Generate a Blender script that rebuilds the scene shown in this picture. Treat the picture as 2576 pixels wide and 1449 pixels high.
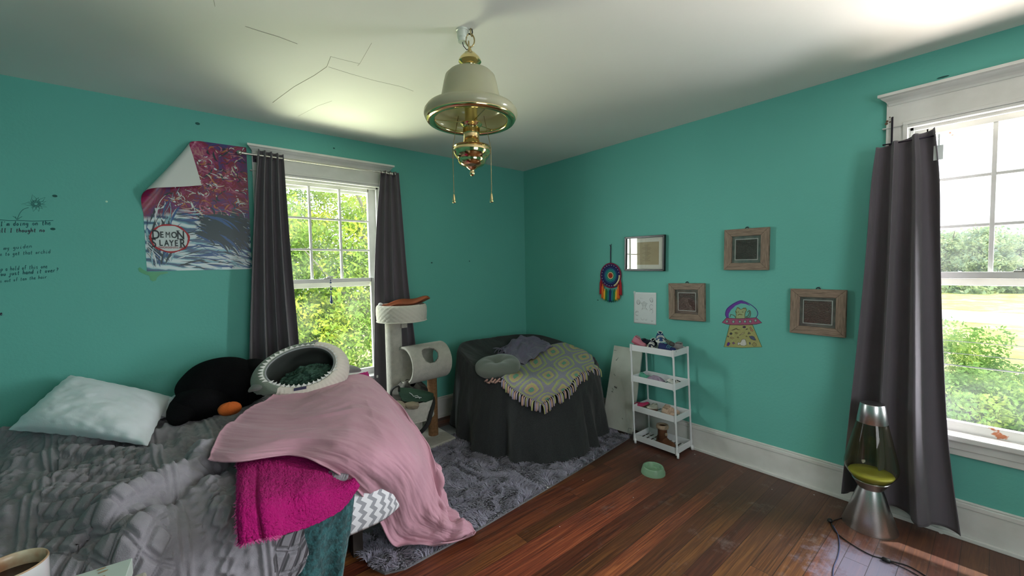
import bpy, bmesh, math, random
import numpy as np
from mathutils import Vector, Matrix, Euler

for _o in list(bpy.data.objects):
    bpy.data.objects.remove(_o)
SC = bpy.context.scene
COL = SC.collection
PI = math.pi
rad = math.radians

# ------------------------------------------------------------------ camera
_y, _p, _r = 0.694310863, -0.0484307753, -0.0176557991
CAMPOS = (-3.17565, -3.56660, 1.47926)
_f = Vector((math.sin(_y) * math.cos(_p), math.cos(_y) * math.cos(_p), math.sin(_p)))
_rt = Vector((math.cos(_y), -math.sin(_y), 0))
_u = _rt.cross(_f)
_r2 = _rt * math.cos(_r) + _u * math.sin(_r)
_u2 = -_rt * math.sin(_r) + _u * math.cos(_r)
cam_data = bpy.data.cameras.new('camera')
cam_data.sensor_width = 36.0
cam_data.lens = 36.0 * 1022.32 / 2576.0
cam_data.clip_start = 0.02
cam_data.clip_end = 500
cam = bpy.data.objects.new('camera', cam_data)
COL.objects.link(cam)
_m = Matrix((( _r2.x, _u2.x, -_f.x, CAMPOS[0]), (_r2.y, _u2.y, -_f.y, CAMPOS[1]), (_r2.z, _u2.z, -_f.z, CAMPOS[2]), (0, 0, 0, 1)))
cam.matrix_world = _m
SC.camera = cam

# ------------------------------------------------------------------ colour management
SC.view_settings.view_transform = 'Standard'
SC.view_settings.look = 'None'
SC.view_settings.gamma = 1
SC.view_settings.use_curve_mapping = False
SC.view_settings.exposure = 0.06

# ------------------------------------------------------------------ sky, sun, added fill panels
world = bpy.data.worlds.new('sky')
SC.world = world
world.use_nodes = True
_nt = world.node_tree
_nt.nodes.clear()
_bg = _nt.nodes.new('ShaderNodeBackground')
_ow = _nt.nodes.new('ShaderNodeOutputWorld')
_bg.inputs[0].default_value = (0.86, 0.93, 1.0, 1)
_bg.inputs[1].default_value = 2.8
_nt.links.new(_bg.outputs[0], _ow.inputs[0])

def at(px, py, X=None, Y=None, Z=None):
    """the point of the plane x=X, y=Y or z=Z that lies behind a pixel of the 2576 x 1449 frame"""
    d = _f + _r2 * ((px - 1288) / 1022.32) - _u2 * ((py - 724.5) / 1022.32)
    o = Vector(CAMPOS)
    t = (X - o.x) / d.x if X is not None else (Y - o.y) / d.y if Y is not None else (Z - o.z) / d.z
    return o + d * t

def add_light(name, kind, loc, direction, energy, color=(1, 1, 1), size=(1, 1), spread=180):
    l = bpy.data.lights.new(name, kind)
    l.energy = energy
    l.color = color
    if kind == 'AREA':
        l.shape = 'RECTANGLE'
        l.size, l.size_y = size
        l.spread = rad(spread)
    o = bpy.data.objects.new(name, l)
    COL.objects.link(o)
    o.location = loc
    o.rotation_euler = Vector(direction).to_track_quat('-Z', 'Y').to_euler()
    return o

sun = add_light('sun', 'SUN', (8, -8, 12), (-0.21, 0.17, -0.47), 7.0, (1.0, 0.95, 0.86))
sun.data.angle = rad(0.53)
# added unseen panels boost daylight at each window, from low and from the side
add_light('ground_fill_one', 'AREA', (-2.2, 2.3, -1.15), (0, -0.62, 0.78), 620, (0.93, 1.0, 0.68), (3.6, 2.4))
add_light('sky_fill_one', 'AREA', (-4.0, 1.1, 2.2), (0.75, -0.75, -0.25), 430, (0.92, 1.0, 0.95), (1.6, 2.2))
add_light('ground_fill_two', 'AREA', (2.5, -4.1, -1.2), (-0.65, 0, 0.75), 1200, (1.0, 0.87, 0.80), (2.2, 3.6))
add_light('sky_fill_two', 'AREA', (1.25, -5.3, 1.9), (-0.72, 0.6, -0.12), 900, (0.95, 0.97, 1.0), (2.2, 2.4))
add_light('rear_fill_light', 'AREA', (-2.6, -5.2, 1.5), (0.12, 1, 0.0), 36, (0.97, 0.98, 1.0), (1.3, 1.5))  # added fill behind the camera; that wall has no window

# ------------------------------------------------------------------ helpers
MATS = {}
def N(nt, typ, **kw):
    n = nt.nodes.new(typ)
    for k, v in kw.items():
        if k.startswith('i_'):
            n.inputs[int(k[2:])].default_value = v
        else:
            setattr(n, k, v)
    return n

def mat(name, color=(0.8, 0.8, 0.8), rough=0.6, metal=0.0, spec=0.5, noise=None, bump=None, sheen=0.0, trans=0.0, ior=1.45, coat=0.0, alpha=1.0, sss=0.0):
    """plain principled material; noise=(scale, colour2, contrast) mixes in a second colour; bump=(scale, strength, distance)"""
    if name in MATS:
        return MATS[name]
    m = bpy.data.materials.new(name)
    m.use_nodes = True
    nt = m.node_tree
    b = nt.nodes['Principled BSDF']
    c = tuple(color) + (1,)
    b.inputs['Base Color'].default_value = c
    b.inputs['Roughness'].default_value = rough
    b.inputs['Metallic'].default_value = metal
    b.inputs['IOR'].default_value = ior
    b.inputs['Specular IOR Level'].default_value = spec
    b.inputs['Transmission Weight'].default_value = trans
    b.inputs['Coat Weight'].default_value = coat
    b.inputs['Sheen Weight'].default_value = sheen
    b.inputs['Alpha'].default_value = alpha
    tc = N(nt, 'ShaderNodeTexCoord')
    if noise:
        n = N(nt, 'ShaderNodeTexNoise')
        n.inputs['Scale'].default_value = noise[0]
        n.inputs['Detail'].default_value = 5
        nt.links.new(tc.outputs['Object'], n.inputs['Vector'])
        r = N(nt, 'ShaderNodeMapRange')
        k = noise[2]
        r.inputs['From Min'].default_value = 0.5 - k
        r.inputs['From Max'].default_value = 0.5 + k
        nt.links.new(n.outputs['Fac'], r.inputs['Value'])
        mx = N(nt, 'ShaderNodeMix', data_type='RGBA')
        mx.inputs['A'].default_value = c
        mx.inputs['B'].default_value = tuple(noise[1]) + (1,)
        nt.links.new(r.outputs['Result'], mx.inputs['Factor'])
        nt.links.new(mx.outputs['Result'], b.inputs['Base Color'])
    if bump:
        n = N(nt, 'ShaderNodeTexNoise')
        n.inputs['Scale'].default_value = bump[0]
        n.inputs['Detail'].default_value = 4
        nt.links.new(tc.outputs['Object'], n.inputs['Vector'])
        bp = N(nt, 'ShaderNodeBump')
        bp.inputs['Strength'].default_value = bump[1]
        bp.inputs['Distance'].default_value = bump[2]
        nt.links.new(n.outputs['Fac'], bp.inputs['Height'])
        nt.links.new(bp.outputs['Normal'], b.inputs['Normal'])
    MATS[name] = m
    return m

class MB:
    """collects shapes; every shape is plain vertices and faces"""
    def __init__(self):
        self.v = []; self.f = []; self.m = []; self.uv = []
    def add(self, vs, fs, mi=0):
        k = len(self.v)
        self.v.extend([tuple(float(c) for c in p) for p in vs])
        self.f.extend([tuple(i + k for i in f) for f in fs])
        self.m.extend([mi] * len(fs))
        return self
    def box(self, lo, hi, mi=0, M=None):
        x0, y0, z0 = lo; x1, y1, z1 = hi
        vs = [(x0, y0, z0), (x1, y0, z0), (x1, y1, z0), (x0, y1, z0), (x0, y0, z1), (x1, y0, z1), (x1, y1, z1), (x0, y1, z1)]
        if M is not None:
            vs = [M @ Vector(p) for p in vs]
        return self.add(vs, [(0, 3, 2, 1), (4, 5, 6, 7), (0, 1, 5, 4), (1, 2, 6, 5), (2, 3, 7, 6), (3, 0, 4, 7)], mi)
    def quad(self, a, b, c, d, mi=0):
        return self.add([a, b, c, d], [(0, 1, 2, 3)], mi)
    def lathe(self, prof, n=32, c=(0, 0, 0), mi=0, M=None, closed=False):
        vs = []; fs = []
        for (r, z) in prof:
            for i in range(n):
                a = 2 * PI * i / n
                p = Vector((r * math.cos(a), r * math.sin(a), z))
                if M is not None:
                    p = M @ p
                vs.append((p.x + c[0], p.y + c[1], p.z + c[2]))
        for j in range(len(prof) - 1):
            for i in range(n):
                a = j * n + i; b = j * n + (i + 1) % n
                fs.append((a, b, b + n, a + n))
        if not closed:
            if prof[0][0] > 1e-5: fs.append(tuple(reversed(range(n))))
            if prof[-1][0] > 1e-5: fs.append(tuple(range((len(prof) - 1) * n, len(prof) * n)))
        else:
            j = len(prof) - 1
            for i in range(n):
                fs.append((j * n + i, j * n + (i + 1) % n, (i + 1) % n, i))
        return self.add(vs, fs, mi)
    def tube(self, pts, r, n=8, mi=0, cap=True, flat=None):
        pts = [Vector(p) for p in pts]
        rs = r if isinstance(r, (list, tuple)) else [r] * len(pts)
        vs = []; fs = []
        ref = None
        for i, p in enumerate(pts):
            d = (pts[min(i + 1, len(pts) - 1)] - pts[max(i - 1, 0)])
            if d.length < 1e-9: d = Vector((0, 0, 1))
            d.normalize()
            if ref is None:
                ref = Vector((0, 0, 1)) if abs(d.z) < 0.9 else Vector((1, 0, 0))
            a = d.cross(ref)
            if a.length < 1e-4: a = d.orthogonal()
            a.normalize(); b = d.cross(a); b.normalize(); ref = -b if False else a.cross(d)
            for k in range(n):
                t = 2 * PI * k / n
                q = p + a * math.cos(t) * rs[i] + b * math.sin(t) * rs[i] * (flat or 1.0)
                vs.append(q)
        for i in range(len(pts) - 1):
            for k in range(n):
                x = i * n + k; y = i * n + (k + 1) % n
                fs.append((x, y, y + n, x + n))
        if cap:
            fs.append(tuple(reversed(range(n)))); fs.append(tuple(range((len(pts) - 1) * n, len(pts) * n)))
        return self.add(vs, fs, mi)
    def ell(self, c, r, nu=20, nv=12, mi=0, fn=None, M=None):
        vs = []; fs = []
        for j in range(nv + 1):
            t = PI * j / nv
            for i in range(nu):
                a = 2 * PI * i / nu
                p = Vector((math.sin(t) * math.cos(a), math.sin(t) * math.sin(a), math.cos(t)))
                s = fn(p) if fn else 1.0
                p = Vector((p.x * r[0] * s, p.y * r[1] * s, p.z * r[2] * s))
                if M is not None: p = M @ p
                vs.append((p.x + c[0], p.y + c[1], p.z + c[2]))
        for j in range(nv):
            for i in range(nu):
                a = j * nu + i; b = j * nu + (i + 1) % nu
                fs.append((a, a + nu, b + nu, b))
        return self.add(vs, fs, mi)
    def grid(self, P, mi=0, wrap=False):
        """P: array (nu, nv, 3)"""
        nu, nv = P.shape[:2]
        vs = P.reshape(-1, 3).tolist(); fs = []
        for i in range(nu - 1 + (1 if wrap else 0)):
            for j in range(nv - 1):
                a = i * nv + j; b = ((i + 1) % nu) * nv + j
                fs.append((a, b, b + 1, a + 1))
        return self.add(vs, fs, mi)

WM = {}
def make_mesh(name, mb, mats, inv=None, smooth=False, weld=False):
    me = bpy.data.meshes.new(name)
    vs = mb.v
    if inv is not None:
        vs = [tuple(inv @ Vector(p)) for p in vs]
    me.from_pydata(vs, [], mb.f)
    if not isinstance(mats, (list, tuple)): mats = [mats]
    for m in mats: me.materials.append(m)
    if any(mb.m): me.polygons.foreach_set('material_index', mb.m)
    if smooth: me.polygons.foreach_set('use_smooth', [True] * len(mb.f))
    if weld or mb.uv:
        pass
    if mb.uv:
        ul = me.uv_layers.new(name='UVMap')
        idx = np.zeros(len(me.loops), dtype=np.int32); me.loops.foreach_get('vertex_index', idx)
        ul.data.foreach_set('uv', np.array(mb.uv, dtype=np.float32)[idx].ravel())
    me.validate(); me.update()
    return me

def fin(o, smooth, bevel, solid, sub, auto):
    if solid:
        s = o.modifiers.new('solid', 'SOLIDIFY'); s.thickness = solid; s.offset = 0
    if bevel:
        b = o.modifiers.new('bevel', 'BEVEL'); b.width = bevel; b.segments = 2; b.limit_method = 'ANGLE'; b.angle_limit = rad(35)
        if not smooth:
            for p in o.data.polygons: p.use_smooth = False
    if sub:
        s = o.modifiers.new('sub', 'SUBSURF'); s.levels = sub; s.render_levels = sub
    if auto:
        try:
            o.data.set_sharp_from_angle(angle=rad(auto))
        except Exception:
            pass

def thing(name, label, cat, loc=(0, 0, 0), rotz=0.0, group=None):
    """an Empty at the base of a thing made of several parts"""
    o = bpy.data.objects.new(name, None)
    COL.objects.link(o)
    o.empty_display_size = 0.05
    o.location = loc; o.rotation_euler = (0, 0, rotz)
    o['label'] = label; o['category'] = cat
    if group: o['group'] = group
    WM[o.name] = Matrix.Translation(loc) @ Matrix.Rotation(rotz, 4, 'Z')
    return o

def part(name, mb, mats, parent, world=False, smooth=False, bevel=0, solid=0, sub=0, auto=0, label=None, stuff=False):
    """a part under its thing (or a sub-part under a part); world=True takes vertices in world coordinates"""
    pm = WM[parent.name]
    me = make_mesh(name, mb, mats, pm.inverted() if world else None, smooth)
    o = bpy.data.objects.new(name, me)
    COL.objects.link(o)
    o.parent = parent
    WM[o.name] = pm
    if label: o['label'] = label
    if stuff: o['kind'] = 'stuff'
    fin(o, smooth, bevel, solid, sub, auto)
    return o

def solo(name, mb, mats, label, cat, group=None, smooth=False, bevel=0, solid=0, sub=0, auto=0):
    """a thing that is one mesh, vertices in world coordinates, origin at its base"""
    a = np.array(mb.v)
    base = Vector(((a[:, 0].min() + a[:, 0].max()) / 2, (a[:, 1].min() + a[:, 1].max()) / 2, a[:, 2].min()))
    T = Matrix.Translation(base)
    me = make_mesh(name, mb, mats, T.inverted(), smooth)
    o = bpy.data.objects.new(name, me)
    COL.objects.link(o)
    o.location = base
    WM[o.name] = T
    if cat:
        o['label'] = label; o['category'] = cat
    if group: o['group'] = group
    fin(o, smooth, bevel, solid, sub, auto)
    return o

def struct(name, mb, mats, label=None, smooth=False, bevel=0, solid=0):
    me = make_mesh(name, mb, mats, None, smooth)
    o = bpy.data.objects.new(name, me)
    COL.objects.link(o)
    WM[o.name] = Matrix.Identity(4)
    o['kind'] = 'structure'
    if label: o['label'] = label
    fin(o, smooth, bevel, solid, 0, 0)
    return o

def dup(root, loc=None, rotz=None, label=None, group=None, M=None):
    r = root.copy(); COL.objects.link(r)
    if loc is not None: r.location = loc
    if rotz is not None: r.rotation_euler = (0, 0, rotz)
    if M is not None: r.matrix_local = M
    if label: r['label'] = label
    if group: r['group'] = group
    for ch in list(root.children):
        c = ch.copy(); COL.objects.link(c); c.parent = r
        for g in list(ch.children):
            d = g.copy(); COL.objects.link(d); d.parent = c
    return r

def facing_fresnel(nt, f0=0.04):
    """reflectance of a thin clear pane: the same from both sides"""
    lw = N(nt, 'ShaderNodeLayerWeight'); lw.inputs['Blend'].default_value = 0.5
    pw = N(nt, 'ShaderNodeMath', operation='POWER'); nt.links.new(lw.outputs['Facing'], pw.inputs[0]); pw.inputs[1].default_value = 5
    ma = N(nt, 'ShaderNodeMath', operation='MULTIPLY_ADD'); nt.links.new(pw.outputs[0], ma.inputs[0]); ma.inputs[1].default_value = 1 - f0; ma.inputs[2].default_value = f0
    return ma

# ---- smooth noise on numpy arrays
_rs = np.random.RandomState(7)
_perm = _rs.rand(64, 64)
def vnoise(x, y, seed=0):
    x = np.asarray(x, float) + seed * 17.37; y = np.asarray(y, float) + seed * 9.71
    xi = np.floor(x).astype(int); yi = np.floor(y).astype(int)
    fx = x - xi; fy = y - yi
    fx = fx * fx * (3 - 2 * fx); fy = fy * fy * (3 - 2 * fy)
    g = lambda a, b: _perm[a % 64, b % 64]
    return (g(xi, yi) * (1 - fx) + g(xi + 1, yi) * fx) * (1 - fy) + (g(xi, yi + 1) * (1 - fx) + g(xi + 1, yi + 1) * fx) * fy
def fbm(x, y, seed=0, oct=4):
    s = 0; a = 0.5
    for k in range(oct):
        s = s + a * (vnoise(x * 2 ** k, y * 2 ** k, seed + k) - 0.5) * 2; a *= 0.5
    return s

def catmull(C, n):
    """C (k, ...) control rows -> n rows through them"""
    C = np.asarray(C, float); k = len(C)
    t = np.linspace(0, k - 1, n); i = np.clip(np.floor(t).astype(int), 0, k - 2); f = (t - i)
    sh = (n,) + (1,) * (C.ndim - 1); f = f.reshape(sh)
    p0 = C[np.clip(i - 1, 0, k - 1)]; p1 = C[i]; p2 = C[i + 1]; p3 = C[np.clip(i + 2, 0, k - 1)]
    return 0.5 * ((2 * p1) + (-p0 + p2) * f + (2 * p0 - 5 * p1 + 4 * p2 - p3) * f ** 2 + (-p0 + 3 * p1 - 3 * p2 + p3) * f ** 3)

def surf(ctrl, nu, nv):
    """ctrl (a, b, 3) -> dense (nu, nv, 3)"""
    S = catmull(np.asarray(ctrl, float), nu)
    S = catmull(np.swapaxes(S, 0, 1), nv)
    return np.swapaxes(S, 0, 1)

def normals(P):
    du = np.gradient(P, axis=0); dv = np.gradient(P, axis=1)
    n = np.cross(du, dv); l = np.linalg.norm(n, axis=2, keepdims=True); l[l < 1e-12] = 1
    return n / l

def pline(pts, n):
    return [tuple(p) for p in catmull(np.array(pts, float), n)]
# ------------------------------------------------------------------ room materials
def wall_paint():
    m = mat('teal_wall_paint', (0.145, 0.50, 0.42), 0.62, spec=0.3)
    nt = m.node_tree; b = nt.nodes['Principled BSDF']
    tc = N(nt, 'ShaderNodeTexCoord')
    n1 = N(nt, 'ShaderNodeTexNoise'); n1.inputs['Scale'].default_value = 1.3; n1.inputs['Detail'].default_value = 6
    n2 = N(nt, 'ShaderNodeTexNoise'); n2.inputs['Scale'].default_value = 60; n2.inputs['Detail'].default_value = 3
    nt.links.new(tc.outputs['Object'], n1.inputs['Vector']); nt.links.new(tc.outputs['Object'], n2.inputs['Vector'])
    mx = N(nt, 'ShaderNodeMix', data_type='RGBA')
    mx.inputs['A'].default_value = (0.122, 0.425, 0.365, 1); mx.inputs['B'].default_value = (0.142, 0.465, 0.400, 1)
    nt.links.new(n1.outputs['Fac'], mx.inputs['Factor']); nt.links.new(mx.outputs['Result'], b.inputs['Base Color'])
    bp = N(nt, 'ShaderNodeBump'); bp.inputs['Strength'].default_value = 0.25; bp.inputs['Distance'].default_value = 0.004
    nt.links.new(n2.outputs['Fac'], bp.inputs['Height']); nt.links.new(bp.outputs['Normal'], b.inputs['Normal'])
    return m
M_WALL = wall_paint()
M_WHITE = mat('white_trim_paint', (0.72, 0.72, 0.70), 0.38, noise=(9, (0.60, 0.60, 0.57), 0.25), bump=(25, 0.15, 0.004))
M_CEIL = mat('ceiling_plaster', (0.82, 0.81, 0.78), 0.85, noise=(0.8, (0.76, 0.75, 0.72), 0.3), bump=(14, 0.12, 0.01))

def floor_mat():
    m = bpy.data.materials.new('old_wood_floor'); m.use_nodes = True
    nt = m.node_tree; L = nt.links; b = nt.nodes['Principled BSDF']
    tc = N(nt, 'ShaderNodeTexCoord')
    sep = N(nt, 'ShaderNodeSeparateXYZ'); L.new(tc.outputs['Object'], sep.inputs[0])
    # boards run along x; board index from y
    def math_(op, a, bb=None, c=None):
        n = N(nt, 'ShaderNodeMath', operation=op)
        for i, q in enumerate((a, bb, c)):
            if q is None: continue
            if isinstance(q, (int, float)): n.inputs[i].default_value = q
            else: L.new(q, n.inputs[i])
        return n.outputs[0]
    w = 0.094
    yd = math_('DIVIDE', sep.outputs['Y'], w)
    yi = math_('FLOOR', yd)
    fr = math_('FRACT', yd)
    wn = N(nt, 'ShaderNodeTexWhiteNoise', noise_dimensions='1D'); L.new(yi, wn.inputs['W'])
    # end joints
    off = math_('MULTIPLY', wn.outputs['Value'], 7.0)
    xs = math_('DIVIDE', math_('ADD', sep.outputs['X'], off), 2.3)
    xi = math_('FLOOR', xs); xf = math_('FRACT', xs)
    cb = N(nt, 'ShaderNodeCombineXYZ'); L.new(xi, cb.inputs[0]); L.new(yi, cb.inputs[1])
    wn2 = N(nt, 'ShaderNodeTexWhiteNoise', noise_dimensions='3D'); L.new(cb.outputs[0], wn2.inputs['Vector'])
    # grain, stretched along the board
    mp = N(nt, 'ShaderNodeMapping'); mp.inputs['Scale'].default_value = (0.9, 30, 1)
    va = N(nt, 'ShaderNodeVectorMath', operation='ADD')
    cb2 = N(nt, 'ShaderNodeCombineXYZ'); L.new(math_('MULTIPLY', wn2.outputs['Value'], 40.0), cb2.inputs[0]); L.new(math_('MULTIPLY', yi, 0.37), cb2.inputs[2])
    L.new(tc.outputs['Object'], va.inputs[0]); L.new(cb2.outputs[0], va.inputs[1]); L.new(va.outputs[0], mp.inputs[0])
    g = N(nt, 'ShaderNodeTexNoise'); g.inputs['Scale'].default_value = 2.2; g.inputs['Detail'].default_value = 8; g.inputs['Distortion'].default_value = 1.6
    L.new(mp.outputs[0], g.inputs['Vector'])
    cr = N(nt, 'ShaderNodeValToRGB'); L.new(g.outputs['Fac'], cr.inputs[0])
    e = cr.color_ramp.elements
    e[0].position = 0.24; e[0].color = (0.040, 0.011, 0.006, 1)
    e[1].position = 0.72; e[1].color = (0.27, 0.090, 0.028, 1)
    k = cr.color_ramp.elements.new(0.5); k.color = (0.145, 0.042, 0.015, 1)
    hs = N(nt, 'ShaderNodeHueSaturation'); L.new(cr.outputs[0], hs.inputs['Color'])
    L.new(math_('MULTIPLY_ADD', wn2.outputs['Value'], 1.1, 0.45), hs.inputs['Value'])
    L.new(math_('MULTIPLY_ADD', wn.outputs['Value'], 0.03, 0.487), hs.inputs['Hue'])
    # worn dark greyish zone toward the right wall, seen as dirt on the varnish
    dn = N(nt, 'ShaderNodeTexNoise'); dn.inputs['Scale'].default_value = 1.7; dn.inputs['Detail'].default_value = 7
    L.new(tc.outputs['Object'], dn.inputs['Vector'])
    zone = N(nt, 'ShaderNodeMapRange'); L.new(math_('ADD', sep.outputs['X'], math_('MULTIPLY', dn.outputs['Fac'], 1.4)), zone.inputs['Value'])
    zone.inputs['From Min'].default_value = -0.75; zone.inputs['From Max'].default_value = 0.45; zone.inputs['To Max'].default_value = 0.72
    mx = N(nt, 'ShaderNodeMix', data_type='RGBA'); L.new(zone.outputs[0], mx.inputs['Factor']); L.new(hs.outputs[0], mx.inputs['A'])
    mx.inputs['B'].default_value = (0.085, 0.040, 0.032, 1)
    # pale scuffs and paint dust
    sn = N(nt, 'ShaderNodeTexNoise'); sn.inputs['Scale'].default_value = 5.5; sn.inputs['Detail'].default_value = 12; sn.inputs['Roughness'].default_value = 0.75
    L.new(tc.outputs['Object'], sn.inputs['Vector'])
    sr = N(nt, 'ShaderNodeMapRange'); L.new(sn.outputs['Fac'], sr.inputs['Value']); sr.inputs['From Min'].default_value = 0.57; sr.inputs['From Max'].default_value = 0.74; sr.inputs['To Max'].default_value = 0.60
    zr = N(nt, 'ShaderNodeMapRange'); L.new(sep.outputs['X'], zr.inputs['Value']); zr.inputs['From Min'].default_value = -2.2; zr.inputs['From Max'].default_value = -0.5; zr.inputs['To Min'].default_value = 0.15
    mx2 = N(nt, 'ShaderNodeMix', data_type='RGBA'); L.new(math_('MULTIPLY', sr.outputs[0], zr.outputs[0]), mx2.inputs['Factor']); L.new(mx.outputs['Result'], mx2.inputs['A'])
    mx2.inputs['B'].default_value = (0.30, 0.24, 0.22, 1)
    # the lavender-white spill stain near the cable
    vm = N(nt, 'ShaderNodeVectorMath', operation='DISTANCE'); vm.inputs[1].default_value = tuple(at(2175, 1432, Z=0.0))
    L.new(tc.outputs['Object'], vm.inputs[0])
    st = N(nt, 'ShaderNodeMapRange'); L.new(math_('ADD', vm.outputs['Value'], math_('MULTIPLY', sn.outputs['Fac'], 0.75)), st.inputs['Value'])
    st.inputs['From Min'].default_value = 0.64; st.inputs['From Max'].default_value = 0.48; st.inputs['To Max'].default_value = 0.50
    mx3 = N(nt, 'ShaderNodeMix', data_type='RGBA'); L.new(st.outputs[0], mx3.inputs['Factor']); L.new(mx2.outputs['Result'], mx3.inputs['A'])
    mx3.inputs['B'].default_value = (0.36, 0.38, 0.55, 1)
    # gaps between boards
    gap = math_('LESS_THAN', fr, 0.03)
    gx = math_('LESS_THAN', xf, 0.0014)
    gg = math_('MAXIMUM', gap, gx)
    mx4 = N(nt, 'ShaderNodeMix', data_type='RGBA'); L.new(math_('MULTIPLY', gg, 0.75), mx4.inputs['Factor']); L.new(mx3.outputs['Result'], mx4.inputs['A'])
    mx4.inputs['B'].default_value = (0.016, 0.008, 0.006, 1)
    L.new(mx4.outputs['Result'], b.inputs['Base Color'])
    rr = N(nt, 'ShaderNodeMapRange'); L.new(dn.outputs['Fac'], rr.inputs['Value']); rr.inputs['To Min'].default_value = 0.22; rr.inputs['To Max'].default_value = 0.60
    L.new(rr.outputs[0], b.inputs['Roughness'])
    bp = N(nt, 'ShaderNodeBump'); bp.inputs['Strength'].default_value = 0.35; bp.inputs['Distance'].default_value = 0.003
    L.new(math_('SUBTRACT', g.outputs['Fac'], math_('MULTIPLY', gg, 2.0)), bp.inputs['Height']); L.new(bp.outputs['Normal'], b.inputs['Normal'])
    return m
M_FLOOR = floor_mat()

XL, YF, H = -4.75, -5.3, 2.6     # left wall, front wall (behind the camera), ceiling height
TH = 0.16
W1C, W2C = -2.168, -3.655        # window centres: x on the back wall, y on the right wall
OW = 0.442                       # half width of the opening
OZ0, OZ1 = 0.555, 2.235

b = MB(); b.box((XL, YF, -0.05), (0, 0, 0)); struct('floor', b, M_FLOOR, 'reddish brown old board floor')
b = MB(); b.box((XL - TH, YF - TH, H), (TH, TH, H + 0.1)); struct('ceiling', b, M_CEIL, 'cracked off-white plaster ceiling')
b = MB()
b.box((XL - TH, 0, -0.05), (W1C - OW, TH, H)); b.box((W1C + OW, 0, -0.05), (0, TH, H))
b.box((W1C - OW, 0, -0.05), (W1C + OW, TH, OZ0)); b.box((W1C - OW, 0, OZ1), (W1C + OW, TH, H))
wall_back = struct('wall_back', b, M_WALL, 'teal painted wall behind the bed')
b = MB()
b.box((0, W2C + OW, -0.05), (TH, TH, H)); b.box((0, YF - TH, -0.05), (TH, W2C - OW, H))
b.box((0, W2C - OW, -0.05), (TH, W2C + OW, OZ0)); b.box((0, W2C - OW, OZ1), (TH, W2C + OW, H))
wall_right = struct('wall_right', b, M_WALL, 'teal painted wall with the framed pictures')
b = MB(); b.box((XL - TH, YF, -0.05), (XL, 0, H)); struct('wall_left', b, M_WALL)
b = MB(); b.box((XL, YF - TH, -0.05), (0, YF, H)); struct('wall_front', b, M_WALL)

def baseboard(name, T, a0, a1):
    b = MB()
    for (d0, d1, z0, z1) in ((0, 0.018, 0, 0.170), (0, 0.024, 0.170, 0.196), (0.0, 0.013, 0.196, 0.207), (0.018, 0.034, 0, 0.022)):
        lo = T(a0, d0, z0); hi = T(a1, d1, z1)
        b.box(tuple(map(min, lo, hi)), tuple(map(max, lo, hi)))
    return struct(name, b, M_WHITE, bevel=0.004)
baseboard('baseboard_back', lambda a, d, z: (a, -d, z), XL, -0.0)
baseboard('baseboard_right', lambda a, d, z: (-d, a, z), YF, -0.035)

def glass_mat():
    m = bpy.data.materials.new('window_glass'); m.use_nodes = True
    nt = m.node_tree; nt.nodes.clear(); L = nt.links
    out = N(nt, 'ShaderNodeOutputMaterial'); tr = N(nt, 'ShaderNodeBsdfTransparent'); gl = N(nt, 'ShaderNodeBsdfGlossy'); gl.inputs['Roughness'].default_value = 0.02
    tl = N(nt, 'ShaderNodeBsdfTranslucent'); tl.inputs['Color'].default_value = (0.9, 0.95, 1, 1)
    tc = N(nt, 'ShaderNodeTexCoord'); n = N(nt, 'ShaderNodeTexNoise'); n.inputs['Scale'].default_value = 3.5; n.inputs['Detail'].default_value = 4
    L.new(tc.outputs['Object'], n.inputs['Vector'])
    mr = N(nt, 'ShaderNodeMapRange'); L.new(n.outputs['Fac'], mr.inputs['Value']); mr.inputs['From Min'].default_value = 0.35; mr.inputs['From Max'].default_value = 0.75; mr.inputs['To Min'].default_value = 0.0; mr.inputs['To Max'].default_value = 0.02
    m1 = N(nt, 'ShaderNodeMixShader'); L.new(mr.outputs[0], m1.inputs[0]); L.new(tr.outputs[0], m1.inputs[1]); L.new(tl.outputs[0], m1.inputs[2])
    fr = facing_fresnel(nt, 0.03)
    m2 = N(nt, 'ShaderNodeMixShader'); L.new(fr.outputs[0], m2.inputs[0]); L.new(m1.outputs[0], m2.inputs[1]); L.new(gl.outputs[0], m2.inputs[2])
    L.new(m2.outputs[0], out.inputs[0])
    return m
M_GLASS = glass_mat()
M_PEEL = mat('peeling_white_paint', (0.74, 0.73, 0.70), 0.5, noise=(7, (0.74, 0.73, 0.70), 0.2), bump=(40, 0.5, 0.006))
def _peel():
    nt = M_PEEL.node_tree; b = nt.nodes['Principled BSDF']; L = nt.links
    tc = N(nt, 'ShaderNodeTexCoord'); n = N(nt, 'ShaderNodeTexNoise'); n.inputs['Scale'].default_value = 16; n.inputs['Detail'].default_value = 9
    L.new(tc.outputs['Object'], n.inputs['Vector'])
    cr = N(nt, 'ShaderNodeValToRGB'); L.new(n.outputs['Fac'], cr.inputs[0])
    cr.color_ramp.elements[0].position = 0.60; cr.color_ramp.elements[0].color = (0.74, 0.73, 0.70, 1)
    cr.color_ramp.elements[1].position = 0.63; cr.color_ramp.elements[1].color = (0.50, 0.17, 0.08, 1)
    L.new(cr.outputs[0], b.inputs['Base Color'])
_peel()

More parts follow.
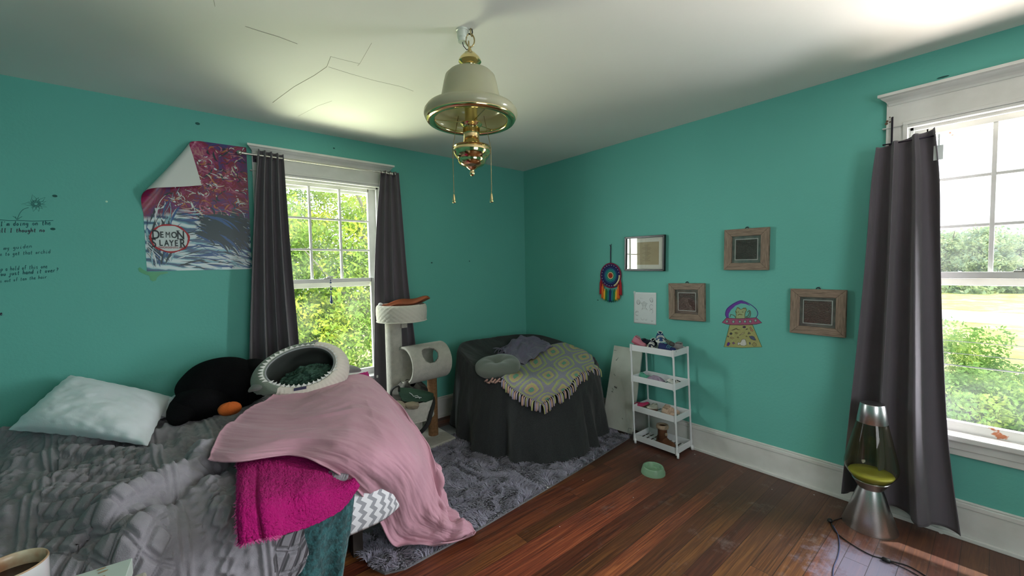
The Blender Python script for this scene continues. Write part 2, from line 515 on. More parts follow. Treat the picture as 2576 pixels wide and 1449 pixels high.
def window(name, T, label, bottom_mat):
    root = bpy.data.objects.new(name, None); COL.objects.link(root); root['kind'] = 'structure'; root['label'] = label
    root.location = T(0, 0, OZ0); WM[root.name] = Matrix.Translation(root.location)
    def bx(mb, u0, u1, d0, d1, z0, z1):
        a = T(u0, d0, z0); c = T(u1, d1, z1)
        mb.box(tuple(map(min, a, c)), tuple(map(max, a, c)))
    # casing: sides, with an inner bead
    b = MB()
    for s in (-1, 1):
        bx(b, s * 0.524, s * (OW - 0.004), -0.022, 0.0, 0.53, 2.235)
        bx(b, s * (OW + 0.012), s * (OW - 0.008), -0.034, 0.0, 0.53, 2.243)
        bx(b, s * OW, s * (OW - 0.012), 0.0, TH, OZ0, OZ1)                 # jamb
        bx(b, s * (OW - 0.012), s * (OW - 0.030), 0.012, 0.030, 0.56, 2.235)  # stop
    bx(b, -OW, OW, 0, TH, 2.223, 2.235)
    bx(b, -OW, OW, 0.012, 0.030, 2.200, 2.225)
    part('casing', b, M_WHITE, root, True, bevel=0.003)
    b = MB()
    bx(b, -0.524, 0.524, -0.022, 0, 2.235, 2.375)
    bx(b, -(OW + 0.012), OW + 0.012, -0.036, 0, 2.232, 2.250)
    bx(b, -(OW + 0.004), OW + 0.004, -0.030, 0, 2.215, 2.232)
    bx(b, -0.540, 0.540, -0.032, 0, 2.232, 2.2375)
    part('header', b, M_WHITE, root, True, bevel=0.003)
    # cornice with a crown profile
    b = MB()
    prof = [(0.0, 2.355), (0.026, 2.355), (0.030, 2.366), (0.040, 2.378), (0.060, 2.390), (0.066, 2.396), (0.080, 2.400), (0.080, 2.415), (0.0, 2.415)]
    vs = []
    for s in (-1, 1):
        for (d, z) in prof: vs.append(T(s * (0.496 + 0.0 + d * 0.75 + 0.0) if d > 0 else s * 0.524, -d, z))
    n = len(prof)
    fs = [(i, (i + 1) % n, (i + 1) % n + n, i + n) for i in range(n)] + [tuple(range(n)), tuple(reversed(range(n, 2 * n)))]
    b.add(vs, fs); part('cornice', b, M_WHITE, root, True)
    # stool and apron
    b = MB(); bx(b, -0.56, 0.56, -0.055, 0.0, 0.527, 0.557); bx(b, -OW, OW, -0.004, 0.12, 0.530, 0.561); part('window_sill', b, M_WHITE, root, True, bevel=0.006)
    b = MB(); bx(b, -0.524, 0.524, -0.022, 0, 0.445, 0.527); bx(b, -0.524, 0.524, -0.030, 0, 0.480, 0.527); part('apron', b, M_WHITE, root, True, bevel=0.004)
    # upper sash (outer track) with 3 x 3 panes
    b = MB()
    d0, d1 = 0.075, 0.108
    for s in (-1, 1): bx(b, s * (OW - 0.012), s * 0.360, d0, d1, 1.375, 2.225)
    bx(b, -0.37, 0.37, d0, d1, 2.180, 2.225); bx(b, -0.37, 0.37, d0, d1, 1.345, 1.410)
    for u in (-0.12, 0.12): bx(b, u - 0.009, u + 0.009, d0 + 0.004, d1 - 0.004, 1.40, 2.19)
    for z in (1.921, 1.663): bx(b, -0.365, 0.365, d0 + 0.006, d1 - 0.006, z - 0.008, z + 0.008)
    us = part('upper_sash', b, M_WHITE, root, True, bevel=0.002)
    for i in range(3):
        for j in range(3):
            b = MB(); z0 = (1.405, 1.663, 1.921)[j]; z1 = (1.663, 1.921, 2.185)[j]
            bx(b, -0.360 + 0.24 * i, -0.12 + 0.24 * i, 0.090, 0.092, z0, z1); part('glass_pane', b, M_GLASS, us, True)
    # lower sash (inner track), one big pane
    b = MB()
    d0, d1 = 0.034, 0.066
    for s in (-1, 1): bx(b, s * (OW - 0.014), s * 0.350, d0, d1, 0.555, 1.418)
    bx(b, -0.36, 0.36, d0, d1, 1.383, 1.418)
    ls = part('lower_sash', b, M_WHITE, root, True, bevel=0.002)
    b = MB(); bx(b, -0.36, 0.36, d0 - 0.001, d1 + 0.001, 0.556, 0.612); part('bottom_rail', b, bottom_mat, ls, True, bevel=0.002)
    b = MB(); bx(b, -0.352, 0.352, 0.049, 0.051, 0.606, 1.39); part('glass_pane', b, M_GLASS, ls, True)
    # sash lock on the meeting rail
    b = MB(); bx(b, -0.045, 0.03, 0.012 + 0.02, 0.062, 1.418, 1.424); bx(b, -0.02, 0.012, 0.036, 0.058, 1.424, 1.436); bx(b, -0.004, 0.05, 0.040, 0.048, 1.434, 1.440)
    part('sash_lock', b, mat('dull_steel', (0.45, 0.44, 0.42), 0.35, 0.9), root, True, bevel=0.002)
    # storm frame and outer sill
    b = MB()
    for s in (-1, 1): bx(b, s * OW, s * (OW - 0.05), 0.125, 0.150, 0.54, 2.235)
    bx(b, -OW, OW, 0.125, 0.150, 2.16, 2.235)
    bx(b, -0.50, 0.50, 0.10, 0.24, 0.50, 0.548)
    part('storm_frame', b, bottom_mat, root, True, bevel=0.003)
    return root
window('window_1', lambda u, d, z: (W1C + u, d, z), 'white framed sash window beside the bed', M_WHITE)
window('window_2', lambda u, d, z: (d, W2C - u, z), 'white framed sash window in the right wall looking onto the road', M_PEEL)
# added overhang above the right-hand window, unseen, narrows the sun to a strip
b = MB(); b.box((TH, -7.5, 2.72), (0.85, 2.5, 2.86)); struct('sun_blocker', b, M_WHITE)

# ceiling cracks: fine dark breaks in the plaster, found by aiming at the ceiling plane
def crack(name, pts, r=0.0016):
    b = MB(); r = r * 0.65; b.tube([(x, y, H - 0.0005) for x, y in pts], r, 5)
    part(name, b, mat('crack_shadow', (0.42, 0.40, 0.36), 0.9), bpy.data.objects['ceiling'], True)
# ------------------------------------------------------------------ outside
def leaf_mat(name, c1, c2, c3, tr=0.35):
    m = bpy.data.materials.new(name); m.use_nodes = True; nt = m.node_tree; nt.nodes.clear(); L = nt.links
    out = N(nt, 'ShaderNodeOutputMaterial'); d = N(nt, 'ShaderNodeBsdfDiffuse'); t = N(nt, 'ShaderNodeBsdfTranslucent'); mx = N(nt, 'ShaderNodeMixShader'); mx.inputs[0].default_value = tr
    tc = N(nt, 'ShaderNodeTexCoord'); n = N(nt, 'ShaderNodeTexNoise'); n.inputs['Scale'].default_value = 0.9; n.inputs['Detail'].default_value = 6; n.inputs['Roughness'].default_value = 0.7
    L.new(tc.outputs['Object'], n.inputs['Vector'])
    cr = N(nt, 'ShaderNodeValToRGB'); L.new(n.outputs['Fac'], cr.inputs[0]); e = cr.color_ramp.elements
    e[0].position = 0.36; e[0].color = c1 + (1,); e[1].position = 0.64; e[1].color = c3 + (1,); k = e.new(0.5); k.color = c2 + (1,)
    for s in (d, t): L.new(cr.outputs[0], s.inputs[0])
    L.new(d.outputs[0], mx.inputs[1]); L.new(t.outputs[0], mx.inputs[2]); L.new(mx.outputs[0], out.inputs[0])
    return m
M_LEAF = leaf_mat('sunlit_leaves', (0.16, 0.27, 0.05), (0.30, 0.44, 0.09), (0.58, 0.58, 0.08))
M_LEAF2 = leaf_mat('hedge_leaves', (0.10, 0.20, 0.07), (0.22, 0.36, 0.10), (0.40, 0.48, 0.12))
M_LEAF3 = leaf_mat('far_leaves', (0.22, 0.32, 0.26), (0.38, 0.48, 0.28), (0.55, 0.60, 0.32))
M_BARK = mat('bark', (0.20, 0.18, 0.15), 0.9, bump=(20, 0.6, 0.02))

def leaves(mb, n, c, r, size, rng, shell=0.55):
    """n leaf blades scattered through an ellipsoid crown"""
    c = np.array(c); r = np.array(r)
    d = rng.normal(size=(n, 3)); d /= np.linalg.norm(d, axis=1)[:, None]
    lump = 1 + 0.25 * np.sin(d[:, 0] * 5 + c[0]) * np.cos(d[:, 1] * 6 + c[1]) + 0.18 * np.sin(d[:, 2] * 9 + c[0])
    rr = (shell + (1 - shell) * rng.rand(n)) * lump
    p = c + d * r * rr[:, None]
    a = rng.normal(size=(n, 3)); a /= np.linalg.norm(a, axis=1)[:, None]
    bb = np.cross(a, rng.normal(size=(n, 3))); bb /= np.linalg.norm(bb, axis=1)[:, None]
    s = size * (0.6 + 0.8 * rng.rand(n))[:, None]
    A = p - a * s; B = p + bb * s * 0.45; C = p + a * s; D = p - bb * s * 0.45
    k = len(mb.v)
    V = np.stack([A, B, C, D], 1).reshape(-1, 3)
    mb.v.extend(map(tuple, V.tolist())); mb.f.extend([(k + 4 * i, k + 4 * i + 1, k + 4 * i + 2, k + 4 * i + 3) for i in range(n)]); mb.m.extend([0] * n)

def tree(name, base, h, crowns, n, size, lm, label, cat, seed, trunk=0.14, group=None):
    t = thing(name, label, cat, base, 0, group)
    rng = np.random.RandomState(seed)
    b = MB(); tot = sum(c[3] * c[4] * c[5] for c in crowns)
    for c in crowns:
        leaves(b, int(n * c[3] * c[4] * c[5] / tot), (base[0] + c[0], base[1] + c[1], base[2] + c[2]), c[3:6], size, rng)
    part('foliage', b, lm, t, True)
    b = MB(); bx_, by_, bz_ = base
    b.tube([(bx_, by_, bz_), (bx_ + 0.1, by_, bz_ + h * 0.3), (bx_ - 0.05, by_ + 0.1, bz_ + h * 0.6), (bx_ + 0.1, by_, bz_ + h * 0.85)], [trunk, trunk * 0.8, trunk * 0.55, trunk * 0.2], 10)
    for i in range(5):
        a = i * 2.3 + seed; z = bz_ + h * (0.35 + 0.1 * i)
        b.tube([(bx_, by_, z), (bx_ + math.cos(a) * h * 0.12, by_ + math.sin(a) * h * 0.12, z + h * 0.1), (bx_ + math.cos(a) * h * 0.22, by_ + math.sin(a) * h * 0.22, z + h * 0.22)], [trunk * 0.4, trunk * 0.25, trunk * 0.08], 6)
    part('trunk', b, M_BARK, t, True)
    return t

GZ = -3.0
def ground_mat():
    m = bpy.data.materials.new('lawn'); m.use_nodes = True; nt = m.node_tree; L = nt.links; b = nt.nodes['Principled BSDF']; b.inputs['Roughness'].default_value = 0.95; b.inputs['Specular IOR Level'].default_value = 0.1
    tc = N(nt, 'ShaderNodeTexCoord'); n = N(nt, 'ShaderNodeTexNoise'); n.inputs['Scale'].default_value = 0.35; n.inputs['Detail'].default_value = 12; n.inputs['Roughness'].default_value = 0.8
    L.new(tc.outputs['Object'], n.inputs['Vector']); cr = N(nt, 'ShaderNodeValToRGB'); L.new(n.outputs['Fac'], cr.inputs[0]); e = cr.color_ramp.elements
    e[0].position = 0.38; e[0].color = (0.20, 0.27, 0.07, 1); e[1].position = 0.62; e[1].color = (0.50, 0.45, 0.24, 1); k = e.new(0.5); k.color = (0.36, 0.42, 0.12, 1)
    L.new(cr.outputs[0], b.inputs['Base Color']); return m
M_LAWN = ground_mat()
b = MB(); b.box((-30, -80, GZ - 0.2), (140, 80, GZ)); g = struct('ground', b, M_LAWN, 'green lawn outside')
b = MB()
cs = [(38.5, -34), (40.5, -4), (43.5, 6), (52, 40)]
L_ = catmull(np.array(cs), 24)
P = np.array([[(x + k * 9.0, y, GZ + 0.03) for k in (0, 0.33, 0.66, 1.0)] for x, y in L_])
b.grid(P); struct('road', b, mat('pale_gravel', (0.62, 0.60, 0.57), 0.95, noise=(2.0, (0.5, 0.48, 0.44), 0.3)), 'pale road crossing the lawn', solid=0.05)

# trees close to the back window
tr = [((0.6, 6.2, GZ), 7.4, [(0, 0, 3.0, 1.9, 1.5, 2.2), (0.5, 0.3, 5.2, 1.5, 1.4, 1.6)], 1),
      ((-1.9, 6.8, GZ), 7.0, [(0, 0, 2.9, 1.9, 1.5, 2.0), (0.2, 0.2, 5.0, 1.5, 1.3, 1.4)], 2),
      ((3.2, 8.6, GZ), 8.6, [(0, 0, 3.6, 2.3, 1.7, 2.4), (-0.4, 0, 6.4, 1.8, 1.6, 1.7)], 3),
      ((-0.6, 10.4, GZ), 9.6, [(0, 0, 3.8, 2.6, 1.8, 2.5), (0.3, 0, 7.0, 2.0, 1.7, 1.9)], 4),
      ((6.8, 11.5, GZ), 9.0, [(0, 0, 3.8, 2.8, 1.8, 2.7), (0.2, 0, 6.8, 2.0, 1.7, 1.6)], 5),
      ((-4.6, 8.5, GZ), 8.0, [(0, 0, 3.4, 2.2, 1.7, 2.2), (0.2, 0, 5.6, 1.7, 1.5, 1.5)], 6)]
tl = ['bright green leafy tree nearest the bed window, right of centre', 'bright green leafy tree filling the left panes of the bed window',
      'yellow-green tree behind the right panes of the bed window', 'tall pale green tree behind the nearer two in the bed window',
      'farther green tree at the far right of the bed window view', 'green tree hidden mostly behind the left curtain of the bed window']
for (base, h, cr_, sd), lb in zip(tr, tl):
    tree('leafy_tree', base, h, cr_, 34000, 0.052, M_LEAF, lb, 'tree', sd, group='trees outside the bed window')
# shrubs below the right-hand window
for i, (x, y, w, hh) in enumerate([(9.6, -3.3, 1.3, 2.2), (10.4, -1.2, 1.5, 2.5), (10.2, -5.2, 1.5, 2.2), (12.6, -2.6, 1.6, 2.6), (13.2, -5.6, 1.6, 2.5), (12.5, 0.6, 1.8, 2.8)]):
    tree('leafy_shrub', (x, y, GZ), 1.8, [(0, 0, hh * 0.5, w, w, hh * 0.52)], 16000, 0.05, M_LEAF2,
         ['dense green shrub nearest the right-hand window', 'tall green shrub left of the nearest one outside the right-hand window', 'green shrub at the right edge of the view from the right-hand window',
          'shrub in the second row behind the nearest one', 'shrub in the second row at the right edge', 'shrub in the second row at the left, beside the curtain'][i], 'shrub', 20 + i, 0.05, 'shrubs below the right-hand window')
# far tree line
for i in range(15):
    y = -27 + i * 4.1; x = 90 + (i % 3) * 6
    hh = 7.6 + (i * 37 % 5) * 0.5 + (1.2 if i in (5, 6) else 0)
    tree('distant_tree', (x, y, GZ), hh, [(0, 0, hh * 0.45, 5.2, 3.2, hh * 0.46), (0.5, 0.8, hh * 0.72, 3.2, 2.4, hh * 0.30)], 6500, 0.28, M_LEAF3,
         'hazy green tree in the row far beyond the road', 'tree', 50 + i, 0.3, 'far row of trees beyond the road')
# low bank of brush in front of them
b = MB(); rng = np.random.RandomState(5)
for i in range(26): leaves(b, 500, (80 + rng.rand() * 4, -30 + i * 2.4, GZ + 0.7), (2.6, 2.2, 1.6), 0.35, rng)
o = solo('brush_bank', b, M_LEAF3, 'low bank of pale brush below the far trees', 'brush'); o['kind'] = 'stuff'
# cables crossing in front of the right-hand window
for i, (x, z, r) in enumerate([(3.2, 0.62, 0.004), (3.2, 0.49, 0.004), (3.2, 0.36, 0.007)]):
    b = MB(); b.tube([(x, -9 + k, z + 0.0016 * (k - 6.5) ** 2) for k in range(14)], r, 6)
    solo('utility_cable', b, mat('cable_grey', (0.03, 0.032, 0.035), 0.7), ['topmost of the three thin cables outside the right-hand window', 'middle of the three thin cables outside the right-hand window', 'lowest and thickest of the three cables outside the right-hand window'][i], 'cable', 'cables outside the right-hand window', smooth=True)
# ------------------------------------------------------------------ curtains and rods
def cloth_mat(name, c, c2=None, rough=0.85, scale=260, sheen=0.2, strength=0.25):
    return mat(name, c, rough, spec=0.2, noise=(6, c2 or tuple(k * 0.88 for k in c), 0.3), bump=(scale, strength, 0.002), sheen=sheen)
M_CURT = cloth_mat('charcoal_curtain_cloth', (0.130, 0.117, 0.136), rough=0.7, scale=400)
M_STEEL = mat('brushed_nickel', (0.55, 0.54, 0.50), 0.28, 0.95)
M_DARKMETAL = mat('dark_metal', (0.05, 0.04, 0.06), 0.4, 0.8)

def curtain(name, rows, folds, depthdir, label, amp=(0.022, 0.055), phase=0.0, seed=1, group='charcoal curtains', nu=150, nv=70, sharp=1.0):
    """rows: list of (start point, end point) from top to bottom; cloth waves along depthdir"""
    A = catmull(np.array([r[0] for r in rows], float), nv); B = catmull(np.array([r[1] for r in rows], float), nv)
    s = np.linspace(0, 1, nu); P = np.zeros((nu, nv, 3)); dd = np.array(depthdir, float)
    for j in range(nv):
        t = j / (nv - 1)
        a = amp[0] + (amp[1] - amp[0]) * min(1, t * 1.4)
        warp = s + 0.03 * np.sin(s * 9 + seed) * t + 0.02 * np.sin(t * 3 + seed)
        w = np.sin(2 * PI * folds * warp + phase)
        w = np.sign(w) * np.abs(w) ** (0.75 / sharp)
        w = w + 0.25 * t * fbm(s * 7 + 3, np.full(nu, t * 2.5), seed)
        side = 0.18 * np.cos(2 * PI * folds * warp + phase) / max(folds, 1)
        for k in range(3):
            P[:, j, k] = A[j, k] + (B[j, k] - A[j, k]) * (s + side * 0.6) + dd[k] * w * a
    b = MB(); b.grid(P)
    t = thing(name, label, 'curtain', tuple(P[nu // 2, -1]), 0, group)
    part('panel', b, M_CURT, t, True, smooth=True, solid=0.003)
    return t, P

# bed window: left and right panels on a nickel rod
cl, Pc = curtain('curtain', [((-2.665, -0.10, 2.372), (-2.505, -0.10, 2.360)), ((-2.70, -0.10, 2.05), (-2.50, -0.10, 2.05)), ((-2.745, -0.105, 1.5), (-2.485, -0.10, 1.5)),
                 ((-2.785, -0.105, 0.95), (-2.458, -0.10, 0.95)), ((-2.80, -0.105, 0.62), (-2.44, -0.10, 0.62))], 4.0, (0, -1, 0), 'charcoal curtain left of the bed window, gathered behind the bed', phase=0.3)
cr_, Pc2 = curtain('curtain', [((-1.745, -0.085, 2.352), (-1.585, -0.10, 2.352)), ((-1.795, -0.075, 1.9), (-1.560, -0.10, 1.9)), ((-1.835, -0.085, 1.45), (-1.535, -0.10, 1.4)),
                 ((-1.862, -0.09, 0.8), (-1.490, -0.10, 0.8)), ((-1.885, -0.09, 0.1), (-1.43, -0.10, 0.06))], 3.6, (0, -1, 0), 'charcoal curtain right of the bed window, hanging behind the cat tree', phase=2.6, seed=4, amp=(0.020, 0.040))
t = thing('curtain_rod', 'thin nickel curtain rod with a ball end above the bed window', 'curtain rod', (-2.25, -0.1, 2.33))
b = MB(); b.tube([(-2.765, -0.10, 2.330), (-1.66, -0.10, 2.334)], 0.0075, 12); part('rod', b, M_STEEL, t, True, smooth=True, auto=40)
for s, x in ((0, -2.778), (1, -1.648)):
    b = MB(); b.ell((x, -0.10, 2.33), (0.017, 0.017, 0.017), 16, 10); b.tube([(x + (0.012 if s == 0 else -0.012), -0.10, 2.33), (x + (0.045 if s == 0 else -0.045), -0.10, 2.33)], 0.010, 12)
    part('finial', b, M_STEEL, t, True, smooth=True, auto=40)
for x in (-2.675, -1.66):
    b = MB(); b.tube([(x, -0.022, 2.315), (x, -0.07, 2.315), (x, -0.10, 2.318)], 0.005, 8); b.box((x - 0.012, -0.0245, 2.295), (x + 0.012, -0.022, 2.345))
    part('bracket', b, M_DARKMETAL, t, True)
for (c_, xs, z0) in ((cl, (-2.652, -2.61, -2.57, -2.53), 2.331), (cr_, (-1.735, -1.70, -1.66, -1.62), 2.333)):
    for i, x in enumerate(xs):
        b = MB(); R_ = Matrix.Rotation(PI / 2, 4, 'Y') @ Matrix.Rotation(rad(20), 4, 'X')
        b.lathe([(0.013, -0.002), (0.020, -0.002), (0.020, 0.002), (0.013, 0.002)], 20, (x, -0.10, z0), M=R_, closed=True)
        part('grommet', b, M_STEEL, c_, True, smooth=True, auto=40)
# right-hand window curtain
c3, P3 = curtain('curtain', [((-0.10, -3.112, 2.120), (-0.115, -3.325, 2.165)), ((-0.10, -3.095, 1.9), (-0.11, -3.345, 1.9)), ((-0.10, -3.080, 1.5), (-0.11, -3.355, 1.5)),
                 ((-0.105, -3.055, 1.0), (-0.12, -3.375, 1.0)), ((-0.11, -3.025, 0.5), (-0.13, -3.405, 0.5)), ((-0.115, -3.005, 0.10), (-0.145, -3.455, 0.06))], 2.7, (-1, 0, 0), 'long charcoal curtain beside the right-hand window, behind the lava lamp', phase=2.2, seed=9, amp=(0.028, 0.060), sharp=1.3)
b = MB()
ff = np.array([[(-0.098 + 0.0 * k, -3.318 - 0.024 * k + 0.004 * math.sin(j * 0.6), 2.165 - j * 0.052 + 0.0) for k in (0, 0.5, 1)] for j in range(14)])
b.box((-0.112, -3.365, 2.000), (-0.109, -3.330, 2.075)); b.box((-0.114, -3.352, 2.07), (-0.111, -3.345, 2.13))
part('care_tag', b, mat('tag_cloth', (0.66, 0.72, 0.72), 0.8), c3, True, label='pale blue care tag on the curtain edge')
t = thing('curtain_rod', 'short dark metal curtain rod with an upright hook on the right-hand window casing', 'curtain rod', (-0.1, -3.2, 2.13))
b = MB(); b.tube([(-0.105, -3.13, 2.128), (-0.105, -3.33, 2.128)], 0.004, 8); part('rod', b, M_DARKMETAL, t, True, smooth=True)
b = MB(); b.tube([(-0.024, -3.158, 2.29), (-0.034, -3.158, 2.288), (-0.036, -3.158, 2.13), (-0.105, -3.158, 2.126)], 0.0045, 8); part('hook', b, M_DARKMETAL, t, True, smooth=True)
b = MB()
for (y, z, r) in ((-3.147, 2.268, 0.004), (-3.146, 2.295, 0.003), (-3.135, 2.275, 0.006), (-3.132, 2.262, 0.007)):
    b.lathe([(r, 0), (r, 0.001)], 12, (0, 0, 0), M=Matrix.Translation((-0.0225, y, z)) @ Matrix.Rotation(-PI / 2, 4, 'Y'))
part('screw_hole', b, mat('hole_brown', (0.12, 0.08, 0.05), 0.9), t, True)

# bead charm hanging from the sash lock of the bed window
t = thing('bead_charm', 'small hanging bead charm with a navy drop, on the bed window latch', 'ornament', (-2.17, 0.0, 1.2))
cx = at(832, 716, Y=0.0)
b = MB(); b.tube([(cx.x, 0.03, 1.425), (cx.x, 0.0, 1.42), (cx.x, 0.0, 1.36), (cx.x, 0.0, 1.26)], 0.0012, 6); part('cord', b, M_DARKMETAL, t, True)
b = MB()
for z, r in ((1.405, .006), (1.385, .008), (1.352, .006), (1.330, .009), (1.305, .006)): b.ell((cx.x, 0, z), (r, r, r), 10, 8)
part('bead', b, mat('navy_glass_bead', (0.03, 0.05, 0.14), 0.15), t, True, smooth=True)
b = MB(); b.lathe([(0.001, 1.29), (0.005, 1.275), (0.011, 1.235), (0.012, 1.222), (0.006, 1.210), (0.0, 1.208)], 14, (cx.x, 0, 0)); part('drop', b, mat('navy_glass_bead'), t, True, smooth=True)

# ------------------------------------------------------------------ hanging lamp
LX, LY = -2.063, -1.951
M_BRASS = mat('polished_brass', (0.80, 0.66, 0.34), 0.13, 1.0)
M_SHADE = mat('cream_shade', (0.50, 0.50, 0.37), 0.22, coat=0.5)
def _shade():
    nt = M_SHADE.node_tree; L = nt.links; b = nt.nodes['Principled BSDF']; out = [n for n in nt.nodes if n.type == 'OUTPUT_MATERIAL'][0]
    tl = N(nt, 'ShaderNodeBsdfTranslucent'); tl.inputs[0].default_value = (0.85, 0.83, 0.62, 1); ms = N(nt, 'ShaderNodeMixShader'); ms.inputs[0].default_value = 0.40
    L.new(b.outputs[0], ms.inputs[1]); L.new(tl.outputs[0], ms.inputs[2]); L.new(ms.outputs[0], out.inputs[0])
_shade()
t = thing('hanging_lamp', 'brass oil-lamp style pendant with a cream bell shade and pull chains', 'lamp', (LX, LY, 1.92))
c = (LX, LY, 0)
b = MB(); b.lathe([(0.006, 2.512), (0.009, 2.505), (0.010, 2.498), (0.026, 2.487), (0.044, 2.468), (0.052, 2.455), (0.053, 2.448), (0.049, 2.444), (0.034, 2.434), (0.029, 2.428), (0.030, 2.420), (0.044, 2.414), (0.050, 2.410), (0.0, 2.409)], 40, c)
part('cap', b, M_BRASS, t, True, smooth=True, auto=50)
sh = [(0.046, 2.414), (0.075, 2.406), (0.100, 2.394), (0.116, 2.378), (0.124, 2.350), (0.131, 2.315), (0.138, 2.280), (0.147, 2.252), (0.158, 2.238), (0.168, 2.236), (0.188, 2.238), (0.206, 2.230), (0.217, 2.215), (0.219, 2.202), (0.214, 2.188), (0.205, 2.180)]
b = MB(); b.lathe(sh + [(r - 0.006, z) for r, z in reversed(sh)], 72, c, closed=True); shade = part('lamp_shade', b, M_SHADE, t, True, smooth=True)
b = MB(); b.lathe([(0.157, 2.2405), (0.160, 2.2400), (0.161, 2.2365), (0.158, 2.2375)], 72, c, closed=True); part('trim_line', b, M_BRASS, shade, True, smooth=True)
b = MB(); b.lathe([(0.207, 2.190), (0.210, 2.180), (0.204, 2.172), (0.186, 2.168), (0.172, 2.172), (0.168, 2.180), (0.172, 2.184), (0.190, 2.182)], 72, c, closed=True); part('shade_ring', b, M_BRASS, t, True, smooth=True)
b = MB(); b.lathe([(0.0, 2.30), (0.028, 2.298), (0.030, 2.290), (0.030, 2.232), (0.029, 2.168), (0.030, 2.160), (0.050, 2.166), (0.052, 2.160), (0.044, 2.152), (0.038, 2.147), (0.036, 2.140)], 36, c)
part('chimney_tube', b, M_BRASS, t, True, smooth=True, auto=45)
b = MB()
b.lathe([(0.036, 2.146), (0.037, 2.118)], 30, c)
for i in range(40):
    a = 2 * PI * i / 40; b.box((-0.0008, 0.036, 2.120), (0.0008, 0.0395, 2.144), M=Matrix.Translation(c) @ Matrix.Rotation(a, 4, 'Z'))
part('burner', b, M_BRASS, t, True)
b = MB(); b.lathe([(0.038, 2.118), (0.037, 2.110), (0.038, 2.084), (0.040, 2.078), (0.042, 2.066), (0.045, 2.060), (0.066, 2.060), (0.086, 2.056), (0.088, 2.052), (0.084, 2.049), (0.088, 2.040), (0.087, 2.026), (0.080, 2.010), (0.070, 1.999), (0.066, 1.996), (0.066, 1.990), (0.061, 1.978), (0.050, 1.968), (0.034, 1.962), (0.026, 1.958), (0.020, 1.952), (0.010, 1.948), (0.009, 1.942), (0.012, 1.936), (0.012, 1.928), (0.007, 1.921), (0.0, 1.919)], 48, c)
part('font', b, mat('rosy_brass', (0.80, 0.64, 0.34), 0.10, 1.0), t, True, smooth=True, auto=60, label='mirror-polished brass oil font with a finial')
b = MB()
for k in range(3):
    a = rad(20 + 120 * k); b.tube([(LX + 0.04 * math.cos(a), LY + 0.04 * math.sin(a), 2.172), (LX + 0.20 * math.cos(a), LY + 0.20 * math.sin(a), 2.188)], 0.0022, 6)
part('spider', b, M_BRASS, t, True)
# chain: hook at the ceiling, big bent ring, small links
b = MB()
def link(c0, r1, r2, ax, rr, tilt=0.0):
    pts = []
    for i in range(25):
        a = 2 * PI * i / 24
        p = Vector((r1 * math.cos(a), 0, r2 * math.sin(a)))
        p = Matrix.Rotation(ax, 3, 'Z') @ (Matrix.Rotation(tilt, 3, 'X') @ p)
        pts.append(tuple(p + Vector(c0)))
    return pts
b.tube(link((LX + 0.004, LY, 2.548), 0.020, 0.030, rad(-38), 0.004), 0.0032, 8, cap=False)
b.tube(link((LX - 0.004, LY, 2.524), 0.012, 0.017, rad(50), 0.003), 0.0028, 8, cap=False)
b.tube(link((LX + 0.010, LY - 0.004, 2.585), 0.010, 0.018, rad(30), 0.003), 0.0025, 8, cap=False)
part('chain', b, mat('aged_brass', (0.42, 0.33, 0.17), 0.3, 1.0), t, True, smooth=True)
b = MB(); b.tube([(LX + 0.012, LY - 0.005, 2.6), (LX + 0.014, LY - 0.006, 2.585), (LX + 0.008, LY - 0.004, 2.572), (LX - 0.004, LY, 2.577)], 0.003, 8); part('ceiling_hook', b, mat('black_iron', (0.03, 0.03, 0.03), 0.5, 0.6), t, True, smooth=True)
for (px0, px1, nm) in ((1146, 1138, 'left'), (1216, 1234, 'right')):
    s = (px1 - 1186) / 48.0
    p0 = Vector((LX, LY, 2.20)) + _r2 * 0.060 * (-1 if s < 0 else 1); p1 = Vector((LX, LY, 1.84)) + _r2 * 0.0895 * (-1 if s < 0 else 1)
    mid = Vector((LX, LY, 2.052)) + _r2 * 0.0905 * (-1 if s < 0 else 1)
    b = MB(); b.tube([p0, mid, p1], 0.0013, 6)
    n = 44
    for i in range(n):
        k = i / n; p = mid.lerp(p1, k); b.ell(p, (0.0021, 0.0021, 0.0021), 6, 4)
    ch = part('pull_chain', b, mat('aged_brass'), t, True, smooth=True)
    b = MB(); b.lathe([(0.002, 1.838), (0.004, 1.832), (0.0055, 1.822), (0.009, 1.800), (0.0085, 1.795), (0.0, 1.794)], 16, (p1.x, p1.y, 0)); part('pull', b, M_BRASS, ch, True, smooth=True)
# porcelain socket screwed to the ceiling behind the chain
sx, sy = at(1163, 76, Z=2.6).xy
t = thing('ceiling_socket', 'small white porcelain bulb socket on the ceiling behind the lamp chain', 'light socket', (sx, sy, 2.55))
b = MB(); b.lathe([(0.030, 2.6), (0.030, 2.594), (0.026, 2.592), (0.024, 2.565), (0.021, 2.562), (0.020, 2.545), (0.0, 2.545)], 24, (sx, sy, 0)); part('socket', b, mat('porcelain', (0.62, 0.66, 0.60), 0.25), t, True, smooth=True, auto=40)
b = MB(); b.tube([(sx, sy, 2.545), (sx + 0.004, sy, 2.530), (sx + 0.020, sy - 0.004, 2.515), (LX, LY, 2.512)], 0.002, 6); part('wire', b, M_DARKMETAL, t, True)

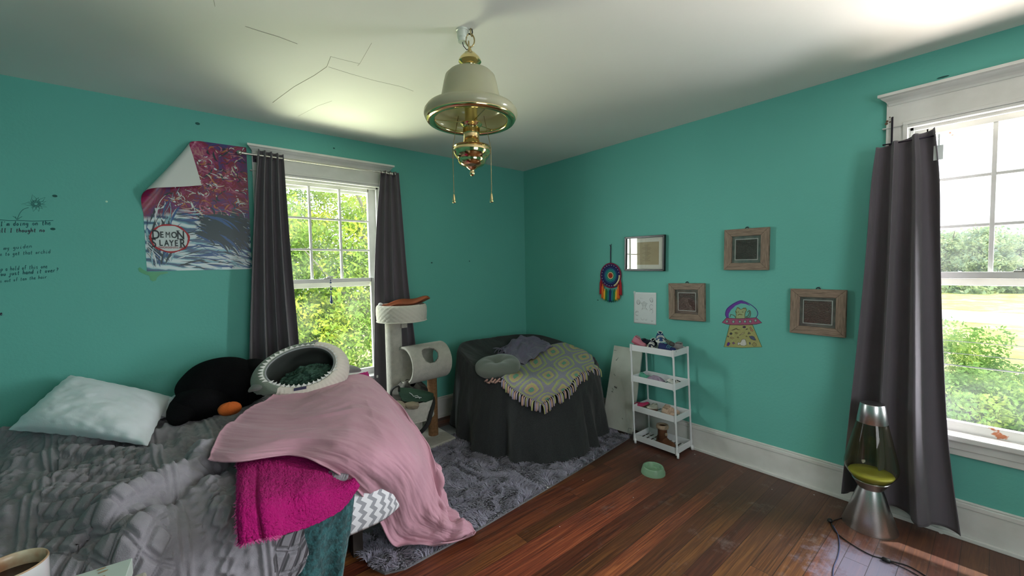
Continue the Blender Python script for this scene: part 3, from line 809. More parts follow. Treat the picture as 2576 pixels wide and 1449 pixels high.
# ------------------------------------------------------------------ pictures on the right wall
M_OAK = mat('rustic_grey_wood', (0.30, 0.20, 0.135), 0.7)
def _oak():
    nt = M_OAK.node_tree; b = nt.nodes['Principled BSDF']; L = nt.links
    tc = N(nt, 'ShaderNodeTexCoord'); mp = N(nt, 'ShaderNodeMapping'); mp.inputs['Scale'].default_value = (30, 30, 30)
    n = N(nt, 'ShaderNodeTexNoise'); n.inputs['Scale'].default_value = 4; n.inputs['Detail'].default_value = 8; n.inputs['Distortion'].default_value = 1
    L.new(tc.outputs['UV'], mp.inputs[0]); mp.inputs['Scale'].default_value = (3, 70, 1); L.new(mp.outputs[0], n.inputs['Vector'])
    cr = N(nt, 'ShaderNodeValToRGB'); L.new(n.outputs['Fac'], cr.inputs[0]); e = cr.color_ramp.elements
    e[0].position = 0.3; e[0].color = (0.12, 0.085, 0.062, 1); e[1].position = 0.7; e[1].color = (0.34, 0.255, 0.19, 1)
    L.new(cr.outputs[0], b.inputs['Base Color'])
_oak()
def clear_glass():
    m = bpy.data.materials.new('picture_glass'); m.use_nodes = True; nt = m.node_tree; nt.nodes.clear(); L = nt.links
    out = N(nt, 'ShaderNodeOutputMaterial'); tr = N(nt, 'ShaderNodeBsdfTransparent'); gl = N(nt, 'ShaderNodeBsdfGlossy'); gl.inputs['Roughness'].default_value = 0.015
    fr = facing_fresnel(nt); m2 = N(nt, 'ShaderNodeMixShader')
    L.new(fr.outputs[0], m2.inputs[0]); L.new(tr.outputs[0], m2.inputs[1]); L.new(gl.outputs[0], m2.inputs[2]); L.new(m2.outputs[0], out.inputs[0]); return m
M_PGLASS = clear_glass()

def leather_mat(name, c, marble, scale):
    """embossed brown ornament: swirling relief"""
    m = mat(name, c, 0.4); nt = m.node_tree; b = nt.nodes['Principled BSDF']; L = nt.links
    tc = N(nt, 'ShaderNodeTexCoord'); w = N(nt, 'ShaderNodeTexWave', wave_type='RINGS', rings_direction='SPHERICAL')
    w.inputs['Scale'].default_value = scale; w.inputs['Distortion'].default_value = 9; w.inputs['Detail'].default_value = 2; w.inputs['Detail Scale'].default_value = 3
    L.new(tc.outputs['Object'], w.inputs['Vector'])
    bp = N(nt, 'ShaderNodeBump'); bp.inputs['Strength'].default_value = 0.9; bp.inputs['Distance'].default_value = 0.004
    L.new(w.outputs['Fac'], bp.inputs['Height']); L.new(bp.outputs['Normal'], b.inputs['Normal'])
    mx = N(nt, 'ShaderNodeMix', data_type='RGBA'); mx.inputs['A'].default_value = c + (1,); mx.inputs['B'].default_value = tuple(k * 1.6 for k in c) + (1,)
    L.new(w.outputs['Fac'], mx.inputs['Factor']); L.new(mx.outputs['Result'], b.inputs['Base Color']); return m
def mitred(mb, y0, y1, z0, z1, w, d0, d1):
    """frame of four mitred bars on the plane x = -d; y0 > y1 seen left to right; uv along each bar"""
    o = [(y0, z1), (y1, z1), (y1, z0), (y0, z0)]; s = 1 if y0 < y1 else -1
    i = [(y0 + s * w, z1 - w), (y1 - s * w, z1 - w), (y1 - s * w, z0 + w), (y0 + s * w, z0 + w)]
    for k in range(4):
        k2 = (k + 1) % 4
        a, b_, c_, d_ = o[k], o[k2], i[k2], i[k]
        vs = [(-d0, *a), (-d0, *b_), (-d0, *c_), (-d0, *d_), (-d1, *a), (-d1, *b_), (-d1, *c_), (-d1, *d_)]
        mb.add(vs, [(4, 5, 6, 7), (0, 4, 7, 3), (1, 2, 6, 5), (0, 1, 5, 4), (3, 7, 6, 2), (0, 3, 2, 1)])
        Lb = math.dist(a, b_)
        mb.uv += [(k * 1.7, 0), (k * 1.7 + Lb, 0), (k * 1.7 + Lb - w, w), (k * 1.7 + w, w)] * 2
def wood_picture(yc, zc, W_, w, ins, tilt, label, c, marble, scale):
    t = thing('framed_picture', label, 'picture', (0, yc, zc - W_ / 2), 0, 'brown framed ornaments on the right wall')
    b = MB(); h = W_ / 2
    mitred(b, -h, h, -h, h, w, 0.004, 0.030)
    R_ = Matrix.Translation((0, yc, zc)) @ Matrix.Rotation(tilt, 4, 'X')
    def put(mb): mb.v = [tuple(R_ @ Vector(p)) for p in mb.v]; return mb
    part('frame', put(b), M_OAK, t, True, bevel=0.003)
    b = MB(); k = h - w; b.box((-0.014, -k, -k), (-0.010, k, k)); part('mat_board', put(b), marble, t, True)
    b = MB(); mitred(b, -ins, ins, -ins, ins, 0.004, 0.013, 0.016); b.uv = []; part('inner_border', put(b), mat('grey_fillet', (0.42, 0.42, 0.40), 0.5), t, True)
    b = MB(); b.box((-0.018, -ins + 0.008, -ins + 0.008), (-0.012, ins - 0.008, ins - 0.008)); part('ornament', put(b), leather_mat('embossed_' + str(scale), c, None, scale), t, True)
    b = MB(); b.box((-0.0215, -k, -k), (-0.020, k, k)); part('glass', put(b), M_PGLASS, t, True)
    b = MB(); b.tube([(-0.006, -0.012, h + 0.0), (-0.006, -0.004, h + 0.012), (-0.006, 0.006, h + 0.010), (-0.006, 0.012, h + 0.001)], 0.003, 6); part('hanger', put(b), M_DARKMETAL, t, True)
M_MARB1 = mat('green_grey_marble_paper', (0.055, 0.085, 0.080), 0.5, noise=(22, (0.16, 0.17, 0.14), 0.2))
M_MARB2 = mat('brown_marble_paper', (0.13, 0.085, 0.06), 0.5, noise=(22, (0.06, 0.04, 0.035), 0.2))
M_MARB3 = mat('grey_marble_paper', (0.16, 0.15, 0.13), 0.5, noise=(22, (0.07, 0.06, 0.055), 0.2))
wood_picture(-2.400, 1.585, 0.296, 0.052, 0.076, rad(0.5), 'square wooden framed ornament with a dark green border, highest of the three', (0.050, 0.040, 0.034), M_MARB1, 34)
wood_picture(-1.962, 1.186, 0.298, 0.052, 0.074, rad(-1.0), 'square wooden framed brown ornament above the cart, leftmost of the three', (0.080, 0.045, 0.040), M_MARB2, 22)
wood_picture(-2.825, 1.164, 0.294, 0.052, 0.078, rad(0.3), 'square wooden framed brown ornament nearest the right curtain', (0.085, 0.045, 0.038), M_MARB3, 28)

# black framed certificate
yc, zc = -1.581, 1.588
t = thing('framed_certificate', 'landscape black framed certificate with a white mat on the right wall', 'picture', (0, yc, zc - 0.15))
R_ = Matrix.Translation((0, yc, zc)) @ Matrix.Rotation(rad(0.8), 4, 'X')
def put(mb): mb.v = [tuple(R_ @ Vector(p)) for p in mb.v]; return mb
b = MB(); mitred(b, -0.194, 0.194, -0.152, 0.152, 0.017, 0.002, 0.030); b.uv = []; part('frame', put(b), mat('black_lacquer', (0.012, 0.012, 0.012), 0.3), t, True, bevel=0.002)
b = MB(); b.box((-0.012, -0.18, -0.138), (-0.008, 0.18, 0.138)); part('mat_board', put(b), mat('ivory_mat', (0.66, 0.66, 0.58), 0.7), t, True)
b = MB(); b.box((-0.0135, -0.135, -0.098), (-0.012, 0.135, 0.098)); doc = part('certificate', put(b), mat('parchment', (0.42, 0.36, 0.22), 0.7, noise=(12, (0.36, 0.30, 0.18), 0.3)), t, True)
b = MB()
for i in range(14):
    z = 0.072 - i * 0.0105; w_ = (0.05, 0.03, 0.08, 0.09, 0.07, 0.02, 0.06, 0.09, 0.05, 0.03, 0.08, 0.06, 0.04, 0.07)[i]
    b.box((-0.0142, -0.02 - w_ / 2, z), (-0.0136, -0.02 + w_ / 2, z + 0.0022))
part('text_line', put(b), mat('faded_ink', (0.16, 0.13, 0.08), 0.8), doc, True)
b = MB(); b.box((-0.0195, -0.18, -0.138), (-0.018, 0.18, 0.138)); part('glass', put(b), M_PGLASS, t, True)

# pencil drawing taped to the wall: plain sketch marks
def strokes(mb, lists, X, r=0.0009, fy=lambda u: u, fz=lambda v: v):
    for L_ in lists:
        pts = [(X, fy(u), fz(v)) for u, v in L_]
        if len(pts) > 2: pts = pline(pts, len(pts) * 4)
        mb.tube(pts, r, 4, cap=False)
t = thing('pencil_drawing', 'white sheet with pencil sketches taped beside the cart on the right wall', 'drawing', (0, -1.577, 0.966))
P = np.zeros((14, 18, 3))
for i in range(14):
    for j in range(18):
        u = i / 13; v = j / 17
        P[i, j] = (-0.003 - 0.004 * math.sin(u * 3.1) * math.sin(v * 5) ** 2 - (0.006 * max(0, v - 0.9) * 10 * 0.3), -1.465 - 0.220 * u - 0.002 * v, 0.968 + 0.279 * v + 0.002 * u)
b = MB(); b.grid(P); part('sheet', b, mat('drawing_paper', (0.66, 0.70, 0.71), 0.8), t, True, smooth=True, solid=0.0008)
b = MB(); Y_ = lambda u: -1.465 - 0.220 * u; Z_ = lambda v: 0.968 + 0.279 * v
def ring(cu, cv, ru, rv, n=12, a0=0, a1=2 * PI): return [(cu + ru * math.cos(a0 + (a1 - a0) * i / n), cv + rv * math.sin(a0 + (a1 - a0) * i / n)) for i in range(n + 1)]
st = [ring(.48, .60, .09, .06), ring(.48, .66, .05, .05, 8, 0, PI), [(.38, .62), (.34, .66), (.40, .66)], [(.58, .62), (.62, .66), (.55, .67)], ring(.45, .60, .02, .012), ring(.52, .60, .02, .012),
      [(.42, .54), (.38, .46), (.40, .38), (.34, .22), (.36, .14), (.44, .13), (.46, .22), (.48, .34)], [(.54, .54), (.58, .46), (.55, .38), (.58, .24), (.60, .15), (.54, .13), (.50, .20), (.48, .34)],
      [(.42, .50), (.36, .42), (.42, .40)], [(.56, .50), (.64, .46), (.60, .41)], ring(.48, .45, .05, .04), ring(.22, .68, .08, .07), ring(.22, .66, .05, .04), ring(.80, .78, .07, .06), ring(.82, .74, .05, .04), ring(.80, .56, .08, .07, 12, .6, 5.6), ring(.80, .42, .07, .06),
      ring(.16, .32, .08, .08), ring(.12, .36, .02, .02), ring(.20, .36, .02, .02), [(.11, .28), (.16, .26), (.21, .28)], [(.32, .86), (.34, .80), (.38, .86), (.42, .80), (.46, .86)], [(.50, .82), (.54, .86), (.58, .82), (.60, .87)], [(.10, .12), (.16, .13), (.20, .11)], [(.78, .14), (.84, .12), (.88, .14)], [(.78, .10), (.86, .10)]]
strokes(b, st, -0.0052, 0.0008, Y_, Z_); part('pencil_line', b, mat('pencil', (0.16, 0.17, 0.18), 0.8), t, True)
b = MB(); b.box((-0.0085, -1.488, 1.235), (-0.0078, -1.466, 1.255)); part('tape', b, mat('clear_tape', (0.6, 0.75, 0.72), 0.2, alpha=0.55), t, True)

# ------------------------------------------------------------------ dream-catcher style wall hanging
yc, zc = -1.2195, 1.395
t = thing('woven_wall_hanging', 'round multicoloured woven wall hanging with tassels', 'wall hanging', (0, yc, 1.15))
rings = [(0.018, (0.42, 0.03, 0.02)), (0.026, (0.45, 0.10, 0.03)), (0.034, (0.75, 0.62, 0.40)), (0.040, (0.03, 0.20, 0.12)), (0.056, (0.02, 0.27, 0.24)), (0.070, (0.02, 0.15, 0.24)), (0.090, (0.015, 0.03, 0.13)), (0.112, (0.03, 0.015, 0.10))]
b = MB(); ms = []
r0 = 0.0
for i, (r1, cc) in enumerate(rings):
    ms.append(mat('yarn_ring_%d' % i, cc, 0.9, bump=(500, 0.4, 0.001)))
    k = np.linspace(r0, r1, 3)
    b.lathe([(max(q, 0.0005), 0.008 + 0.003 * math.sin((j) * PI / 2)) for j, q in enumerate(k)] + ([(r1, 0.0)] if i == len(rings) - 1 else []), 48, (0, 0, 0), mi=i, M=Matrix.Translation((-0.004, yc, zc)) @ Matrix.Rotation(-PI / 2, 4, 'Y'), closed=False); r0 = r1
part('woven_disc', b, ms, t, True, smooth=True)
b = MB(); b.tube([(-0.010, yc + 0.114 * math.cos(a), zc + 0.114 * math.sin(a)) for a in np.linspace(0, 2 * PI, 49)], 0.006, 8, cap=False); part('hoop', b, mat('crimson_yarn', (0.22, 0.02, 0.06), 0.9), t, True, smooth=True)
b = MB()
for i in range(22):
    a = 2 * PI * i / 22; b.ell((-0.014, yc + 0.098 * math.cos(a), zc + 0.098 * math.sin(a)), (0.003, 0.004, 0.004), 8, 6)
part('shell_bead', b, mat('white_bead', (0.6, 0.6, 0.62), 0.4), t, True, smooth=True)
b = MB()
for i in range(9):
    a = rad(-62 + i * 7.5); b.ell((-0.019, yc - 0.104 * math.cos(a), zc + 0.104 * math.sin(a)), (0.005, 0.010, 0.007), 8, 6)
part('bead_string', b, mat('cream_bead', (0.72, 0.62, 0.36), 0.5), t, True, smooth=True)
b = MB(); b.tube([(-0.008, yc, zc + 0.112), (-0.006, yc + 0.002, 1.60), (-0.006, yc, 1.668)], 0.004, 6); b.tube([(-0.006, yc, 1.668), (-0.012, yc + 0.006, 1.682), (-0.006, yc - 0.010, 1.690), (-0.006, yc, 1.672)], 0.003, 6); part('hanging_loop', b, mat('dark_plum_yarn', (0.05, 0.015, 0.06), 0.9), t, True, smooth=True)
tc_ = [(0.40, 0.02, 0.03), (0.75, 0.16, 0.03), (0.80, 0.45, 0.05), (0.02, 0.20, 0.06), (0.02, 0.22, 0.22), (0.015, 0.03, 0.14), (0.02, 0.20, 0.24), (0.02, 0.22, 0.08), (0.80, 0.50, 0.06), (0.75, 0.16, 0.03), (0.42, 0.02, 0.03)]
for i, cc in enumerate(tc_):
    k = (i - 5) / 5; yy = yc - k * 0.112; zt = zc - math.sqrt(max(0.0, 0.112 ** 2 - (k * 0.108) ** 2)) - 0.008
    zb = 1.152 + 0.045 * k * k + (0.02 if i in (0, 10) else 0); zt = max(zt, zb + 0.085) if abs(k) > .6 else zc - 0.125
    b = MB(); b.lathe([(0.002, zt), (0.006, zt - 0.008), (0.005, zt - 0.014), (0.011, zt - 0.03), (0.014, zb + 0.012), (0.012, zb), (0.0, zb)], 10, (-0.014, yy, 0))
    for j in range(7):
        a = 2 * PI * j / 7; b.tube([(-0.014 + 0.009 * math.cos(a), yy + 0.009 * math.sin(a), zt - 0.03), (-0.014 + 0.013 * math.cos(a + .2), yy + 0.014 * math.sin(a + .2), zb - 0.006 * (j % 3))], 0.0022, 4)
    part('tassel', b, mat('tassel_%d' % i, cc, 0.9), t, True, smooth=True)

# ------------------------------------------------------------------ flying saucer mural, thin paint on the wall
def poly(mb, pts, x0, x1, mi=0):
    n = len(pts); vs = [(x0, y, z) for y, z in pts] + [(x1, y, z) for y, z in pts]
    mb.add(vs, [tuple(range(n)), tuple(reversed(range(n, 2 * n)))] + [(i, i + n, (i + 1) % n + n, (i + 1) % n) for i in range(n)], mi)
def B_(px, py):
    p = at(1780 + px / 9.056, 730 + py / 9.056, X=0.0); return (p.y, p.z)
mural = thing('spaceship_mural', 'hand-drawn spaceship with a small animal and a yellow beam painted on the wall', 'mural', (0, -2.37, 0.84))
ink = mat('marker_ink', (0.05, 0.035, 0.09), 0.7)
def blob(name, pts, color, x=-0.0012, lab=None, parent=mural, out=None, r=0.0016):
    b = MB(); pp = [B_(*p) for p in pts]; poly(b, pp, 0.0, x)
    o = part(name, b, mat(name + '_paint_%d%d%d' % tuple(int(k * 99) for k in color), color, 0.75, noise=(40, tuple(k * 0.8 for k in color), 0.25)), parent, True, label=lab)
    if out:
        b = MB(); b.tube([(x, *q) for q in pp + [pp[0]]], r, 5, cap=False); part('outline', b, mat('ink_' + name, out, 0.7), o, True)
    return o
blob('light_beam', [(505, 790), (1025, 790), (1240, 1295), (800, 1310), (375, 1290)], (0.36, 0.36, 0.14), out=(0.06, 0.16, 0.07))
blob('saucer', [(430, 632), (700, 650), (1110, 625), (1240, 742), (1120, 775), (800, 795), (560, 792), (420, 770), (330, 738)], (0.34, 0.09, 0.17), -0.0016, out=(0.10, 0.03, 0.07))
dome = [(440, 625), (410, 560), (430, 450), (500, 370), (620, 290), (760, 235), (900, 280), (1020, 355), (1110, 440), (1145, 540), (1105, 622)]
b = MB(); b.tube([(-0.001, *B_(*p)) for p in [tuple(q) for q in catmull(np.array(dome), 40)]], 0.0022, 6, cap=False); part('dome_outline', b, mat('violet_ink', (0.07, 0.035, 0.25), 0.7), mural, True)
inner = [(485, 640), (480, 540), (530, 450), (640, 350), (760, 300), (860, 310), (980, 370)]
blob('dome_band', dome[:6] + [(900, 290), (980, 360)] + list(reversed(inner))[1:], (0.13, 0.045, 0.32), -0.0010)
body = [(640, 645), (655, 560), (640, 480), (680, 385), (720, 405), (745, 440), (790, 430), (820, 405), (870, 400), (890, 450), (860, 500), (850, 560), (850, 645)]
blob('small_animal', body, (0.33, 0.40, 0.20), -0.0014, out=(0.15, 0.11, 0.05))
b = MB()
for L_ in ([(510, 610), (530, 550), (600, 570), (650, 630)], [(860, 620), (930, 580), (960, 500), (945, 470), (905, 500)], [(880, 630), (960, 610), (985, 530), (975, 470), (940, 455)], [(690, 570), (730, 545), (790, 560)], [(640, 470), (670, 520)], [(700, 490), (710, 500)], [(790, 495), (812, 500)], [(690, 400), (740, 420)], [(800, 415), (870, 425)]):
    b.tube([(-0.0018, *B_(*p)) for p in L_], 0.0022, 5)
part('limb_line', b, mat('ink_small_animal'), mural, True)
for i, (x, y) in enumerate([(445, 712), (590, 718), (738, 715), (855, 712), (975, 710), (1095, 690)]):
    blob('porthole', [(x + 30 * math.cos(a), y + 30 * math.sin(a)) for a in np.linspace(0, 2 * PI, 14)[:-1]], (0.28, 0.40, 0.36), -0.0022, out=(0.05, 0.04, 0.05), r=0.0011)
doo = [([(545, 915), (600, 890), (655, 865), (700, 895), (755, 905), (700, 905), (650, 885), (600, 905)], (0.16, 0.12, 0.08)), ([(800, 835), (835, 812), (878, 830), (860, 860), (815, 858)], (0.06, 0.03, 0.08)),
       ([(870, 905), (895, 872), (925, 885)], (0.12, 0.10, 0.08)), ([(960, 850), (985, 835), (1005, 880), (1045, 920), (1030, 940), (990, 925)], (0.40, 0.22, 0.12)), ([(505, 985), (535, 960), (568, 985), (545, 1015), (515, 1010)], (0.05, 0.06, 0.06)),
       ([(620, 970), (660, 955), (700, 975), (660, 1000)], (0.26, 0.22, 0.09)), ([(725, 1030), (780, 985), (845, 950), (840, 980), (780, 1010)], (0.50, 0.46, 0.25)), ([(918, 1000), (940, 950), (985, 990)], (0.13, 0.13, 0.09)),
       ([(452, 1050), (470, 1035), (488, 1055), (468, 1072)], (0.13, 0.10, 0.10)), ([(510, 1085), (560, 1065), (610, 1095), (570, 1115)], (0.34, 0.30, 0.12)), ([(945, 1050), (1015, 1040), (1060, 1060), (1090, 1110), (1105, 1140), (1060, 1140), (990, 1110)], (0.07, 0.09, 0.16)),
       ([(440, 1260), (455, 1200), (490, 1180), (515, 1215), (475, 1270)], (0.10, 0.03, 0.28)), ([(560, 1200), (595, 1180), (630, 1215), (590, 1230)], (0.20, 0.10, 0.22)), ([(680, 1230), (700, 1180), (740, 1200), (760, 1185), (770, 1150), (800, 1115), (860, 1120), (880, 1180), (890, 1240), (840, 1270), (760, 1255), (740, 1220), (710, 1255)], (0.60, 0.60, 0.55)),
       ([(945, 1200), (965, 1180), (985, 1215), (965, 1245)], (0.10, 0.12, 0.20)), ([(1015, 1240), (1060, 1185), (1115, 1225), (1110, 1270), (1060, 1280)], (0.32, 0.30, 0.12)), ([(870, 1050), (890, 1040), (912, 1055), (890, 1068)], (0.26, 0.24, 0.10)), ([(670, 1070), (695, 1060), (718, 1075), (700, 1095)], (0.26, 0.22, 0.08))]
for pts, cc in doo: blob('beam_doodle', pts, cc, -0.0020, out=(0.07, 0.05, 0.05), r=0.0009)

# scuffs, nail holes and smudges on the walls
b = MB()
for (px, py, w_, h_) in ((1504, 755, 9, 2), (1652, 329, 8, 1), (1918, 249, 8, 1), (2372, 194, 22, 2)):
    p = at(px, py, X=0.0); poly(b, [(p.y + w_ * .0022 * math.cos(a) * .5, p.z + h_ * .0024 * math.sin(a)) for a in np.linspace(0, 2 * PI, 9)[:-1]], 0, -0.0008)
part('scuff_mark', b, mat('scuff', (0.02, 0.10, 0.09), 0.8), wall_right, True)
b = MB()
for (px, py, r) in ((1086, 661, 3), (1181, 657, 2.5), (497, 311, 4), (138, 493, 3.2), (133, 576, 3.2), (840, 373, 2.5)):
    p = at(px, py, Y=0.0); n = 8; vs = [(p.x + r * .0035 * math.cos(a), -0.0008, p.z + r * .0024 * math.sin(a)) for a in np.linspace(0, 2 * PI, n + 1)[:-1]]
    b.add(vs, [tuple(range(n))])
part('scuff_mark', b, mat('scuff'), wall_back, True)

# handwriting in marker on the wall behind the bed, cut by the frame edge
def A_(px, py):
    p = at(px / 4.025, 460 + py / 4.025, Y=0.0); return (p.x, p.z)
GL = {  # tiny hand-lettering strokes in a unit cell
 'a': [[(.7, .9), (.2, .9), (.1, .4), (.3, 0), (.7, .2), (.7, .9), (.75, .1), (.9, 0)]], 'b': [[(.1, 1.8), (.1, 0), (.6, .0), (.8, .5), (.5, .9), (.1, .6)]], 'c': [[(.8, .8), (.4, .9), (.1, .4), (.4, 0), (.8, .1)]],
 'd': [[(.7, .8), (.2, .8), (.1, .3), (.4, 0), (.7, .3), (.75, 1.8), (.75, 0)]], 'e': [[(.1, .5), (.7, .6), (.5, .95), (.15, .7), (.2, .1), (.6, 0), (.9, .2)]], 'f': [[(.8, 1.6), (.5, 1.8), (.4, 1.2), (.4, 0)], [(.1, .9), (.7, .9)]],
 'g': [[(.7, .8), (.2, .8), (.2, .2), (.6, .1), (.7, .8), (.7, -.5), (.3, -.8), (.1, -.5)]], 'h': [[(.1, 1.8), (.1, 0)], [(.1, .6), (.5, .95), (.75, .6), (.75, 0)]], 'i': [[(.4, .9), (.4, 0), (.6, 0)], [(.4, 1.3), (.45, 1.4)]],
 'j': [[(.5, .9), (.5, -.5), (.2, -.8), (0, -.4)], [(.5, 1.3), (.55, 1.4)]], 'l': [[(.3, 1.8), (.3, .1), (.6, 0)]], 'm': [[(.05, .9), (.05, 0)], [(.05, .7), (.3, .9), (.45, .6), (.45, 0)], [(.45, .7), (.7, .9), (.85, .6), (.85, 0)]],
 'n': [[(.1, .9), (.1, 0)], [(.1, .6), (.5, .95), (.75, .6), (.75, 0)]], 'o': [[(.4, .9), (.1, .5), (.4, 0), (.75, .4), (.45, .92)]], 'p': [[(.1, .9), (.1, -.8)], [(.1, .8), (.6, .9), (.75, .4), (.4, 0), (.1, .2)]],
 'r': [[(.1, .9), (.15, 0)], [(.15, .6), (.4, .9), (.75, .85)]], 's': [[(.7, .85), (.3, .9), (.2, .6), (.6, .4), (.6, .05), (.1, .05)]], 't': [[(.4, 1.5), (.4, .1), (.7, 0)], [(.1, .95), (.75, .95)]],
 'u': [[(.1, .9), (.1, .2), (.4, 0), (.7, .3), (.7, .9), (.75, 0)]], 'v': [[(.1, .9), (.4, 0), (.75, .9)]], 'w': [[(.05, .9), (.25, 0), (.45, .8), (.65, 0), (.85, .9)]], 'x': [[(.1, .9), (.7, 0)], [(.7, .9), (.1, 0)]],
 'y': [[(.1, .9), (.2, .3), (.6, .3)], [(.7, .9), (.6, -.4), (.2, -.8)]], 'I': [[(.1, 1.6), (.7, 1.6)], [(.4, 1.6), (.4, 0)], [(.1, 0), (.7, 0)]], "'": [[(.3, 1.7), (.25, 1.4)]], '?': [[(.2, 1.4), (.5, 1.7), (.8, 1.3), (.5, .8), (.4, .5)], [(.4, .1), (.42, 0)]], '.': [[(.3, .05), (.35, 0)]], 'k': [[(.1, 1.8), (.1, 0)], [(.7, .9), (.1, .4), (.75, 0)]]}
ink2 = mat('dark_teal_marker', (0.02, 0.11, 0.125), 0.7); ink3 = mat('dark_plum_marker', (0.05, 0.03, 0.06), 0.7)
def write(text, x0, y0, x1, y1, h, m, r):
    b = MB(); n = len(text); r = r * 0.72
    for i, ch in enumerate(text):
        if ch not in GL: continue
        for st_ in GL[ch]:
            pts = []
            for (u, v) in st_:
                k = (i + u * 0.85) / n
                pts.append((x0 + (x1 - x0) * k + v * 2, y0 + (y1 - y0) * k - v * h))
            pts = [(A_(*p)[0], -0.0008, A_(*p)[1]) for p in pts]
            b.tube(pline(pts, len(pts) * 3) if len(pts) > 2 else pts, r, 4, cap=False)
    part('handwriting', b, m, wall_back, True, label='line of marker handwriting on the teal wall')
write("I'm doing on the", 5, 437, 520, 425, 26, ink2, 0.0020)
write("ell I thought no", -18, 502, 460, 497, 24, ink3, 0.0020)
write("t my guiden", -30, 685, 330, 655, 22, ink2, 0.0014)
write("e to get that orchid", 0, 740, 515, 712, 22, ink2, 0.0014)
write("op a hold of this one", -15, 895, 485, 862, 24, ink2, 0.0015)
write("you just hand it over?", -20, 945, 595, 900, 24, ink2, 0.0020)
write("s out of ten the hair", 0, 1010, 480, 965, 20, ink2, 0.0014)
write("se.", -30, 1340, 60, 1338, 24, ink3, 0.0026)
b = MB(); b.tube([(A_(*p)[0], -0.0008, A_(*p)[1]) for p in [(-40, 372), (100, 382), (200, 380), (330, 388), (430, 385), (540, 380)]], 0.0016, 5); part('marker_line', b, ink2, wall_back, True)
b = MB(); rng = random.Random(3)
b.tube([(A_(*p)[0], -0.0008, A_(*p)[1]) for p in pline([(175, 370), (200, 310), (235, 270), (290, 250)], 14)], 0.0013, 5)
for i in range(14):
    a = 2 * PI * i / 14; cx_, cy_ = 365, 215; l1 = 70 + rng.random() * 95
    L_ = [(cx_ + 22 * math.cos(a), cy_ + 15 * math.sin(a)), (cx_ + l1 * .6 * math.cos(a + .25), cy_ + l1 * .35 * math.sin(a + .25)), (cx_ + l1 * math.cos(a), cy_ + l1 * .6 * math.sin(a)), (cx_ + l1 * .6 * math.cos(a - .25), cy_ + l1 * .35 * math.sin(a - .25)), (cx_ + 24 * math.cos(a - .3), cy_ + 15 * math.sin(a - .3))]
    b.tube([(A_(*p)[0], -0.0008, A_(*p)[1]) for p in L_], 0.0008, 4)
for r_ in (20, 34, 44): b.tube([(A_(365 + r_ * math.cos(a) * 1.1, 212 + r_ * .8 * math.sin(a))[0], -0.0008, A_(365 + r_ * math.cos(a) * 1.1, 212 + r_ * .8 * math.sin(a))[1]) for a in np.linspace(0, 2 * PI, 16)], 0.0010, 4)
for L_ in ([(175, 372), (150, 350), (130, 338)], [(178, 372), (205, 352), (225, 340)], [(168, 372), (155, 340)]): b.tube([(A_(*p)[0], -0.0008, A_(*p)[1]) for p in L_], 0.0010, 4)
part('flower_drawing', b, mat('thin_teal_pen', (0.03, 0.16, 0.15), 0.7), wall_back, True, label='line drawing of a chrysanthemum-like flower')
# ceiling cracks
C_ = lambda *ps: [tuple(at(x, y, Z=2.6).xy) for x, y in ps]
crack('plaster_crack', C_((617, 66), (660, 80), (700, 92), (748, 110)), 0.0022)
crack('plaster_crack', C_((832, 142), (822, 168), (790, 190), (740, 218), (706, 243), (686, 258)), 0.0022)
crack('plaster_crack', C_((832, 142), (870, 152), (905, 160)), 0.0010); crack('plaster_crack', C_((935, 108), (905, 160), (900, 165)), 0.0012)
crack('plaster_crack', C_((826, 168), (880, 185), (940, 202), (1010, 218), (1040, 229)), 0.0012)
crack('plaster_crack', C_((750, 292), (800, 266), (835, 254)), 0.0010)
crack('plaster_crack', C_((538, 0), (541, 16)), 0.0014)

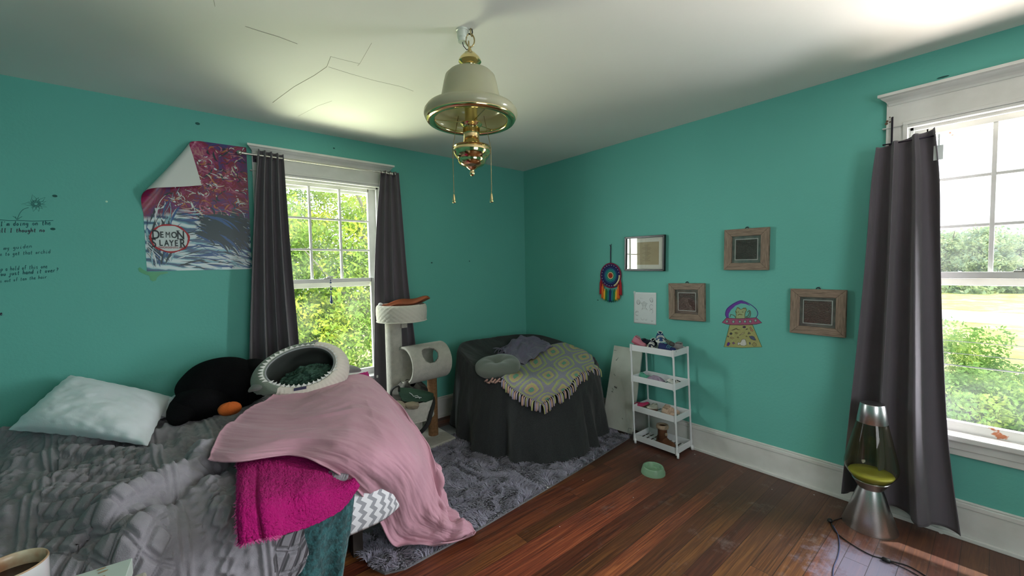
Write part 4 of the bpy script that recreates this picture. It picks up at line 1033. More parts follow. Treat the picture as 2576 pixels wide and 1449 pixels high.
# ------------------------------------------------------------------ poster with its corner folded over
def poster_mat():
    m = bpy.data.materials.new('poster_print'); m.use_nodes = True; nt = m.node_tree; L = nt.links; b = nt.nodes['Principled BSDF']; b.inputs['Roughness'].default_value = 0.32
    tc = N(nt, 'ShaderNodeTexCoord'); sp = N(nt, 'ShaderNodeSeparateXYZ'); L.new(tc.outputs['UV'], sp.inputs[0])
    def noise(scale, det, dist=0.0, rough=0.6, vec=None):
        n = N(nt, 'ShaderNodeTexNoise'); n.inputs['Scale'].default_value = scale; n.inputs['Detail'].default_value = det; n.inputs['Distortion'].default_value = dist; n.inputs['Roughness'].default_value = rough
        L.new(vec or tc.outputs['UV'], n.inputs['Vector']); return n
    def ramp(fac, stops):
        r = N(nt, 'ShaderNodeValToRGB'); L.new(fac, r.inputs[0]); e = r.color_ramp.elements
        e[0].position, e[0].color = stops[0][0], stops[0][1] + (1,); e[1].position, e[1].color = stops[-1][0], stops[-1][1] + (1,)
        for p_, c_ in stops[1:-1]: k = e.new(p_); k.color = c_ + (1,)
        return r
    n1 = noise(3.4, 10, 1.2, 0.7)
    top = ramp(n1.outputs['Fac'], [(0.34, (0.02, 0.03, 0.16)), (0.43, (0.10, 0.02, 0.14)), (0.50, (0.20, 0.008, 0.035)), (0.56, (0.30, 0.02, 0.12)), (0.64, (0.45, 0.22, 0.22)), (0.70, (0.60, 0.55, 0.55))])
    mp = N(nt, 'ShaderNodeMapping'); mp.inputs['Scale'].default_value = (1.0, 3.0, 1); mp.inputs['Rotation'].default_value = (0, 0, 0.35); L.new(tc.outputs['UV'], mp.inputs[0])
    w = N(nt, 'ShaderNodeTexWave', wave_type='BANDS', bands_direction='Y'); w.inputs['Scale'].default_value = 1.6; w.inputs['Distortion'].default_value = 7; w.inputs['Detail'].default_value = 5; w.inputs['Detail Scale'].default_value = 1.3
    L.new(mp.outputs[0], w.inputs['Vector'])
    bot = ramp(w.outputs['Fac'], [(0.0, (0.015, 0.07, 0.16)), (0.28, (0.07, 0.25, 0.34)), (0.45, (0.38, 0.58, 0.62)), (1.0, (0.62, 0.72, 0.74))])
    # border between the two halves
    nb = noise(4, 4); ma = N(nt, 'ShaderNodeMath', operation='MULTIPLY_ADD'); L.new(nb.outputs['Fac'], ma.inputs[0]); ma.inputs[1].default_value = 0.22; L.new(sp.outputs['Y'], ma.inputs[2])
    st = N(nt, 'ShaderNodeMapRange'); L.new(ma.outputs[0], st.inputs['Value']); st.inputs['From Min'].default_value = 0.495; st.inputs['From Max'].default_value = 0.535
    mx = N(nt, 'ShaderNodeMix', data_type='RGBA'); L.new(st.outputs[0], mx.inputs['Factor']); L.new(bot.outputs[0], mx.inputs['A']); L.new(top.outputs[0], mx.inputs['B'])
    # dark swirl at lower right
    vd = N(nt, 'ShaderNodeVectorMath', operation='DISTANCE'); mp2 = N(nt, 'ShaderNodeMapping'); mp2.inputs['Scale'].default_value = (1, 1.9, 1); L.new(tc.outputs['UV'], mp2.inputs[0]); L.new(mp2.outputs[0], vd.inputs[0]); vd.inputs[1].default_value = (0.80, 0.66, 0)
    nd = noise(7, 5, 2.0); ad = N(nt, 'ShaderNodeMath', operation='MULTIPLY_ADD'); L.new(nd.outputs['Fac'], ad.inputs[0]); ad.inputs[1].default_value = 0.35; L.new(vd.outputs['Value'], ad.inputs[2])
    sd = N(nt, 'ShaderNodeMapRange'); L.new(ad.outputs[0], sd.inputs['Value']); sd.inputs['From Min'].default_value = 0.44; sd.inputs['From Max'].default_value = 0.36
    mx2 = N(nt, 'ShaderNodeMix', data_type='RGBA'); L.new(sd.outputs[0], mx2.inputs['Factor']); L.new(mx.outputs['Result'], mx2.inputs['A']); mx2.inputs['B'].default_value = (0.01, 0.045, 0.05, 1)
    L.new(mx2.outputs['Result'], b.inputs['Base Color']); return m
M_POST = poster_mat(); M_PBACK = mat('poster_back', (0.62, 0.64, 0.62), 0.55)
PX0, PX1, PZ0, PZ1 = -3.305, -2.722, 1.502, 2.392
t = thing('poster', 'colourful wave and figure poster with its top left corner folded over', 'poster', (-3.0, 0, PZ0))
# fold line from (u=0, v=.40) to (u=.515, v=1)
F0 = np.array([-3.305, 1.875]); F1 = np.array([-3.000, 2.388]); fd = (F1 - F0) / np.linalg.norm(F1 - F0); fn_ = np.array([-fd[1], fd[0]])
nu, nv = 90, 120; P = np.zeros((nu, nv, 3)); b = MB()
for i in range(nu):
    for j in range(nv):
        u = i / (nu - 1); v = j / (nv - 1); p = np.array([PX0 + (PX1 - PX0) * u, PZ0 + (PZ1 - PZ0) * v + 0.006 * u])
        d = np.dot(p - F0, fn_); y = -0.002 - 0.004 * u
        R_c = 0.030 + 0.045 * np.clip(1 - np.dot(p - F0, fd) / 0.55, 0, 1) ** 1.5
        if d > 0:
            a = d / R_c
            if a < PI:
                q = p - fn_ * d + fn_ * R_c * math.sin(a); y -= R_c * (1 - math.cos(a))
            else:
                ex = d - PI * R_c; q = p - fn_ * d - fn_ * ex; y -= 2 * R_c + ex * 0.03
            p = q - fd * 0.42 * d
        P[i, j] = (p[0], y, p[1]); b.uv.append((u, v))
b.grid(P)
part('sheet', b, M_POST, t, True, smooth=True)
b = MB(); NP_ = normals(P); NP_ *= np.sign(NP_[-5, 5, 1]); b.grid(P + NP_ * 0.0010); part('paper_backing', b, M_PBACK, t, True, smooth=True)
# round crest with the title
def crest(px, py):
    p = at(px, py, Y=-0.006); return (p.x, p.z)
ccx, ccz = crest(428, 600)
b = MB(); seg = []
for i in range(41):
    a = 2 * PI * i / 40; rr = 0.098 + 0.0015 * math.sin(a * 7); seg.append((ccx + rr * math.cos(a), -0.0085, ccz + rr * 0.92 * math.sin(a)))
b.add([(ccx + 0.095 * math.cos(2 * PI * i / 40), -0.0080, ccz + 0.088 * math.sin(2 * PI * i / 40)) for i in range(40)], [tuple(range(40))]); part('crest_field', b, mat('crest_white', (0.58, 0.66, 0.66), 0.5), t, True)
b = MB(); ra_ = [(0.0065 + 0.0018 * math.sin(i * 1.3)) / 0.098 for i in range(41)]
b.grid(np.array([[(ccx + (x - ccx) * (1 + q * ra_[i % 40]), -0.0092, ccz + (z - ccz) * (1 + q * ra_[i % 40])) for q in (-0.8, 0.8)] for i, (x, y, z) in enumerate(seg)])); part('crest_ring', b, mat('crest_red', (0.38, 0.015, 0.025), 0.5), t, True)
def word(txt, x, z, size, m, y=-0.0115, sx=1.0, off=0.0):
    cu = bpy.data.curves.new('lettering', 'FONT'); cu.body = txt; cu.size = size; cu.extrude = 0.0004; cu.offset = off; cu.align_x = 'LEFT'
    tmp = bpy.data.objects.new('tmp', cu); COL.objects.link(tmp)
    me = bpy.data.meshes.new_from_object(tmp.evaluated_get(bpy.context.evaluated_depsgraph_get())); bpy.data.objects.remove(tmp)
    w_ = max(v.co.x for v in me.vertices)
    Mx = Matrix.Translation((x, y, z)) @ Matrix.Rotation(PI / 2, 4, 'X') @ Matrix.Diagonal((sx, 1, 1, 1))
    me.transform(WM[t.name].inverted() @ Mx); me.materials.clear(); me.materials.append(m)
    o = bpy.data.objects.new('lettering', me); COL.objects.link(o); o.parent = t; WM[o.name] = WM[t.name]
    return w_ * sx
BLK = mat('crest_black', (0.01, 0.02, 0.025), 0.5)
def serifword(px0, px1, pyb, txt, big, small, m):
    x0, z0 = crest(px0, pyb); x1, _ = crest(px1, pyb)
    ws = []; cu_w = 0
    # measure
    import itertools
    sizes = [big if (i == 0 or i == len(txt) - 1) else small for i in range(len(txt))]
    adv = [0.70 * s for s in sizes]; tot = sum(adv); k = (x1 - x0) / tot; x = x0
    for ch, s, a in zip(txt, sizes, adv):
        zz = z0 - (s - small) * 0.35
        word(ch, x, zz, s, m, sx=k * (0.95 if ch != 'M' else 0.80), off=0.0 if ch == 'M' else 0.0010)
        h = s * 0.70
        x += a * k
    b = MB()
    for i in (0, len(txt) - 1):
        xx = x0 + k * sum(adv[:i]); s = sizes[i]; zz = z0 - (s - small) * 0.35
        b.box((xx + 0.000, -0.0122, zz - 0.001), (xx + s * 0.30 * k, -0.0115, zz + 0.0022)); b.box((xx, -0.0122, zz + s * 0.68), (xx + s * 0.30 * k, -0.0115, zz + s * 0.70 + 0.0022))
    part('serif', b, m, t, True)
serifword(382, 464, 597, 'DEMON', 0.080, 0.056, BLK)
serifword(382, 470, 618, 'SLAYER', 0.080, 0.056, BLK)
x0, z0 = crest(399, 625); word('SWORDSMITH VILLA', x0, z0, 0.019, mat('crest_red'), sx=0.82, off=0.0)
# green paint run under the poster corner
b = MB()
pts = [(347, 676), (352, 672), (360, 678), (371, 684), (395, 684), (420, 684), (424, 687), (404, 691), (396, 697), (392, 706), (384, 708), (378, 704), (376, 694), (362, 689), (350, 683)]
vs = [tuple(at(x, y, Y=0.0)) for x, y in pts]; b.add([(x, -0.0015, z) for x, y, z in vs], [tuple(range(len(vs)))])
part('paint_run', b, mat('green_paint_run', (0.05, 0.32, 0.14), 0.3), wall_back, True, label='green paint run')
b = MB(); p = at(268, 507, Y=0.0); b.ell(p, (0.006, 0.002, 0.006), 8, 6); part('paint_chip', b, mat('pale_chip', (0.5, 0.75, 0.55), 0.6), wall_back, True)
# printed brushwork: curved strokes of flat colour on the flat part of the sheet
rng = random.Random(77)
SC_ = {k: MB() for k in ('white', 'deep_blue', 'pale_blue', 'crimson', 'rose', 'cream', 'ink', 'violet', 'orange')}
def onsheet(u, v):
    p = np.array([PX0 + (PX1 - PX0) * u, PZ0 + (PZ1 - PZ0) * v + 0.006 * u]); return None if np.dot(p - F0, fn_) > -0.022 or not (0.005 < u < 0.995 and 0.005 < v < 0.995) else (p[0], -0.0050 - 0.004 * u, p[1])
def stroke(kind, u, v, a, ln, w, bend, lift=0.0):
    L_, R_ = [], []; n_ = 9
    for i in range(n_):
        k = i / (n_ - 1); aa = a + bend * (k - .5); 
        u += math.cos(aa) * ln / n_ / 0.583; v += math.sin(aa) * ln / n_ / 0.89
        ww = w * math.sin(PI * (0.06 + 0.88 * k)); l_ = onsheet(u - math.sin(aa) * ww / 0.583, v + math.cos(aa) * ww / 0.89); r_ = onsheet(u + math.sin(aa) * ww / 0.583, v - math.cos(aa) * ww / 0.89)
        if l_ is None or r_ is None: break
        L_.append((l_[0], l_[1] - lift, l_[2])); R_.append((r_[0], r_[1] - lift, r_[2]))
    m_ = len(L_)
    if m_ > 2: SC_[kind].add(L_ + R_, [(i, i + 1, m_ + i + 1, m_ + i) for i in range(m_ - 1)])
for i in range(330):                                   # swirling water in the lower half
    u, v = rng.random(), rng.random() * 0.46; a = 0.5 - 1.3 * u + rng.uniform(-.25, .25) + (1.1 if u < 0.22 else 0)
    stroke(rng.choice(['white', 'white', 'pale_blue', 'deep_blue', 'deep_blue', 'ink']), u, v, a, rng.uniform(.06, .24), rng.uniform(.0012, .007), rng.uniform(-1.2, 1.0), i * 4e-6)
for i in range(620):                                   # busy crimson upper half
    u, v = rng.random(), 0.46 + rng.random() * 0.53
    stroke(rng.choice(['crimson', 'crimson', 'violet', 'rose', 'cream', 'white', 'orange', 'ink', 'deep_blue' if v > .85 or v < .52 else 'crimson']), u, v, rng.uniform(-1.4, 1.0), rng.uniform(.015, .11), rng.uniform(.0008, .0062), rng.uniform(-3, 3), i * 3e-6)
for i in range(220):                                   # dark flowing sweep at the lower right
    stroke('ink' if i % 7 else 'deep_blue', 0.42 + 0.34 * rng.random(), 0.27 + 0.16 * rng.random(), -0.45 + rng.uniform(-.35, .25), rng.uniform(.10, .26), rng.uniform(.003, .011), -0.9, 0.0014 + i * 4e-6)
for i in range(26):
    stroke('ink' if i % 2 else 'white', 0.02 + 0.2 * rng.random(), 0.03 + 0.13 * rng.random(), 2.2 + rng.uniform(-.1, .1), .14, .002, 0.1, 0.001)
cols_ = dict(white=(0.62, 0.68, 0.70), deep_blue=(0.02, 0.09, 0.25), pale_blue=(0.22, 0.44, 0.52), crimson=(0.22, 0.012, 0.035), rose=(0.42, 0.13, 0.20), cream=(0.55, 0.46, 0.36), ink=(0.008, 0.035, 0.045), violet=(0.16, 0.02, 0.16), orange=(0.42, 0.14, 0.05))
pst = bpy.data.objects['poster']
for k_, mb_ in SC_.items(): part('printed_art', mb_, mat('print_' + k_, cols_[k_], 0.35), pst, True, stuff=True)
for o_ in pst.children:
    if o_.name.startswith(('crest', 'lettering', 'serif')): o_.location.y -= 0.0055
# ------------------------------------------------------------------ soft things
from mathutils.bvhtree import BVHTree
def bvh_of(*Ps):
    vs = []; fs = []
    for P in Ps:
        nu, nv = P.shape[:2]; k = len(vs); vs += [Vector(p) for p in P.reshape(-1, 3)]
        for i in range(nu - 1):
            for j in range(nv - 1):
                a = k + i * nv + j; fs.append((a, a + nv, a + nv + 1, a + 1))
    return BVHTree.FromPolygons(vs, fs)
CV = Vector(CAMPOS)
def on(bvh, px, py, off=0.012, fallback=None):
    """where the sight line of a pixel meets a surface already built, lifted off it"""
    q = at(px, py, Y=0.0) if fallback is None else fallback
    d = (q - CV).normalized(); h = bvh.ray_cast(CV, d)
    if h[0] is None:
        s_ = min((bvh.find_nearest(CV + d * q) for q in (3.1, 3.3, 3.5, 3.6, 3.7, 3.8, 3.9, 4.0, 4.1, 4.2)), key=lambda r_: r_[3]); return s_[0] + (CV - s_[0]).normalized() * off
    n = h[1]
    if n.dot(d) > 0: n = -n
    return h[0] + n * off
def uvgrid(b, P):
    nu, nv = P.shape[:2]
    b.grid(P)
    b.uv += [(i / (nu - 1), j / (nv - 1)) for i in range(nu) for j in range(nv)]

# ---- the bed
bed = thing('bed', 'low bed along the back wall with a chevron patterned fitted sheet', 'bed', (-3.2, -0.95, 0))
def rounded(x0, x1, y0, y1, r, n=8):
    pts = []
    for cx_, cy_, a0 in ((x1 - r, y1 - r, 0), (x0 + r, y1 - r, 90), (x0 + r, y0 + r, 180), (x1 - r, y0 + r, 270)):
        for i in range(n + 1):
            a = rad(a0 + 90 * i / n); pts.append((cx_ + r * math.cos(a), cy_ + r * math.sin(a)))
    return pts
def slab(mb, outline, zs):
    """zs: list of (z, inset) rings of an outline"""
    n = len(outline); cx_ = sum(p[0] for p in outline) / n; cy_ = sum(p[1] for p in outline) / n; vs = []
    for z, ins in zs:
        for x, y in outline:
            d = math.hypot(x - cx_, y - cy_); k = (d - ins) / d; vs.append((cx_ + (x - cx_) * k, cy_ + (y - cy_) * k, z))
    fs = [(j * n + i, j * n + (i + 1) % n, (j + 1) * n + (i + 1) % n, (j + 1) * n + i) for j in range(len(zs) - 1) for i in range(n)]
    fs += [tuple(reversed(range(n))), tuple(range((len(zs) - 1) * n, len(zs) * n))]
    mb.add(vs, fs)
def chevron():
    m = bpy.data.materials.new('grey_chevron_sheet'); m.use_nodes = True; nt = m.node_tree; L = nt.links; b = nt.nodes['Principled BSDF']; b.inputs['Roughness'].default_value = 0.8
    tc = N(nt, 'ShaderNodeTexCoord'); sp = N(nt, 'ShaderNodeSeparateXYZ'); L.new(tc.outputs['Object'], sp.inputs[0])
    def M2(op, a, c):
        n = N(nt, 'ShaderNodeMath', operation=op)
        for i, q in enumerate((a, c)):
            if isinstance(q, (int, float)): n.inputs[i].default_value = q
            else: L.new(q, n.inputs[i])
        return n.outputs[0]
    s = M2('ADD', sp.outputs['X'], sp.outputs['Y'])
    zz = M2('PINGPONG', sp.outputs['Z'], 0.022)
    v = M2('FRACT', M2('DIVIDE', M2('ADD', s, zz), 0.052), 0)
    g = M2('LESS_THAN', v, 0.45)
    mx = N(nt, 'ShaderNodeMix', data_type='RGBA'); L.new(g, mx.inputs['Factor']); mx.inputs['A'].default_value = (0.72, 0.73, 0.76, 1); mx.inputs['B'].default_value = (0.30, 0.31, 0.34, 1)
    L.new(mx.outputs['Result'], b.inputs['Base Color']); return m
ol = rounded(-4.25, -2.24, -1.70, -0.20, 0.26)
b = MB(); slab(b, ol, [(0.275, 0.06), (0.265, 0.02), (0.285, 0.0), (0.38, -0.008), (0.47, 0.015), (0.52, 0.06), (0.54, 0.14)]); part('mattress', b, chevron(), bed, True, smooth=True)
b = MB(); M_BEDW = mat('dark_bed_frame', (0.03, 0.022, 0.018), 0.6)
b.box((-4.2, -1.48, 0.20), (-2.45, -1.44, 0.27)); b.box((-4.2, -0.30, 0.20), (-2.45, -0.26, 0.27)); b.box((-4.2, -1.48, 0.20), (-4.15, -0.26, 0.27)); b.box((-2.50, -1.48, 0.20), (-2.45, -0.26, 0.27)); b.box((-4.15, -1.58, 0.25), (-2.35, -0.30, 0.268))
part('bed_frame', b, M_BEDW, bed, True, bevel=0.004)
for x in (-4.17, -3.24, -2.50):
    for y in (-1.45, -0.28):
        b = MB(); b.box((x - 0.025, y - 0.02, 0.0), (x + 0.025, y + 0.02, 0.20)); part('leg', b, M_BEDW, bed, True)

# ---- cable-pattern plush comforter
def pattern(U, V):
    """raised knit-look relief: diamond bands alternating with cable bands; U across, V along, metres"""
    P_ = 0.60; u = np.mod(U, P_); h = np.zeros_like(U)
    # diamonds 0..0.30
    cell = 0.080
    a = (u / cell + V / cell); c = (u / cell - V / cell)
    da = np.abs(np.mod(a, 1) - 0.5); dc = np.abs(np.mod(c, 1) - 0.5); dm = np.maximum(da, dc)
    pil = np.clip((0.40 - dm) / 0.12, 0, 1); pil = pil * pil * (3 - 2 * pil)
    ridge = np.exp(-((0.5 - dm) / 0.03) ** 2) * 0.55
    inb = np.clip((0.160 - np.abs(u - 0.15)) / 0.01, 0, 1)
    h += inb * (pil * 1.0 + ridge)
    # cables 0.30..0.60
    q = u - 0.30; inc = (q > 0)
    for c0, w, tw in ((0.020, 0.010, 0), (0.045, 0.008, 0), (0.150, 0.040, 1), (0.255, 0.008, 0), (0.280, 0.010, 0)):
        s = 0.022 * np.sin(V * 2 * PI / 0.10) * tw
        if tw:
            h += inc * (np.exp(-((q - c0 - s) / 0.014) ** 2) + np.exp(-((q - c0 + s) / 0.014) ** 2) * 0.9)
        else:
            h += inc * np.exp(-((q - c0) / w) ** 2) * 0.8
    bob = np.exp(-((np.mod(V, 0.045) - 0.022) / 0.012) ** 2)
    for c0 in (0.085, 0.215): h += inc * np.exp(-((q - c0) / 0.012) ** 2) * bob * 0.8
    return np.clip(h, 0, 1.3)
nu, nv = 560, 430
cols = [-4.45, -4.1, -3.7, -3.35, -3.0, -2.75, -2.52]
ctrl = []
for i, x in enumerate(cols):
    xe = (x, x, x, x, x - 0.01, x - 0.02, x - 0.10)[i]; xh = (x, x, x, x, x - 0.02, x - 0.12, x - 0.28)[i]; xb = (x, x, x, x, x - 0.04, x - 0.19, x - 0.40)[i]
    ctrl.append([(x, -0.24, 0.60), (x, -0.55, 0.605), (x, -0.95, 0.60), (x, -1.35, 0.60), (xe, -1.60, 0.595), (xe, -1.74, 0.565), (xh, -1.80, 0.46), (xh - 0.01, -1.83, 0.33), (xb, -1.86, 0.19), (xb, -1.90, 0.10)])
P = surf(np.array(ctrl), nu, nv)
X, Y = P[:, :, 0].copy(), P[:, :, 1].copy()
S = np.zeros((nu, nv)); S[:, 1:] = np.cumsum(np.linalg.norm(np.diff(P, axis=1), axis=2), axis=1)
U0 = X + 0.07 * fbm(X * 1.2, Y * 1.2, 11) + 0.12 * (Y + 1)
V0 = S + 0.12 * fbm(X * 1.1 + 5, S * 1.1, 12) + 0.25 * (X + 3.4)
top = np.clip((P[:, :, 2] - 0.45) / 0.12, 0, 1)
def ridge_line(px, w, h, Z=0.62):
    L_ = catmull(np.array([tuple(at(x, y, Z=Z)) for x, y in px])[:, :2], 40); D = np.full(X.shape, 9.0); sd = np.zeros(X.shape)
    for k in range(len(L_) - 1):
        a = L_[k]; d = L_[k + 1] - a; l2 = d @ d
        t_ = np.clip(((X - a[0]) * d[0] + (Y - a[1]) * d[1]) / l2, 0, 1); qx = X - a[0] - t_ * d[0]; qy = Y - a[1] - t_ * d[1]; dist = np.hypot(qx, qy)
        m_ = dist < D; D = np.where(m_, dist, D); sd = np.where(m_, np.sign(d[0] * qy - d[1] * qx), sd)
    return D, sd
Z = np.zeros((nu, nv))
D, sd = ridge_line([(270, 1325), (330, 1290), (420, 1232), (500, 1180), (560, 1130), (640, 1070)], 0, 0); Z += 0.055 * np.exp(-(D / 0.045) ** 2) - 0.035 * np.exp(-((D - 0.075) / 0.03) ** 2) * (sd < 0)
D, sd = ridge_line([(-60, 1112), (60, 1100), (150, 1096), (230, 1110)], 0, 0); Z += 0.085 * np.exp(-(D / 0.10) ** 2)
D, sd = ridge_line([(60, 1165), (200, 1150), (330, 1150), (440, 1175), (520, 1160)], 0, 0); Z += 0.045 * np.exp(-(D / 0.05) ** 2)
D, sd = ridge_line([(-40, 1190), (100, 1175), (220, 1180)], 0, 0); Z -= 0.02 * np.exp(-(D / 0.03) ** 2)
D, sd = ridge_line([(130, 1235), (240, 1185), (350, 1200), (385, 1240)], 0, 0); Z += 0.06 * np.exp(-(D / 0.11) ** 2)
D, sd = ridge_line([(0, 1340), (90, 1310), (220, 1308), (330, 1350), (380, 1420)], 0, 0, 0.60); Z += 0.075 * np.exp(-(D / 0.10) ** 2) - 0.02 * np.exp(-((D - 0.16) / 0.04) ** 2) * (sd > 0)
D, sd = ridge_line([(400, 1090), (470, 1060), (560, 1040), (640, 1010)], 0, 0); Z += 0.035 * np.exp(-(D / 0.05) ** 2)
D, sd = ridge_line([(380, 1170), (450, 1130), (520, 1100)], 0, 0); Z += 0.03 * np.exp(-(D / 0.035) ** 2)
Z += 0.070 * np.abs(fbm(X * 2.1 + 1, Y * 2.9, 3)) + 0.030 * fbm(X * 4.5, Y * 3.5, 5) + 0.014 * fbm(X * 9, Y * 9, 8)
Nn = normals(P); Nn *= np.sign(Nn[:, :, 2:3].mean())
side = 1 - top
fold = 0.035 * np.sin(X * 9.0 + 1.5 * np.sin(X * 3)) * side + 0.02 * fbm(X * 5, P[:, :, 2] * 2, 21) * side
cov = np.clip((X + 3.06) / 0.10, 0, 1) * np.clip((P[:, :, 2] - 0.50) / 0.06, 0, 1)
P = P + Nn * ((Z * (1 - 0.85 * cov)) * top + fold)[:, :, None]
P = P + normals(P) * np.sign((normals(P)[:, :, 2]).mean()) * ((0.0150 + 0.001 * top) * pattern(U0, V0) * (1 - 0.8 * cov) + 0.002 * fbm(X * 60, V0 * 60, 2, 2))[:, :, None]
P[:, :, 2] = np.maximum(P[:, :, 2], 0.02)
M_COMF = mat('grey_sherpa_plush', (0.275, 0.262, 0.292), 0.95, spec=0.1, noise=(40, (0.22, 0.21, 0.235), 0.3), bump=(330, 0.5, 0.003), sheen=0.15)
b = MB(); b.grid(P)
comforter = solo('comforter', b, M_COMF, 'grey plush comforter with a raised diamond and cable pattern, rumpled over the bed', 'comforter', smooth=True)
PC = P[::4, ::4].copy()

# ---- pillows
def pillow(name, c00, c10, c11, c01, th, label, m, seed, up, group=None, nu=60, nv=48, world=True):
    """soft cushion through four corners: c00-c10 one long edge, c01-c11 the other"""
    c = [np.array(q, float) for q in (c00, c10, c11, c01)]
    u = np.linspace(0, 1, nu)[:, None]; v = np.linspace(0, 1, nv)[None, :]
    base = ((1 - u) * (1 - v))[..., None] * c[0] + (u * (1 - v))[..., None] * c[1] + (u * v)[..., None] * c[2] + ((1 - u) * v)[..., None] * c[3]
    # pinched sides between the corners
    mid = base.mean(axis=(0, 1))
    pin = 0.05 * (4 * u * (1 - u) * (np.abs(2 * v - 1) ** 4) + 4 * v * (1 - v) * (np.abs(2 * u - 1) ** 4))
    base = base + (mid - base) * pin[..., None]
    prof = (1 - np.abs(2 * u - 1) ** 3.2) ** 0.55 * (1 - np.abs(2 * v - 1) ** 3.2) ** 0.55
    up = np.array(up, float); up /= np.linalg.norm(up)
    wr = fbm(u * 5 + 0 * v, v * 5 + 0 * u, seed) * 0.016 + 0.022 * (0.25 - np.abs(fbm(u * 3 + v * 6, v * 2 - u * 2, seed + 3))) + 0.010 * (0.2 - np.abs(fbm(u * 9 - v * 4, v * 7 + u * 3, seed + 5)))
    edge = (np.minimum(np.minimum(u, 1 - u), np.minimum(v, 1 - v)))
    crim = 0.006 * np.sin(60 * u + 0 * v) * np.exp(-edge / 0.05) + 0.006 * np.sin(48 * v + 0 * u) * np.exp(-edge / 0.05)
    T_ = base + up * ((prof * th * 0.62) + wr * prof + crim)[..., None]; Bt = base - up * (prof * th * 0.38)[..., None]
    b = MB(); b.grid(T_); b.grid(Bt[::-1]); return b, T_
M_PILL = mat('white_cotton', (0.80, 0.84, 0.90), 0.8, spec=0.15, bump=(120, 0.2, 0.003), sheen=0.1)
p00 = at(20, 1082, Y=-0.36); p01 = at(177, 943, Y=-0.09); p11 = at(440, 1000, Y=-0.20); p10 = at(372, 1122, Z=0.64)
b, PT = pillow('pillow', p00, p10, p11, p01, 0.20, '', M_PILL, 3, (-0.1, -0.75, 0.65))
pl_ = solo('pillow', b, M_PILL, 'white pillow leaning on the teal wall at the head of the bed', 'pillow', smooth=True, sub=1)
b, _ = pillow('pillow', (-3.42, -0.45, 0.640), (-2.98, -0.42, 0.640), (-2.98, -0.15, 0.665), (-3.20, -0.15, 0.685), 0.07, '', M_PILL, 8, (0, 0, 1))
solo('pillow', b, M_PILL, 'flat white pillow mostly hidden under the black plush', 'pillow', smooth=True)

# ---- black plush toy lying against the wall
M_BLK = mat('black_plush', (0.006, 0.006, 0.007), 0.95, spec=0.08, bump=(180, 0.8, 0.01))
t = thing('plush_toy', 'large black plush toy with an orange foot slumped between the pillow and the curtain', 'plush toy', (-2.98, -0.42, 0.62))
def lump(s, a): return lambda p: 1 + a * math.sin(p.x * 3 + s) * math.cos(p.y * 4 + s) + a * 0.5 * math.sin(p.z * 7 + s)
b = MB(); b.ell((-2.960, -0.33, 0.745), (0.240, 0.22, 0.180), 44, 30, fn=lump(1, 0.04)); b.ell((-2.80, -0.32, 0.755), (0.135, 0.17, 0.140), 28, 20, fn=lump(2, 0.04)); b.ell((-3.07, -0.46, 0.69), (0.16, 0.16, 0.11), 28, 20, fn=lump(3, 0.05)); part('body', b, M_BLK, t, True, smooth=True)
b = MB(); b.tube([(-3.10, -0.42, 0.75), (-3.15, -0.50, 0.71), (-3.18, -0.60, 0.665), (-3.19, -0.68, 0.65)], [0.09, 0.095, 0.075, 0.025], 20, flat=0.6); part('flipper', b, M_BLK, t, True, smooth=True, sub=1)
b = MB(); b.tube([(-2.86, -0.43, 0.72), (-2.79, -0.50, 0.705), (-2.74, -0.55, 0.70)], [0.07, 0.06, 0.03], 18, flat=0.7); part('flipper', b, M_BLK, t, True, smooth=True, sub=1)
fo = at(578, 1026, Z=0.705)
b = MB(); b.ell((fo.x, fo.y, 0.700), (0.055, 0.045, 0.034), 24, 16, fn=lambda p: 1 + 0.12 * abs(math.sin(3 * math.atan2(p.y, p.x)))); part('foot', b, mat('orange_felt', (0.62, 0.13, 0.02), 0.9, bump=(200, 0.6, 0.004)), t, True, smooth=True, label='orange foot')

# ---- magenta sherpa blanket
def ctl(rows): return np.array([[tuple(at(q[0], q[1], Z=q[3])) if q[2] == 'z' else tuple(at(q[0], q[1], Y=q[3])) for q in r] for r in rows])
mg = ctl([[(636, 1032, 'z', .665), (600, 1105, 'z', .655), (598, 1180, 'z', .635), (597, 1270, 'y', -1.87), (606, 1362, 'y', -1.93)],
          [(680, 1010, 'z', .69), (640, 1090, 'z', .665), (655, 1180, 'z', .635), (658, 1265, 'y', -1.91), (672, 1352, 'y', -1.97)],
          [(760, 985, 'z', .70), (720, 1080, 'z', .675), (722, 1175, 'z', .62), (722, 1255, 'y', -1.87), (730, 1340, 'y', -1.93)],
          [(820, 965, 'z', .70), (800, 1075, 'z', .675), (790, 1170, 'z', .60), (795, 1240, 'y', -1.86), (805, 1312, 'y', -1.90)],
          [(880, 948, 'z', .705), (885, 1060, 'z', .665), (845, 1185, 'z', .57), (848, 1235, 'y', -1.83), (862, 1275, 'y', -1.84)],
          [(925, 938, 'z', .690), (950, 1050, 'z', .64), (885, 1195, 'z', .53), (893, 1210, 'y', -1.79), (902, 1222, 'y', -1.80)]])
nu, nv = 260, 260; P = surf(mg, nu, nv); u = np.linspace(0, 1, nu)[:, None] * np.ones((1, nv)); v = np.linspace(0, 1, nv)[None, :] * np.ones((nu, 1))
NN = normals(P); NN *= np.sign(NN[:, :120, 2].mean())
P = P + NN * (0.022 * np.exp(-((u - 0.07) / 0.045) ** 2) * np.clip(v * 2 - 0.9, 0, 1) - 0.022 * np.exp(-((u - 0.165) / 0.018) ** 2) * np.clip(v * 2 - 0.9, 0, 1) + 0.010 * fbm(u * 5, v * 4, 4) + 0.0035 * np.abs(fbm(u * 46, v * 60, 9, 2)) * 2.0 + 0.002 * fbm(u * 90, v * 110, 10, 1))[..., None]
P = P + NN * 0.006
PM = P[::3, ::3].copy()
b = MB(); b.grid(P)
